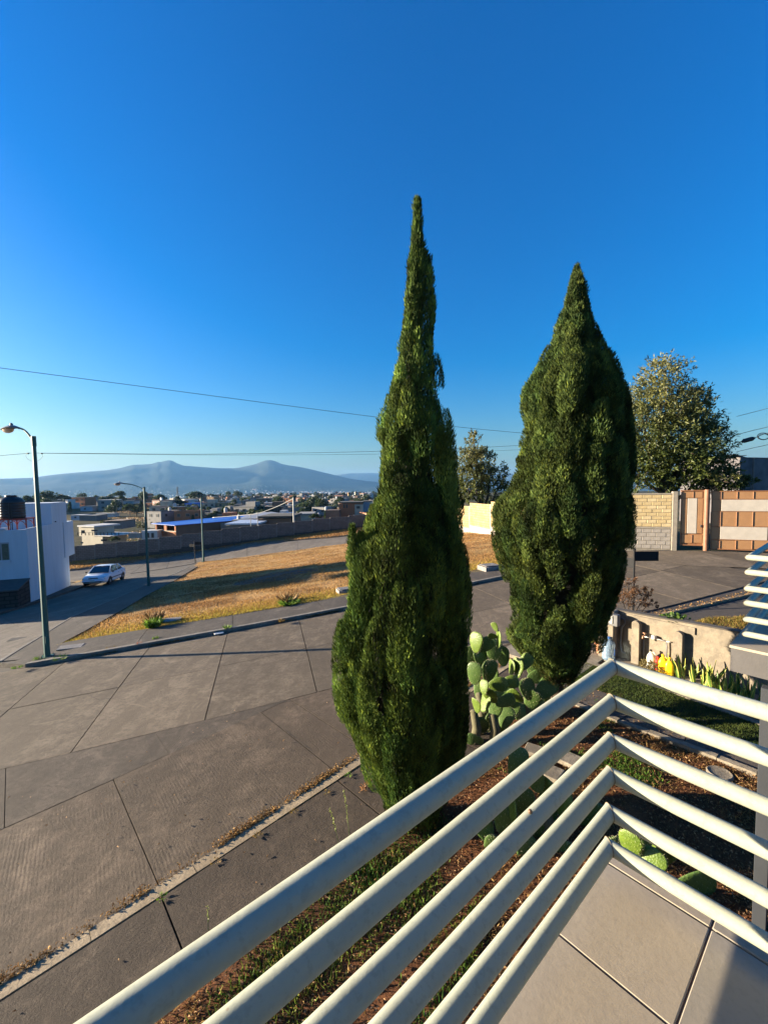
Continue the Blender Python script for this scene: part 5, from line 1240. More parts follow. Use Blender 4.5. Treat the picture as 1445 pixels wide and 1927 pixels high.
tag(MB().tube(lp, .018, 6).tube([at_depth(1436.5+9.5*cos(t), 821.5+5.2*sin(t), 22.5) for t in np.linspace(0, 2*pi, 22)], .014, 6).build('cable_coil', M_wire, None, True), 'coil of spare black cable at the right edge of the picture', 'cable coil')
# ---------------------------------------------------------------- garden
GW0 = np.array([5.13, 9.55]); gwd = np.array([.61, -.792]); gwn = np.array([-.792, -.61])      # wall line and its normal towards the camera
def GWP(s_, t_=0.0): return GW0 + gwd*s_ + gwn*t_
gpoly = [CP_(-7, 1.19), CP_(0, 1.19), CP_(5, 1.19), CP_(9.6, 1.19), GWP(-.1, .0), GWP(7, .05), GWP(9, .05), np.array((11, -6.)), np.array((-6, -7.))]
struct(poly_sheet('garden_soil', gpoly, .004, M_soil, .12, lambda x, y: .014+.02*fbm(x*2.2, y*2.2, 4)+.012*fbm(x*9, y*9, 2)))
M_edge = concrete('edging_concrete', (.26,.22,.165), (.33,.28,.21), .5); M_path = concrete('path_dark_concrete', (.10,.085,.075), (.14,.12,.10), .6)
path = bpy.data.objects.new('path', None); COL.objects.link(path); struct(path)
E0 = [np.array(p) for p in ((3.12,8.15),(3.55,7.62),(4.02,6.98),(4.60,6.28),(5.15,5.58),(5.75,4.85),(6.4,4.1))]
Lin = [np.array(p) for p in ((3.72,8.62),(4.12,8.05),(4.57,7.33),(5.05,6.68),(5.55,5.97),(6.15,5.2),(6.8,4.4))]
Lout = [np.array(p) for p in ((4.45,9.25),(4.80,8.66),(5.29,7.88),(5.68,7.18),(6.05,6.55),(6.6,5.75),(7.2,4.95))]
for i in range(6):
    d = (E0[i+1]-E0[i]); d = d/np.linalg.norm(d); nn = np.array([d[1], -d[0]]) if True else 0
    for k in (0, .5):
        a, b = lerp(E0[i], E0[i+1], k), lerp(E0[i], E0[i+1], k+.5)
        patch([a, b, b-nn*-.11, a-nn*-.11], .075+rand.uniform(-.01, .01), 'edging_stone', M_edge, path, gap=.004, thick=.16)
    patch([E0[i]-nn*.02, E0[i+1]-nn*.02, Lin[i+1], Lin[i]], .045, 'path_slab', M_path, path, gap=.008, thick=.10)
    o = patch([Lout[i], Lout[i+1], Lout[i+1]+np.array((.10,.08)), Lout[i]+np.array((.10,.08))], .06, 'edging_stone', M_edge, path, gap=.004, thick=.14)
lawn_poly = Lin + Lout[::-1]
struct(poly_sheet('lawn', lawn_poly, .038, simple('lawn_soil', (.06,.045,.02), .95, .3, 8, .5), .15))
# paving along the wall foot, pale stones towards the street
for i, (s0, s1, t0, t1) in enumerate(((-.9,.1,.02,.75),(-.9,.1,.78,1.5),(.12,1.1,.02,.38),(1.12,2.1,.02,.36),(2.12,3.1,.02,.34),(-1.9,-.92,.02,.75),(-1.9,-.92,.78,1.5))):
    patch([GWP(s0, t0), GWP(s1, t0), GWP(s1, t1), GWP(s0, t1)], .055+.004*i, 'paving_slab', M_edge, path, gap=.008, thick=.1)
for (px, py, w_, l_, a_) in ((1066,1428,.42,.30,-.8),(1030,1452,.40,.3,-.75),(1010,1415,.36,.26,-.6)):
    p = W(px, py, .05); MB().box((p[0], p[1], p[2]), (w_, l_, .07), a_, .01).build('stepping_slab', M_edge, path)
p = W(1354, 1457, .03); MB().lathe((p[0], p[1], p[2]), [(.15, -.03), (.155, .015), (.14, .03), (.11, .022), (.02, .024)], 24).build('round_cover', M_edge, path, True, 40)

# garden wall
M_ren = NT('rough_render')
_a = M_ren.noise(1.7, 6, .7); _b = M_ren.noise(6, 6, .7)
_c = M_ren.mix(M_ren.ramp(_a, [(.35, 0.0), (.65, 1.0)]), (.15,.125,.09), (.245,.205,.15)); _c = M_ren.mix(M_ren.ramp(_b, [(.38, .75), (.55, 0.0)]), _c, (.13,.11,.085))
M_ren.color(_c); M_ren.rough(.95); M_ren.bump(M_ren.noise(30, 5, .7), .6, .01); M_ren = M_ren.m
gw = thing('garden_wall', 'low rendered garden wall with two arched buttresses and pipes below the gate road', 'wall', (GWP(3)[0], GWP(3)[1], gz(*GWP(3))))
gwp = lambda px, py, t=0.0: on_plane(px, py, (GWP(0, t)[0], GWP(0, t)[1], 0), (gwn[0], gwn[1], 0))
def gs(p): return float((np.array(p[:2])-GW0)@gwd)
zl = gwp(1180, 1153)[2]; zr_ = gwp(1400, 1193)[2]; sl_, sr2 = gs(gwp(1180, 1153)), gs(gwp(1400, 1193)); print('gwall', zl, zr_, sl_, sr2)
ztopf = lambda s_: zl+(zr_-zl)*(s_-sl_)/(sr2-sl_)
rzg = atan2(gwd[1], gwd[0]); zbot = -4.3
mb = MB(); P = [GWP(0, 0), GWP(7.5, 0), GWP(7.5, -.14), GWP(0, -.14)]; mb.prism([tuple(p) for p in P], zbot, [ztopf(0), ztopf(7.5), ztopf(7.5), ztopf(0)]); mb.build('wall', M_ren, gw)
mb = MB(); P = [GWP(0.15, .012), GWP(7.5, .012), GWP(7.5, -.16), GWP(0.15, -.16)]; mb.prism([tuple(p) for p in P], [ztopf(0.15)+.001, ztopf(7.5)+.001, ztopf(7.5)+.001, ztopf(0.15)+.001], [ztopf(0.15)+.03, ztopf(7.5)+.03, ztopf(7.5)+.03, ztopf(0.15)+.03]); mb.build('dark_coping', simple('weathered_coping', (.07,.06,.05), .95, .3, 6, .4), gw)
def arch(x0, x1, ytop, depth, name):
    a, b = gwp(x0, 1220), gwp(x1, 1220); s0, s1 = gs(a), gs(b); w = (s1-s0)/2; zt = gwp((x0+x1)/2, ytop)[2]; sc = (s0+s1)/2
    pl = [(s0, zbot), (s1, zbot)] + [(sc+w*cos(t), zt-w+w*sin(t)) for t in np.linspace(0, pi, 12)]
    MB().extrude(pl, (GW0[0], GW0[1], 0), (gwd[0], gwd[1], 0), (0, 0, 1), (gwn[0], gwn[1], 0), depth).build(name, M_ren, gw); return s0, s1
A0 = arch(1193, 1207, 1166, .15, 'buttress'); A1_ = arch(1271, 1288, 1186, .15, 'buttress')
# raised band framing the recess between the buttresses
sa, sb = A0[1]-.03, A1_[0]+.03; zt = gwp(1240, 1181)[2]
MB().extrude([(sa-.5, zt), (sb+.3, zt+.02), (sb+.3, zt+.16), (sa-.5, zt+.15)], (GW0[0], GW0[1], 0), (gwd[0], gwd[1], 0), (0, 0, 1), (gwn[0], gwn[1], 0), .03).build('band', M_ren, gw)
# meter pillar at the left end
c = GWP(.10, .06); zt = gwp(1165, 1148)[2]
MB().box((c[0], c[1], (zt+zbot)/2), (.34, .34, zt-zbot), rzg, .02).build('meter_pillar', M_ren, gw)
c = GWP(.22, .26); mbx = MB(); mbx.box((c[0], c[1], zt-.17), (.34, .14, .26), rzg, .012); mbx.build('meter_box', simple('grey_meter_box', (.11,.11,.11), .6, .2, 6, .1), gw)
c = GWP(.22, .34); mo = MB().box((c[0], c[1], zt-.16), (.13, .02, .17), rzg, .004).build('meter_window', simple('pale_plastic', (.50,.50,.45), .5, .1, 6, .05), gw)
c2 = GWP(.22, .352); MB().box((c2[0], c2[1], zt-.155), (.045, .012, .06), rzg).build('meter_dial', M_dark, mo)
c = GWP(-.04, .22); MB().box((c[0], c[1], zt-.2), (.03, .10, .12), rzg).build('small_recess', M_dark, gw)
M_pipeg = simple('grey_conduit', (.13,.13,.13), .5, .2, 8, .1)
def gpt(px, py, t): q = gwp(px, py, t); return tuple(q)
MB().tube([gpt(1168, 1163, .10), gpt(1175, 1166, .10), gpt(1176, 1173, .08), gpt(1170, 1181, .06), gpt(1168, 1200, .05), gpt(1168, 1219, .05), gpt(1170, 1226, .06), gpt(1177, 1230, .08)], .016, 8).build('conduit', M_pipeg, gw, True)
MB().tube([gpt(1211, 1198, .05), gpt(1211, 1225, .05), gpt(1211, 1250, .05)], .013, 8).build('pipe', M_pipeg, gw, True)
M_pvc = simple('white_pvc', (.62,.60,.55), .5, .15, 10, .1)
MB().tube([gpt(1209, 1198, .06), gpt(1220, 1199.5, .06), gpt(1233, 1202, .06), gpt(1252, 1207, .06)], .011, 8).build('pipe', M_pvc, gw, True)
MB().tube([gpt(1254, 1207, .05), gpt(1254.5, 1222, .05), gpt(1254, 1240, .05)], .012, 8).build('pipe', M_pipeg, gw, True)
MB().tube([gpt(1254, 1207.5, .06), gpt(1262, 1208.5, .06)], .012, 8).build('pipe', M_pvc, gw, True)
tp = Vector(gpt(1213, 1196, .08)); MB().tube([tp, tp+Vector((gwn[0]*.09, gwn[1]*.09, 0)), tp+Vector((gwn[0]*.11, gwn[1]*.11, -.05))], .016, 8).tube([tp+Vector((-.03, .02, .05)), tp+Vector((.03, -.02, .05))], .009, 6).tube([tp, tp+Vector((0, 0, .05))], .009, 6).build('tap', simple('brass_tap', (.45,.25,.15), .4, .2, 20, .1, metal=.5), gw, True)
vb = Vector(gpt(1230, 1200, .07)); MB().lathe(tuple(vb-Vector((0, 0, .035))), [(.02, 0), (.045, .01), (.05, .04), (.04, .075), (.015, .08)], 12).build('water_meter', M_pvc, gw, True, 40)

# containers by the wall
def on_ground(px, py): q = W(px, py, .055); return q
M_blueb = glassy('blue_clear_plastic', (.45,.66,.92), .12, .75); M_bluecap = simple('blue_cap', (.04,.16,.5), .4, .1, 5, 0)
q = on_ground(1145, 1241); wb = thing('water_bottle', 'large translucent blue water bottle standing by the meter pillar', 'bottle', (q[0], q[1], q[2]))
pr = [(.02, 0), (.115, .0), (.132, .02)]
for k in range(4): z = .05+k*.075; pr += [(.135, z), (.135, z+.04), (.127, z+.052), (.127, z+.062)]
pr += [(.135, .36), (.12, .40), (.07, .435), (.032, .455), (.030, .49)]
MB().lathe(tuple(q), pr, 28).build('body', M_blueb, wb, True, 50); MB().lathe((q[0], q[1], q[2]+.485), [(.036, 0), (.036, .035), (.01, .04)], 14).build('cap', M_bluecap, wb, True, 40)
MB().box((q[0]+.07, q[1]-.105, q[2]+.2), (.025, .03, .15), .6, .01).build('handle', simple('blue_plastic', (.05,.22,.65), .35, .1, 5, 0), wb)
def jug(label, px, py, h, w, d, mat, capm, sq=1.0, handle=True, rz=-.6):
    q = on_ground(px, py); r = thing('plastic_jug', label, 'jug', tuple(q)); V = []; Fs = []; n = 20
    st = [(0, .92), (.03, 1), (.55, 1), (.66, .93), (.78, .62), (.86, .30), (.90, .24), (.94, .24)]
    for (u, k) in st:
        for j in range(n):
            t = 2*pi*j/n; cx, cy = cos(t), sin(t); e = .55; x = abs(cx)**e*(1 if cx > 0 else -1)*w/2*k; y = abs(cy)**e*(1 if cy > 0 else -1)*d/2*k
            V.append((q[0]+x*cos(rz)-y*sin(rz), q[1]+x*sin(rz)+y*cos(rz), q[2]+u*h))
    for i in range(len(st)-1):
        for j in range(n): Fs.append((i*n+j, i*n+(j+1) % n, (i+1)*n+(j+1) % n, (i+1)*n+j))
    Fs += [tuple(range(n-1, -1, -1)), tuple((len(st)-1)*n+j for j in range(n))]
    MB().add(V, Fs).build('body', mat, r, True, 45); MB().lathe((q[0], q[1], q[2]+h*.93), [(.024, 0), (.024, .035), (.008, .038)], 12).build('cap', capm, r, True, 40)
    if handle:
        ax = Vector((cos(rz), sin(rz), 0)); c = Vector(q)+Vector((0, 0, h*.72)); MB().tube([c+ax*w*.22+Vector((0, 0, h*.18)), c+ax*w*.50+Vector((0, 0, h*.12)), c+ax*w*.52-Vector((0, 0, h*.05)), c+ax*w*.44-Vector((0, 0, h*.12))], .013, 7).build('handle', mat, r, True)
    return r
M_yel = simple('yellow_plastic', (.80,.50,.01), .4, .05, 4, 0); M_redp = simple('red_plastic', (.50,.03,.02), .4, .1, 4, 0); M_wp = simple('translucent_white_plastic', (.60,.58,.48), .45, .1, 4, .05)
jug('white plastic jug with dark cap beside the red one', 1224, 1258, .40, .15, .12, M_wp, M_black)
jug('small red plastic bottle between white and yellow jugs', 1237, 1261, .27, .10, .09, M_redp, M_redp, handle=False)
jug('left one of two yellow jugs, next to the red bottle', 1246.5, 1266, .38, .15, .13, M_yel, M_yel)
jug('right one of two yellow jugs, next to the snake plants', 1259, 1272, .38, .15, .13, M_yel, M_yel)
q = on_ground(1131, 1229); pt = thing('plant_pot', 'terracotta pot beside the blue water bottle', 'pot', tuple(q))
MB().lathe(tuple(q), [(.09, 0), (.13, .20), (.145, .205), (.145, .24), (.12, .24), (.11, .20), (.02, .19)], 22).build('bowl', simple('terracotta', (.42,.19,.09), .85, .2, 5, .2), pt, True, 40)

def sprigs(name, label, cat, c, r, n, L, cols, seed, group=None, up=.6, wd=.35, mat=None, kind=None):
    g = np.random.default_rng(seed); q = norm_(g.normal(size=(n, 3)))*(g.random((n, 1))**.4); P = np.array(c)+q*np.array(r); Dd = norm_(q+np.array([0, 0, up])+g.normal(size=(n, 3))*.5); t = g.random((n, 1))
    C = (cols[0]*(1-t)+cols[1]*t)*(.7+.6*g.random((n, 1))); V, Fq = blades(P, Dd, L*(.6+.8*g.random(n)), L*wd, seed=seed)
    o = np_mesh(name, V, Fq, mat or M_leaf, colors=np.repeat(C, 4, 0)); 
    if kind: o['kind'] = kind
    else: tag(o, label, cat, group)
    return o
yg = (np.array([.12,.16,.02]), np.array([.34,.32,.05])); gn_ = (np.array([.035,.08,.015]), np.array([.10,.16,.03]))
o = sprigs('potted_plant', 'yellow green leafy plant in the terracotta pot', 'plant', (q[0]+.02, q[1], q[2]+.42), (.26, .2, .22), 420, .085, yg, 3, wd=.55)
q2 = GWP(1.05, .22); sprigs('wall_foot_plants', 'dry small weeds between meter pillar and first buttress at the wall foot', 'plant', (q2[0], q2[1], gz(*q2)+.13), (.22, .3, .10), 500, .06, (np.array([.10,.08,.03]), np.array([.20,.16,.05])), 4)
q2 = W(1275, 1163, .0); sprigs('small_vine', 'small green vine leaves peeking over the garden wall top', 'plant', tuple(gwp(1272, 1163, -.25)+np.array([0, 0, -.03])), (.26, .2, .07), 120, .09, gn_, 5, wd=.7)

# snake plants: leaves are parts
M_snake = NT('snake_plant_leaf'); _m = M_snake.mapping(scale=(1, 1, 1)); _w = M_snake.n.new('ShaderNodeTexWave'); _w.bands_direction = 'Z'; _w.inputs['Scale'].default_value = 8; _w.inputs['Distortion'].default_value = 6; M_snake.link(_m, _w.inputs['Vector'])
M_snake.color(M_snake.mix(_w.outputs['Fac'], (.04,.11,.02), (.17,.26,.04))); M_snake.rough(.45); M_snake = M_snake.m
M_snedge = simple('snake_leaf_margin', (.50,.45,.10), .5, .1, 5, 0)
def snake_leaf(seed):
    g = random.Random(seed); V = []; Fs = []; M = []; n = 9; bend = g.uniform(-.12, .12); tw = g.uniform(-.5, .5)
    for i in range(n):
        u = i/(n-1); w = .034*(.55+.9*u-.35*u*u)*(1-max(0, u-.7)/.3*.97 if u > .7 else 1); a = tw*u
        for k, x in enumerate((-1, -.78, 0, .78, 1)):
            dep = .012*(1-x*x); V.append((x*w*cos(a)+bend*u*u, x*w*sin(a)-dep, u))
    for i in range(n-1):
        for k in range(4): Fs.append((i*5+k, i*5+k+1, (i+1)*5+k+1, (i+1)*5+k)); M.append(1 if k in (0, 3) else 0)
    mb = MB(); mb.add(V, Fs); mb.m = M; o = mb.build('leaf', [M_snake, M_snedge], None, True); me = o.data; bpy.data.objects.remove(o); return me
SNL = [snake_leaf(k) for k in range(6)]
for ci, (px, py, n, lab) in enumerate(((1292,1282,13,'sunlit snake plant clump right beside the yellow jugs'),(1318,1292,14,'second snake plant clump from the yellow jugs'),(1345,1302,15,'middle snake plant clump by the wall with one brown leaf'),(1372,1314,15,'yellowish snake plant clump just left of the grey balcony slab'),(1400,1326,12,'shaded snake plant clump under the grey balcony slab'),(1432,1338,10,'snake plant clump in deep shade behind the steel column'))):
    q = W(px, py, .03); r = thing('snake_plant', lab, 'plant', tuple(q), 'snake plants along the garden wall')
    for k in range(n):
        o = bpy.data.objects.new('leaf', rand.choice(SNL)); COL.objects.link(o); o.parent = r
        o.location = (rand.uniform(-.17, .17), rand.uniform(-.13, .13), -.03); s = rand.uniform(.30, .58); o.scale = (rand.uniform(.8, 1.15), 1, s); o.rotation_euler = (rand.uniform(-.22, .22), rand.uniform(-.3, .3), rand.uniform(0, 6.28))

# ---------------------------------------------------------------- grass, litter, weeds
def scatter(poly, n, g, dens=None):
    P = np.array(poly, float); x0, y0 = P.min(0); x1, y1 = P.max(0); X = []; Y = []; c = 0
    while c < n:
        x = g.uniform(x0, x1, n); y = g.uniform(y0, y1, n); k = pip(P, x, y)
        if dens is not None: k &= g.random(n) < dens(x, y)
        X.append(x[k]); Y.append(y[k]); c += k.sum()
        if k.sum() == 0: break
    return np.concatenate(X)[:n], np.concatenate(Y)[:n]
def grass(name, poly, n, L, Wd, cols, off, seed, dens=None, mix=None, lean=.45, mat=None, zf=None):
    g = np.random.default_rng(seed); x, y = scatter(poly, n, g, dens); n = len(x)
    z = (G(x, y) if zf is None else zf(x, y))+off; P = np.stack([x, y, z-.01], -1); Dd = norm_(np.c_[g.normal(size=(n, 2))*lean, np.ones(n)])
    t = (g.random(n) if mix is None else np.clip(mix(x, y)+g.normal(size=n)*.18, 0, 1))[:, None]
    C = (cols[0]*(1-t)+cols[1]*t)*(.65+.7*g.random((n, 1))); Ls = L*(.5+g.random(n))
    V, Fq = blades(P, Dd, Ls, Wd, seed=seed); return stuff(np_mesh(name, V, Fq, mat or M_grass, colors=np.repeat(C, 4, 0)))
gold = np.array([.42,.245,.085]); brown = np.array([.24,.125,.05]); ygreen = np.array([.42,.34,.05]); green = np.array([.045,.11,.015]); lime = np.array([.14,.24,.03])
# field: density falls with distance, yellow green towards the near sidewalk
def bdist(x, y): return -((x-k0[0])*KV[0]+(y-k0[1])*KV[1])      # metres behind the kerb
fz = lambda x, y: G(x, y)+fb(x, y)
bare = lambda x, y: np.clip(.55+.5*fbm(x*.9, y*1.4, 3, 2), .12, 1)
fp2 = [KP(.8, -2.02)]+[KP(a, -2.02+.03*a) for a in (6, 12, 18, 23)]+[WALL_R[2], WALL_R[1], FLw[-1]]+FLw[3:-1][::-1]+GW[1:][::-1]
grass('dry_grass', fp2, 95000, .085, .022, (gold, brown), .05, 50, dens=lambda x, y: bare(x, y)*np.clip((24/np.maximum(y, 14))**2, .15, 1), mix=lambda x, y: .5+.45*fbm(x*.5, y*.8, 3, 5), zf=fz)
grass('yellow_grass', fp2, 42000, .075, .018, (ygreen, gold), .05, 51, dens=lambda x, y: np.clip(1-(bdist(x, y)-2.0)/2.6, 0, 1)**1.5+.0, mix=lambda x, y: np.clip((bdist(x, y)-2.0)/2.4, 0, 1)*.9+.1*fbm(x, y, 2), zf=fz)
vp = [p for p in FUw[1:-1]]+[np.array((-2.5, 62)), np.array((-38, 45.5))]
grass('dry_grass', vp, 16000, .16, .05, (gold, brown), .09, 52, mix=lambda x, y: .5+.5*fbm(x*.4, y*.6, 3))
# lawn by the wall
lz = lambda x, y: G(x, y)
grass('lawn_grass', lawn_poly, 34000, .042, .006, (np.array([.035,.065,.014]), np.array([.12,.14,.03])), .038, 53, mix=lambda x, y: .35+.3*fbm(x*2, y*2, 3))
# patchy garden grass below the left arm of the railing and weeds over the soil
gl = [CP_(-2.5, 1.24), CP_(4.6, 1.26), CP_(3.8, 2.9), CP_(.5, 3.4), CP_(-2.5, 3.2)]
patchy = lambda x, y: np.clip(fbm(x*1.7, y*1.7, 4, 9)*.9+.12, 0.0, 1)
grass('garden_grass', gl, 15000, .075, .006, (green, np.array([.15,.19,.03])), .01, 54, dens=patchy, mix=lambda x, y: .4+.5*fbm(x*3, y*3, 2, 4))
grass('dry_garden_grass', [CP_(-3, 1.24), CP_(9, 1.3), (5.0, 5.4), (5.5, 3), (2, 2.2), (-1, 1.5)], 34000, .07, .005, (np.array([.38,.25,.09]), np.array([.2,.11,.04])), .01, 55, dens=lambda x, y: np.clip(.35+.6*fbm(x*2.1, y*2.1, 4, 3), 0, 1), lean=1.4)
grass('weeds', [CP_(5.5, 1.3), CP_(9.3, 1.3), (4.6, 6.2), (3.2, 5.0)], 5000, .07, .009, (green, lime), .01, 56, dens=lambda x, y: np.clip(fbm(x*2.5, y*2.5, 3, 7)-.25, 0, 1), lean=.8)
def litter(name, poly, n, L, cols, off, seed, dens=None, mat=None, flat=.35):
    g = np.random.default_rng(seed); x, y = scatter(poly, n, g, dens); n = len(x); z = G(x, y)+off
    P = np.stack([x, y, z], -1); Dd = norm_(np.c_[g.normal(size=(n, 2)), g.random(n)*flat]); t = g.random((n, 1)); C = (cols[0]*(1-t)+cols[1]*t)*(.6+.8*g.random((n, 1)))
    side = norm_(np.cross(Dd, np.c_[g.normal(size=(n, 2))*.5, np.ones(n)])); V, Fq = blades(P, Dd, L*(.5+g.random(n)), L*.5, side=side, fold=.9, seed=seed); return stuff(np_mesh(name, V, Fq, mat or M_dry, colors=np.repeat(C, 4, 0)))
lb = (np.array([.16,.075,.03]), np.array([.42,.27,.14]))
litter('fallen_leaves', [CP_(-3, 1.24), CP_(9.3, 1.3), (5.2, 5.4), (6, 3), (3, 2.0), (-1, 1.5)], 15000, .030, lb, .035, 60)
litter('wood_chips', [CP_(4, 1.5), CP_(9.0, 1.4), (5.2, 5.6), (5.6, 3.6), (3.2, 3.2)], 16000, .022, (np.array([.10,.04,.018]), np.array([.26,.13,.06])), .035, 61)
# leaves drifted along the near kerb, street side
kd = [CP_(-6, -.30), CP_(9, -.26), CP_(9, -.11), CP_(-6, -.11)]
def dr(x, y): b = (x-c0[0])*CV[0]+(y-c0[1])*CV[1]; a = (x-c0[0])*CU[0]+(y-c0[1])*CU[1]; return np.clip((b+.30)/.17, 0, 1)**2*np.clip(.45+.9*fbm(a*1.7, a*.6, 4, 3), 0.05, 1)
litter('kerb_leaves', kd, 9000, .030, (np.array([.22,.11,.04]), np.array([.42,.27,.11])), .03, 62, dens=dr, flat=.8)
litter('street_leaves', [CP_(-5, -4), CP_(9, -3), CP_(9, 1.2), CP_(-5, 1.2)], 260, .035, lb, .035, 63)
litter('kerb_dirt', [KP(.5, -.02), KP(22, -.02), KP(22, .12), KP(.5, .12)], 2600, .045, (np.array([.10,.06,.03]), np.array([.26,.17,.07])), .02, 64, dens=lambda x, y: np.clip(fbm(x*1.3, y*.3, 4, 6)*1.2, 0, 1), flat=.8)
# weed tufts
def tuft(label, px, py, h, r, n, cols, seed, off=.02, far=False, W0=None, wd=.010, group='weed tufts along the kerbs'):
    g = np.random.default_rng(seed); q = W0 if W0 is not None else W(px, py, off); a = g.random(n)*2*pi; rr = r*np.sqrt(g.random(n))*.5
    P = np.stack([q[0]+np.cos(a)*rr, q[1]+np.sin(a)*rr, np.full(n, q[2]-.01)], -1); Dd = norm_(np.stack([np.cos(a)*r/h*.9, np.sin(a)*r/h*.9, np.ones(n)], -1)+g.normal(size=(n, 3))*.22)
    t = g.random((n, 1)); C = (cols[0]*(1-t)+cols[1]*t)*(.7+.6*g.random((n, 1))); V, Fq = blades(P, Dd, h*(.5+.7*g.random(n)), wd, seed=seed)
    return tag(np_mesh('grass_tuft', V, Fq, M_grass, colors=np.repeat(C, 4, 0)), label, 'grass tuft', group)
gt = (np.array([.07,.17,.02]), np.array([.22,.33,.04])); br = (np.array([.30,.17,.06]), np.array([.14,.12,.03]))
tuft('bright green grass clump at the field edge beside the concrete cover', 289, 1181, .38, .30, 340, gt, 70, .08, wd=.016, group='green grass clumps on the field edge')
tuft('bright green low grass clump on the field edge near the first cypress', 544, 1138, .30, .48, 360, gt, 71, .08, wd=.018, group='green grass clumps on the field edge')
tuft('thin dry seed heads standing in the left green clump', 291, 1172, .5, .30, 150, (np.array([.26,.17,.08]), np.array([.34,.23,.11])), 72, .08, wd=.002, group='dry seed heads')
tuft('thin dry seed heads standing above the right green clump', 541, 1134, .48, .45, 150, (np.array([.26,.17,.08]), np.array([.34,.23,.11])), 73, .08, wd=.002, group='dry seed heads')
for k, (px, py, h, r, lab, cc) in enumerate(((33,1257,.10,.16,'yellow moss tuft at the kerb corner',gt),(112,1240,.16,.3,'grass around the foot of the nearest lamp',gt),(75,1240,.12,.2,'grass left of the nearest lamp foot',gt),(428,1183,.16,.16,'green weed on the far kerb where the middle joint meets it',gt),(530,1170,.14,.15,'dry weed on the far kerb just left of its right joint',br),(293,1202,.10,.12,'small weed in the sidewalk joint behind the far kerb',gt),(305,1689,.05,.08,'small weed where the near kerb meets the driveway joint',gt),(485,1571,.05,.09,'dry tuft on the near kerb by its middle',br),(405,1620,.04,.10,'brown tuft on the near kerb left of its middle',br),(553,1527,.04,.08,'dry tuft on the near kerb below the ramp joint',br),(615,1490,.04,.08,'dry tuft on the near kerb toward the first cypress',br),(655,1459,.05,.08,'green tuft on the near kerb closest to the first cypress',gt),(210,1219,.09,.20,'brown weed in the gutter right of the nearest lamp',br),(262,1212,.09,.10,'reddish weed in the gutter left of the first cross joint',(np.array([.25,.08,.06]), np.array([.3,.15,.08]))))):
    tuft(lab, px, py, h*(.8 if py > 1400 else 1), r, 34 if py > 1400 else 70, cc, 80+k, .05 if py > 1300 else .09)
def stalk(label, px, py, h, lean, seed, n=60, D=None, L=.022):
    g = np.random.default_rng(seed); q = W(px, py, .02); root = thing('tall_weed', label, 'weed', tuple(q), 'thin tall weeds growing from the driveway edge')
    P0 = Vector(q); P1 = P0+Vector((lean*.4, .02, h*.5)); P2 = P0+Vector((lean, .05, h)); MB().tube([P0, P1, P2], [.004, .003, .0015], 5).build('stem', simple('weed_stem', (.16,.20,.06), .7, .2, 10, 0), root)
    t = g.uniform(.35, 1, n); base = np.array([tuple(P0.lerp(P1, u*2) if u < .5 else P1.lerp(P2, u*2-1)) for u in t]); Dd = norm_(g.normal(size=(n, 3))+np.array([0, 0, .7])); C = np.repeat(np.array([[.26,.30,.07]]), n, 0)*(.7+.6*g.random((n, 1)))
    V, Fq = blades(base, Dd, L*(.6+.8*g.random(n)), L*.42, seed=seed); np_mesh('leaves', V, Fq, M_leaf, root, colors=np.repeat(C, 4, 0)); return root
stalk('taller yellow green weed stalk just left of the first cypress foot', 658, 1580, .62, -.07, 1, 70); stalk('yellow green weed stalk standing second from the first cypress', 638, 1592, .46, -.12, 2, 60); stalk('small lone weed stalk above the top rail at lower left', 392, 1752, .22, -.02, 3, 26)
# concrete covers and chambers
M_cov = concrete('cover_concrete', (.27,.25,.23), (.34,.31,.28), .4)
def cover(label, px, py, w_, d_, h_, rz, off=.06):
    q = W(px, py, off); return tag(MB().box((q[0], q[1], q[2]+h_/2-.06), (w_, d_, h_+.06), rz, .012).box((q[0], q[1], q[2]+h_+.006), (w_*.86, d_*.8, .03), rz, .01).build('concrete_cover', M_cov), label, 'concrete cover', 'concrete utility covers')
rk_ = atan2(KU[1], KU[0])
cover('concrete utility cover in the field edge beside the left green clump', 322, 1169, .85, .62, .05, rk_, .04); cover('raised concrete block at the field edge just left of the first cypress', 648, 1115, .62, .6, .17, rk_, .05); cover('raised concrete chamber in the field edge between the two cypresses', 921, 1073, .85, .75, .24, rk_, .05)
cover('flat concrete cover in the sidewalk beside the nearest street lamp', 133, 1219, .8, .5, .02, rk_, .09)
q = W(32, 1203); tag(MB().box((q[0], q[1], q[2]+.004), (.5, .35, .012), .3, .003).build('drain_cover', M_dark), 'small dark drain cover in the side road left of the nearest lamp', 'drain cover')
q = W(300, 1191, .1); q = W(412, 1193, .02); tag(MB().box((q[0], q[1], q[2]+.02), (.30, .16, .03), .5, .01).build('litter_paper', M_pvc), 'white scrap of litter in the gutter by the middle joint', 'litter')
q = W(684, 1487, .02); gdl = [q, W(694, 1478, .02)]
for i, q in enumerate(gdl): tag(sprigs('dead_sprig', '', 'x', (q[0], q[1], q[2]+.03), (.05, .05, .03), 50, .04, (np.array([.30,.14,.05]), np.array([.4,.22,.1])), 90+i), ('lower ', 'upper ')[i]+'brown dead cypress sprig lying on the driveway by the first cypress', 'dead sprig')
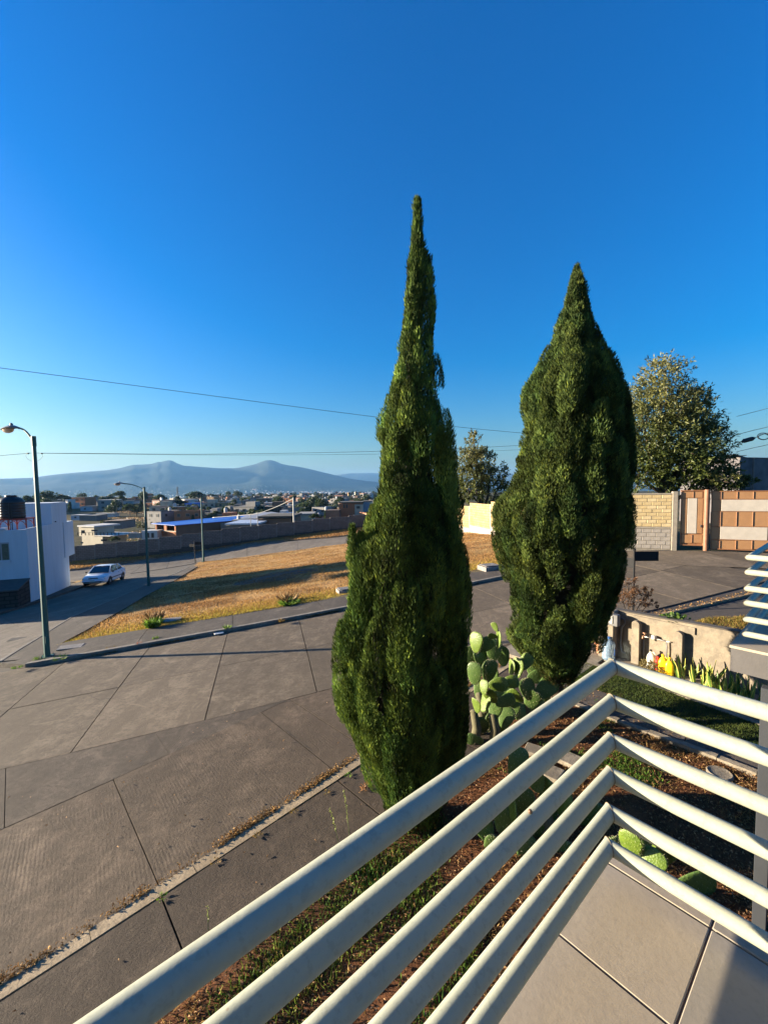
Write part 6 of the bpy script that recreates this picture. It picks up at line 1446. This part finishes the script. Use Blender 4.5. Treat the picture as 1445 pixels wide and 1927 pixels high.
# curb line of the gate road (pale joint with leaves)
A_, B_ = wp((1245, 1158)), wp((1425, 1117)); d = (B_-A_)/np.linalg.norm(B_-A_); nn = np.array([-d[1], d[0]])
for k in range(5):
    a = A_-d*.8+d*(k*1.15); patch([a, a+d*1.13, a+d*1.13+nn*.10, a+nn*.10], .03, 'kerb_stone', M_curb, kerb, gap=.003, thick=.08)
litter('kerb_leaves', [A_-d*.8-nn*.05, B_-nn*.05, B_+nn*.2, A_-d*.8+nn*.2], 420, .05, (np.array([.25,.12,.05]), np.array([.4,.25,.1])), .05, 95)
for (px, py, w_, h_, sd) in ((1340,1172,.9,.5,96),(1395,1168,.8,.5,97),(1300,1178,.5,.3,98)):
    q = W(px, py); 
vb_poly = [np.array(W(1245,1190)[:2]), np.array(W(1330,1166)[:2]), np.array(W(1445,1160)[:2]), np.array(W(1460,1215)[:2])]
grass('dry_grass', vb_poly, 6000, .07, .010, (np.array([.20,.19,.03]), np.array([.26,.14,.05])), .03, 97, dens=lambda x, y: np.clip(.5+fbm(x*1.5, y*1.5, 3), 0, 1))
# road slabs of the gate road beyond the grid (big sheet) with joints
# ---------------------------------------------------------------- the town beyond the boundary wall
TM = {}
def tm(k):
    cols = dict(grey=(.15,.14,.13), lightgrey=(.24,.23,.215), white=(.46,.45,.43), cream=(.38,.34,.26), brick=(.33,.13,.06), brown=(.15,.09,.06), pink=(.32,.19,.15), ochre=(.30,.20,.10), bluew=(.32,.37,.45))
    if k not in TM: TM[k] = simple('town_'+k, cols[k], .92, .25, .35, 0)
    return TM[k]
M_win = simple('town_window_dark', (.02,.022,.025), .3, .3, 2, 0); M_roofg = simple('town_roof_slab', (.14,.13,.12), .9, .35, .5, 0); M_blueroof = simple('blue_sheet_roof', (.035,.13,.50), .4, .12, .6, 0); M_tile = simple('red_tile_roof', (.30,.12,.06), .85, .3, 1.5, 0)
M_tank = simple('tank_grey', (.45,.45,.45), .6, .15, 2, 0)
def rotp(x, y, a): return x*cos(a)-y*sin(a), x*sin(a)+y*cos(a)
def town_house(label, cx, cy, w, d, h, rz, wall, group=None, parts=True, storeys=1, seed=0, zb=None, roofm=None, tank=False, name='house'):
    g = random.Random(seed); z = float(H(cx, cy)) if zb is None else zb
    def lp_(x, y): a, b = rotp(x, y, rz); return cx+a, cy+b
    if parts:
        root = thing(name, label, 'house', (cx, cy, z), group)
        MB().box((cx, cy, z+h/2-1.5), (w, d, h+3), rz).build('walls', tm(wall), root)
        m = MB()
        for (a, b, c, e) in ((0, -d/2+.12, w+.04, .24), (0, d/2-.12, w+.04, .24), (-w/2+.12, 0, .24, d-.5), (w/2-.12, 0, .24, d-.5)):
            p = lp_(a, b); m.box((p[0], p[1], z+h+.18), (c, e, .36), rz)
        m.build('parapet', roofm or tm(wall), root)
        for s in range(storeys):
            zz = z+h*(s+.58)/storeys; n = max(1, int(w/3.2))
            for k in range(n):
                ww = g.uniform(.9, 1.5); x = -w/2+w*(k+.5)/n; p = lp_(x, -d/2-.02); f = MB().box((p[0], p[1], zz), (ww+.2, .08, 1.2), rz).build('window_frame', tm('lightgrey'), root)
                p = lp_(x, -d/2-.06); MB().box((p[0], p[1], zz), (ww, .06, 1.02), rz).build('pane', M_win, f)
            n = max(1, int(d/4))
            for sd in (-1, 1):
                for k in range(n):
                    y = -d/2+d*(k+.5)/n; p = lp_(sd*(w/2+.02), y); MB().box((p[0], p[1], zz), (.08, g.uniform(.8, 1.3), 1.0), rz).build('window', M_win, root)
        if tank:
            p = lp_(w*.25, d*.1); MB().lathe((p[0], p[1], z+h+.3), [(.55, 0), (.58, .1), (.58, 1.0), (.3, 1.3), (.2, 1.4)], 12).build('roof_tank', M_tank, root, True, 40)
        return root
    m = MB(); m.cur = 0; m.box((cx, cy, z+h/2-2), (w, d, h+4), rz); m.cur = 1; m.box((cx, cy, z+h+.12), (w+.3, d+.3, .25), rz); m.cur = 2
    n = max(1, int(w/3.5))
    for s in range(storeys):
        for k in range(n): x = -w/2+w*(k+.5)/n; p = lp_(x, -d/2-.05); m.box((p[0], p[1], z+h*(s+.55)/storeys), (1.4, .1, 1.2), rz)
        for sd in (-1,):
            p = lp_(sd*(w/2+.05), 0); m.box((p[0], p[1], z+h*(s+.55)/storeys), (.1, 1.4, 1.2), rz)
    if g.random() < .35: m.cur = 0; p = lp_(w*.2, 0); m.box((p[0], p[1], z+h+1.3), (w*.45, d*.5, 2.2), rz)
    if tank: m.cur = 3; p = lp_(-w*.25, 0); m.box((p[0], p[1], z+h+1.0), (1.2, 1.2, 1.5), rz)
    o = m.build(name, [tm(wall), roofm or M_roofg, M_win, M_tank]); return tag(o, label, 'house', group)
RZT = radians(-22)
def fw_(px, py): q = W(px, py, 0, far=1); return q if q is not None else at_depth(px, py, 400)
# 1 cream two storey house
q = at_depth(180, 1034, 100); z = q[2]
root = thing('house', 'cream two storey house with flat overhanging roof beyond the left end of the boundary wall', 'house', (q[0], q[1], z))
def pbox(x0, x1, y0, y1, D, dep, name, mat, rz=RZT, par=None, dd=0):
    a = at_depth(x0, y1, D); b = at_depth(x1, y0, D); w = (b[0]-a[0]); c = ((a[0]+b[0])/2, D+dep/2+dd, (a[2]+b[2])/2)
    wd = max(.3, (w-dep*abs(sin(rz))*.6)/cos(rz)) if rz else w
    return MB().box(c, (wd, dep, b[2]-a[2]), rz).build(name, mat, par)
pbox(150, 213, 1009, 1040, 100, 6, 'lower_storey', tm('cream'), par=root); pbox(145, 193, 992, 1010, 101, 5, 'upper_storey', tm('cream'), par=root); pbox(141, 197, 989, 992.3, 100.5, 6.5, 'flat_roof', tm('white'), par=root)
pbox(150, 232, 1007, 1009.4, 99.6, 7.5, 'terrace_slab', tm('white'), par=root)
for (x0, x1, y0, y1) in ((153,158,998,1004),(172,182,997,1000),(190,200,1015,1018.5),(152,155,1020,1023)):
    pbox(x0, x1, y0, y1, 97.8 if y0 > 1010 else 98.6, .3, 'window', M_win, 0, root)
for k in range(12): x = 146+k*7; pbox(x, x+.7, 1002, 1007.5, 98.0, .1, 'railing_bar', M_dark, 0, root)
pbox(146, 230, 1001.5, 1002.3, 98.0, .1, 'handrail', M_dark, 0, root)
# 2 brick building with the blue roof
Db = 96; q = at_depth(332, 1018, Db); root = thing('brick_building', 'long brick building with a bright blue sheet roof beyond the boundary wall', 'building', (q[0], q[1], q[2]))
A = np.array(at_depth(293, 1018, Db+4)[:2]); B = np.array(at_depth(332, 1018, Db)[:2]); u = (B-A)/np.linalg.norm(B-A); v = np.array([-u[1], u[0]]); Lf = np.linalg.norm(B-A)
C_ = B+v*2; 
def zpx(py, D): return float(at_depth(340, py, D)[2])
zr0 = zpx(987.5, Db); zw = zpx(1024, Db)
Ls = 34
def ppoly(pts, z0, z1, name, mat): return MB().prism([tuple(p) for p in pts], z0, z1).build(name, mat, root)
w_ = np.array([.62, .785])     # the long side runs away to the right
ppoly([B+u*-.25, B, B+w_*Ls, B+w_*Ls+u*-.25], zw, zr0-.15, 'long_wall', tm('brown'))
ppoly([A, A+u*.25, A+w_*Ls+u*.25, A+w_*Ls], zw, zr0-.15, 'rear_wall', tm('brown'))
for t0, t1 in ((0, .07), (.44, .56), (.93, 1.0)): ppoly([A+u*Lf*t0, A+u*Lf*t1, A+u*Lf*t1+v*.3, A+u*Lf*t0+v*.3], zw, zr0-.2, 'brick_pier', tm('brick'))
ppoly([A, B, B+v*.28, A+v*.28], zw, zpx(1001, Db), 'brick_apron', tm('brick')); ppoly([A-v*.02, B-v*.02, B+v*.3, A+v*.3], zpx(1001, Db), zpx(999.6, Db), 'beam', tm('cream'))
ppoly([A+v*4, B+v*4, B+v*4.2, A+v*4.2], zw, zr0-.3, 'inner_wall', M_win)
ppoly([A-u*.6-v*.6, B+u*.5-v*.6, B+u*.5+w_*Ls, A-u*.6+w_*Ls], [zr0+.0, zr0-.15, zr0-.05, zr0+.7], [zr0+.12, zr0-.03, zr0+.07, zr0+.82], 'blue_roof', M_blueroof)
ppoly([B+u*.5+w_*14, B+u*.5+w_*(Ls+.2), A-u*.6+w_*(Ls+.2), A-u*.6+w_*(Ls-5)], [zr0+.1, zr0+.1, zr0+.85, zr0+.8], [zr0+.2, zr0+.2, zr0+1.0, zr0+.95], 'white_roof_strip', tm('white'))
pbox(267, 296, 998.5, 1024, 97, 4, 'white_annex', tm('white'), 0, root)
for x in (276, 285): pbox(x, x+4, 1003, 1012, 96.9, .2, 'doorway', M_win, 0, root)
tag(pbox(242, 265, 1003, 1013, 92, .5, 'block_wall', tm('lightgrey'), 0), 'pale perforated block wall between cream house and white annex', 'wall')
# 3 buildings right of the blue roof
def spec(label, x0, x1, y0, y1, D, dep, wall, roofm=None, rz=0.0, wins=(), name='house', tank=None, cat='house', roofpx=0):
    q = at_depth((x0+x1)/2, y1, D); r = thing(name, label, cat, tuple(q)); pbox(x0, x1, y0, y1+6, D, dep, 'walls', tm(wall), rz, r)
    if roofm: pbox(x0-1, x1+1, y0-1.2-roofpx, y0, D-.3, dep+.6, 'roof', roofm, rz, r)
    for (a, b, c, d) in wins: pbox(a, b, c, d, D-.15-abs(sin(rz))*(x1-x0)*D/F_PX*.5, .3, 'window', M_win, rz, r)
    if tank:
        a = at_depth(tank[0], tank[2], D+dep/2); b = at_depth(tank[1], tank[3], D+dep/2); rr = (b[0]-a[0])/2
        MB().lathe(((a[0]+b[0])/2, D+dep/2, b[2]), [(rr*.95, 0), (rr, (a[2]-b[2])*.1), (rr, (a[2]-b[2])*.75), (rr*.5, (a[2]-b[2])*.95), (rr*.3, a[2]-b[2])], 14).build('roof_tank', tm('white'), r, True, 40)
    return r
spec('orange brick house with two windows above the right end of the boundary wall', 638, 682, 947, 975, 140, 9, 'brick', M_dark, 0, ((646,649,949,956),(651,654,949,956)), roofpx=1.5)
spec('cream rendered end of the orange brick house beside the first cypress', 668, 683, 949.5, 975, 139.3, 3, 'cream', None, 0, ((671,677,952.5,957),))
spec('grey house end with dark roof partly behind the first cypress', 683, 700, 944, 974, 146, 8, 'bluew', M_dark)
spec('small orange brick block with a white tank left of the orange house', 613, 638, 960, 976, 135, 6, 'brown', None, 0, (), tank=(611, 616, 953, 960))
spec('orange brick tower with white tank behind the blue roof', 419, 436, 965, 984, 128, 5, 'brick', None, 0, ((424,431,970,974),), tank=(421.5, 428, 955, 965))
spec('low grey house with a tall white tank right of the blue roof', 436, 470, 980, 992, 105, 8, 'grey', M_roofg, 0, (), tank=(446, 453, 968, 980))
spec('low shed with a pale bluish sheet roof just above the boundary wall', 424, 485, 988, 996, 84, 9, 'grey', simple('pale_sheet_roof', (.42,.47,.55), .5, .15, .5, 0), 0, (), roofpx=2.5)
spec('low dark roofed house in the middle beyond the wall, left of the pale pole', 486, 549, 976, 988, 90, 10, 'brown', M_dark, 0, (), roofpx=4)
spec('orange brick strip of an unfinished roof above the dark roofed house', 495, 518, 971.5, 977, 108, 5, 'brick', None)
spec('white cubic house cluster left of the pale concrete pole', 521, 546, 966, 978, 150, 8, 'white', None, 0, ((525,528,969,972),(537,540,969,972)))
spec('small white stair block on top of the white cubic house cluster', 527, 538, 960.5, 967, 153, 4, 'white', None)
spec('long low house with a curved pale roof right of the pale pole', 555, 588, 969, 986, 112, 9, 'cream', tm('lightgrey'), .1, (), roofpx=1.5)
spec('white walled house with wide roof and big sheds on the hill at left', 233, 250, 943, 953, 300, 12, 'white', M_roofg, 0, ((237,240,946,949),))
spec('terracotta roofed house beside the white walled one on the hill', 212, 236, 941, 952, 306, 12, 'cream', M_tile, 0, (), roofpx=2)
spec('long white shed low on the dry slope at left', 181, 212, 967, 970.5, 205, 5, 'white', tm('white'))
spec('white and blue container house on the dry slope at far left', 134, 155, 970, 977, 190, 5, 'bluew', tm('white'), 0, ((140,143,972,975),))
spec('grey unfinished house behind the container house', 150, 180, 970, 980, 188, 8, 'grey', None)
spec('pale blue house with one dark window on the left slope', 152, 173, 953.5, 962, 240, 8, 'bluew', tm('lightgrey'), 0, ((158,161,956,959),))
spec('blue sheet roofed house in the middle of the town', 348, 366, 949.5, 955, 255, 10, 'bluew', M_blueroof, 0, (), roofpx=1.5)
spec('white house with dark openings right of the conifer', 358, 372, 963, 968, 210, 7, 'white', None, 0, ((361,363,964,966.5),(367,369,964,966.5)))
spec('grey long warehouse on the left slope below the dry strip', 195, 228, 981, 990, 140, 8, 'grey', tm('brown'))
# pale concrete pole with a sagging cable bundle and small poles
M_pole = simple('pale_concrete_pole', (.45,.43,.39), .85, .15, 2, .1)
def ppole(label, px, y0, y1, D, r): a = at_depth(px+.8, y1+8, D); b = at_depth(px, y0, D); return tag(MB().tube([tuple(a), (a[0], a[1], b[2])], [r, r*.8], 8).build('utility_pole', M_pole, None, True, 50), label, 'pole')
ppole('pale concrete utility pole rising above the boundary wall', 552.5, 936, 984, 78, .17)
ppole('short pale pole under the cable bundle, left one of the pair', 471.5, 967, 990, 80, .07); ppole('short pale pole under the cable bundle, right one of the pair', 484.5, 964, 991, 78, .07)
cable('cable', [(552,938,78),(535,947,79),(515,956,80),(490,965,81),(470,968.5,82),(440,971,84),(400,974,86)], .07, 'thick pale cable bundle sagging left from the pale concrete pole', mat=M_pole)
cable('cable', [(552,938,78),(620,932,90),(700,925,104)], .025, 'thin cable leaving the pale concrete pole to the right')
pyl = thing('pylon', 'small lattice power pylon on the far side of the town', 'pylon', tuple(fw_(334, 938)))
D = 620; a = at_depth(334.5, 940, D); hh = at_depth(334.5, 916, D)[2]-a[2]; mb = MB()
for sx in (-1, 1):
    for sy in (-1, 1): mb.tube([(a[0]+sx*2.2, D+sy*2.2, a[2]), (a[0]+sx*.5, D+sy*.5, a[2]+hh*.6), (a[0]+sx*.3, D+sy*.3, a[2]+hh)], .22, 4)
for k in (.62, .76, .9): mb.box((a[0], D, a[2]+hh*k), (8-k*3, .3, .3))
for k in range(5): z0 = a[2]+hh*k/6; w0 = 2.2-1.7*k/5; mb.tube([(a[0]-w0, D, z0), (a[0]+w0*.8, D, z0+hh/6)], .13, 3); mb.tube([(a[0]+w0, D, z0), (a[0]-w0*.8, D, z0+hh/6)], .13, 3)
mb.build('lattice', tm('grey'), pyl)

LM = [(25,'behind the water tank'),(150,'right of the white house'),(232,'above the cream house'),(275,'just left of the second lamp'),(330,'right of the second lamp'),(378,'left of the junction lamp'),(425,'right of the junction lamp'),(470,'above the brick tower'),(512,'above the dark roofed house'),(548,'left of the pale pole'),(585,'right of the pale pole'),(622,'left of the orange house'),(665,'above the orange house'),(2000,'beside the first cypress')]
def where(px): return [t for a, t in LM if px < a][0]
def row(D): return 'front' if D < 150 else 'second' if D < 220 else 'middle' if D < 300 else 'rear' if D < 420 else 'far' if D < 650 else 'farthest'
USED = {}
def uniq(lab): USED[lab] = USED.get(lab, 0)+1; return lab
# many more houses
g = random.Random(12); placed = []; kinds = ['grey', 'grey', 'lightgrey', 'white', 'cream', 'brick', 'brown', 'pink', 'grey', 'ochre', 'brick', 'brown', 'grey', 'lightgrey']
words = dict(grey='bare grey', lightgrey='light grey', white='white', cream='cream', brick='orange brick', brown='brown brick', pink='faded pink', ochre='ochre', bluew='bluish white')
def free(px, D, wpx):
    for (a, b, c) in placed:
        if abs(a-px) < (wpx+c)*.42 and abs(math.log(b/D)) < .07: return False
    return True
cnt = 0; tries = 0
while cnt < 290 and tries < 6000:
    tries += 1
    px = g.uniform(255, 735) if g.random() < .86 else g.uniform(20, 260)
    D = g.choice((g.uniform(105, 220), g.uniform(200, 420), g.uniform(380, 800), g.uniform(450, 1000)))
    if px < 300 and D < 235: continue
    if px < 300 and D > 380: continue
    if 235 < px < 440 and D < 165: continue
    x = (px-722.5)/F_PX*D; wm = g.uniform(7, 13); wpx = wm*F_PX/D
    if not free(px, D, wpx): continue
    placed.append((px, D, wpx)); k = g.choice(kinds); st_ = g.choice((1, 1, 2)); hgt = st_*2.8+g.uniform(0, .6)
    lab = (words[k]+(' two storey' if st_ == 2 else ' low')+' house in '+row(D)+' row, '+where(px))
    grp = ('nearer' if D < 420 else 'far')+' town houses'
    town_house(lab, x, D, wm, g.uniform(6, 11), hgt, g.uniform(-.6, .6), k, grp, D < 190, st_, cnt, tank=g.random() < .35, roofm=(g.choice((None, None, M_roofg, M_tile, tm('white'))))); cnt += 1
# trees of the town: a few crowns copied
def crown_mesh(seed, kind):
    gg = np.random.default_rng(seed); P = []; Dd = []; n = 900
    if kind == 'round': C0 = [(0,0,5.2,2.6,2.0),(1.7,0,4.6,1.8,1.5),(-1.8,.4,4.4,1.9,1.4),(.3,1.2,6.3,1.6,1.2),(-.5,-1.2,3.9,1.9,1.3)]
    elif kind == 'tall': C0 = [(0,0,3.5,1.3,2.0),(0,0,6.2,1.0,2.0),(.2,0,8.4,.6,1.5)]
    else: C0 = [(0,0,6.6,2.4,1.1),(2.2,.3,5.8,1.7,.9),(-2.4,0,5.9,1.9,1.0),(.5,0,7.4,1.5,.8)]
    for (x, y, z, r, h) in C0:
        m = n//len(C0); q = norm_(gg.normal(size=(m, 3)))*(gg.random((m, 1))**.35); P.append(np.array([x, y, z])+q*np.array([r, r, h])*(.85+.3*gg.random((m, 1)))); Dd.append(norm_(q+gg.normal(size=(m, 3))*.6))
    P = np.concatenate(P); Dd = np.concatenate(Dd); t = gg.random((len(P), 1)); C = (np.array([.020,.036,.014])*(1-t)+np.array([.05,.07,.024])*t)
    V, Fq = blades(P, Dd, .75*(.6+.8*gg.random(len(P))), .42, seed=seed); o = np_mesh('crown', V, Fq, M_leaf, colors=np.repeat(C, 4, 0)); tr = MB().tube([(0, 0, -1), (.1, 0, 2.5), (0, 0, 5)], [.28, .2, .1], 6).build('trunk', M_bark)
    a, b = o.data, tr.data; bpy.data.objects.remove(o); bpy.data.objects.remove(tr); return a, b
CR = {'round': [crown_mesh(1, 'round'), crown_mesh(2, 'round')], 'tall': [crown_mesh(3, 'tall')], 'wide': [crown_mesh(4, 'wide'), crown_mesh(5, 'wide')]}
def town_tree(label, x, y, h, kind, group='trees in and around the town', z=None):
    zz = float(H(x, y)) if z is None else z; r = thing('tree', label, 'tree', (x, y, zz), group); me = rand.choice(CR[kind]); hh = {'round': 7.4, 'tall': 9.6, 'wide': 8.1}[kind]
    for m, nm in zip(me, ('crown', 'trunk')):
        o = bpy.data.objects.new(nm, m); COL.objects.link(o); o.parent = r
    s = h/hh; r.scale = (s*rand.uniform(.85, 1.2), s*rand.uniform(.85, 1.2), s); r.rotation_euler = (0, 0, rand.uniform(0, 6.28)); return r
def tree_px(label, px, ytop, ybase, D, kind, wf=1.0):
    a = at_depth(px, ybase, D); b = at_depth(px, ytop, D); t = town_tree(label, a[0], D, b[2]-a[2], kind, None, a[2]); t.scale = (t.scale.x*wf, t.scale.y*wf, t.scale.z); return t
for a in (('big dark round tree rising behind the white house beside the nearest lamp', 88, 924, 950, 255, 'round', 1.5), ('dark tree just right of the big one behind the white house', 116, 931, 950, 262, 'wide', 1.2), ('dark tree at the far left edge behind the water tank', 3, 933, 966, 230, 'round', 1.5), ('umbrella shaped dark tree behind the arm of the second lamp', 226, 924.5, 945, 285, 'wide', 1.4),
          ('round dark tree left of the umbrella shaped one', 154, 928, 946, 295, 'round', 1.1), ('small tree on the hill crest between umbrella tree and round tree', 181, 932, 944, 320, 'round', 1), ('tree in front of the houses on the hill left of the second lamp', 196, 935, 953, 290, 'round', 1.2), ('dark tall conifer in front of the town left of the junction lamp', 336, 935, 961, 260, 'tall', 1.5), ('dark bushy tree at the town edge by the junction lamp top', 368, 926, 950, 330, 'wide', 1.7),
          ('low bush on the left slope above the dry strip', 286, 974, 982, 165, 'round', 1.6), ('green bush beside the cream two storey house', 217, 1010, 1028, 96, 'wide', .9), ('yellow green bushes beyond the wall right of the pale pole', 595, 967, 985, 110, 'wide', 1.3), ('dark tree behind the white cubic houses', 575, 945, 972, 190, 'round', 1.3), ('tall tree at the left of the orange house', 605, 938, 965, 200, 'round', 1.2), ('bare topped tree on the town crest in the middle', 448, 924, 938, 560, 'round', 1.3), ('tree on the crest left of the middle one', 430, 925, 938, 540, 'wide', 1.1)):
    tree_px(*a)
cnt = 0
while cnt < 280:
    px = g.uniform(0, 735); D = g.choice((g.uniform(110, 240), g.uniform(220, 420), g.uniform(380, 800), g.uniform(600, 1000)))
    if px < 300 and (D > 385 or D < 200): continue
    if 240 < px < 440 and D < 160: continue
    x = (px-722.5)/F_PX*D; kd = g.choice(('round', 'wide', 'round', 'tall')); near = D < 420
    town_tree('%s %s tree in %s town row, %s' % ('dark' if near else 'tiny', {'round': 'round', 'wide': 'broad', 'tall': 'narrow'}[kd], row(D), where(px)), x, D, g.uniform(4.5, 9 if D > 250 else 7), kd, ('nearer' if near else 'far')+' trees of the town'); cnt += 1
# low scrub and dry strips on the slope
scr = [np.array(p) for p in ((-75, 95), (-45, 85), (10, 85), (10, 240), (-120, 330), (-190, 300))]
def farscatter(name, poly, n, L, wd, cols, seed, dens=None):
    gg = np.random.default_rng(seed); x, y = scatter(poly, n, gg, dens); n = len(x); P = np.stack([x, y, H(x, y)-.1], -1); Dd = norm_(gg.normal(size=(n, 3))*.6+np.array([0, 0, .8])); t = gg.random((n, 1)); C = (cols[0]*(1-t)+cols[1]*t)*(.6+.8*gg.random((n, 1)))
    V, Fq = blades(P, Dd, L*(.4+gg.random(n)), wd, seed=seed); return stuff(np_mesh(name, V, Fq, M_leaf, colors=np.repeat(C, 4, 0)))
farscatter('scrub', scr, 26000, .9, .45, (np.array([.03,.045,.018]), np.array([.09,.08,.035])), 5, lambda x, y: np.clip(fbm(x*.09, y*.09, 4)*1.4-.1, 0, 1))
farscatter('dry_grass', scr, 16000, .6, .4, (np.array([.30,.20,.10]), np.array([.18,.12,.06])), 6, lambda x, y: np.clip(fbm(x*.05+2, y*.08, 3, 8)*1.4-.2, 0, 1))
# the far city in the valley: countless pale roofs
gg = np.random.default_rng(9); n = 3600
az = np.radians(np.where(gg.random(n) < .6, gg.normal(-8, 7, n), gg.uniform(-44, 16, n))); r = gg.uniform(1700, 4700, n); k = (az > radians(-45)) & (az < radians(18)); az = az[k]; r = r[k]; n = len(az)
x = r*np.sin(az); y = r*np.cos(az)
def terr_z(x, y):
    r = np.hypot(x, y); ad = np.degrees(np.arctan2(x, y)); ad0 = ad; bb = np.exp(-(np.abs(r-7000)/1500)**1.7); ad = np.where(r > 2500, ad+(1-bb)*fbm(x/900+3, y/900, 4, 3)*2.2+(1-bb)**2*1.2*fbm(x/300, y/300, 3, 5), ad); h1 = np.interp(ad, A1, S1, left=-.005, right=-.012)*7000; u = r-7000; b1 = np.exp(-(np.abs(u)/1500)**1.7); nn = fbm(x/420, y/420, 6)
    hs_ = sum(np.interp(ad+k, A1, S1, left=-.005, right=-.012) for k in (-6, -4, -2, 0, 2, 4, 6))/7*7000; h1 = h1*b1**.6+hs_*(1-b1**.6)
    foot = 26*np.exp(-(((ad0+20)/3.2)**2)-((r-4700)/350.)**2) + 30*np.exp(-(((ad0+16.5)/1.8)**2)-((r-4900)/300.)**2); kk = smooth(2600, 3600, r); z0 = H(x, y)-.07
    return z0+kk*(np.maximum(-82+(h1+82)*b1*(1+.10*nn*(1-b1**3)), -82)+foot+2.5*nn-z0)
z = terr_z(x, y); w = gg.uniform(4, 12, n)*(1+(gg.random(n) < .04)*2.5); d = gg.uniform(5, 14, n); h = gg.uniform(3, 7, n); a = gg.uniform(-.5, .5, n)
cx8 = np.array([-1,1,1,-1,-1,1,1,-1])*.5; cy8 = np.array([-1,-1,1,1,-1,-1,1,1])*.5; cz8 = np.array([0,0,0,0,1,1,1,1])
X8 = cx8[None]*w[:, None]; Y8 = cy8[None]*d[:, None]; V = np.stack([x[:, None]+X8*np.cos(a)[:, None]-Y8*np.sin(a)[:, None], y[:, None]+X8*np.sin(a)[:, None]+Y8*np.cos(a)[:, None], z[:, None]-2+cz8[None]*(h+2)[:, None]], -1).reshape(-1, 3)
fb6 = np.array([(4,5,6,7),(0,1,5,4),(1,2,6,5),(2,3,7,6),(3,0,4,7)]); Fq = (np.arange(n)[:, None, None]*8+fb6[None]).reshape(-1, 4)
pal = np.array([[.50,.48,.45],[.33,.31,.29],[.22,.2,.19],[.3,.17,.12],[.58,.57,.55],[.18,.17,.16]]); cc = pal[gg.integers(0, 6, n)]
M_city = NT('distant_roofs'); M_city.color(M_city.attr('tint')); M_city.rough(.9); M_city = M_city.m
stuff(np_mesh('distant_city', V, Fq, M_city, colors=np.repeat(cc, 8, 0)))
gg = np.random.default_rng(19); n = 9000; az = np.radians(gg.uniform(-45, 18, n)); r = gg.uniform(1200, 5200, n); x = r*np.sin(az); y = r*np.cos(az); P = np.stack([x, y, terr_z(x, y)-1], -1)
Dd = norm_(gg.normal(size=(n, 3))*.5+np.array([0, 0, 1.])); V, Fq = blades(P, Dd, 9*(.5+gg.random(n)), 9., seed=3); stuff(np_mesh('distant_trees', V, Fq, M_leaf, colors=np.repeat(np.repeat(np.array([[.025,.04,.02]]), n, 0), 4, 0)))
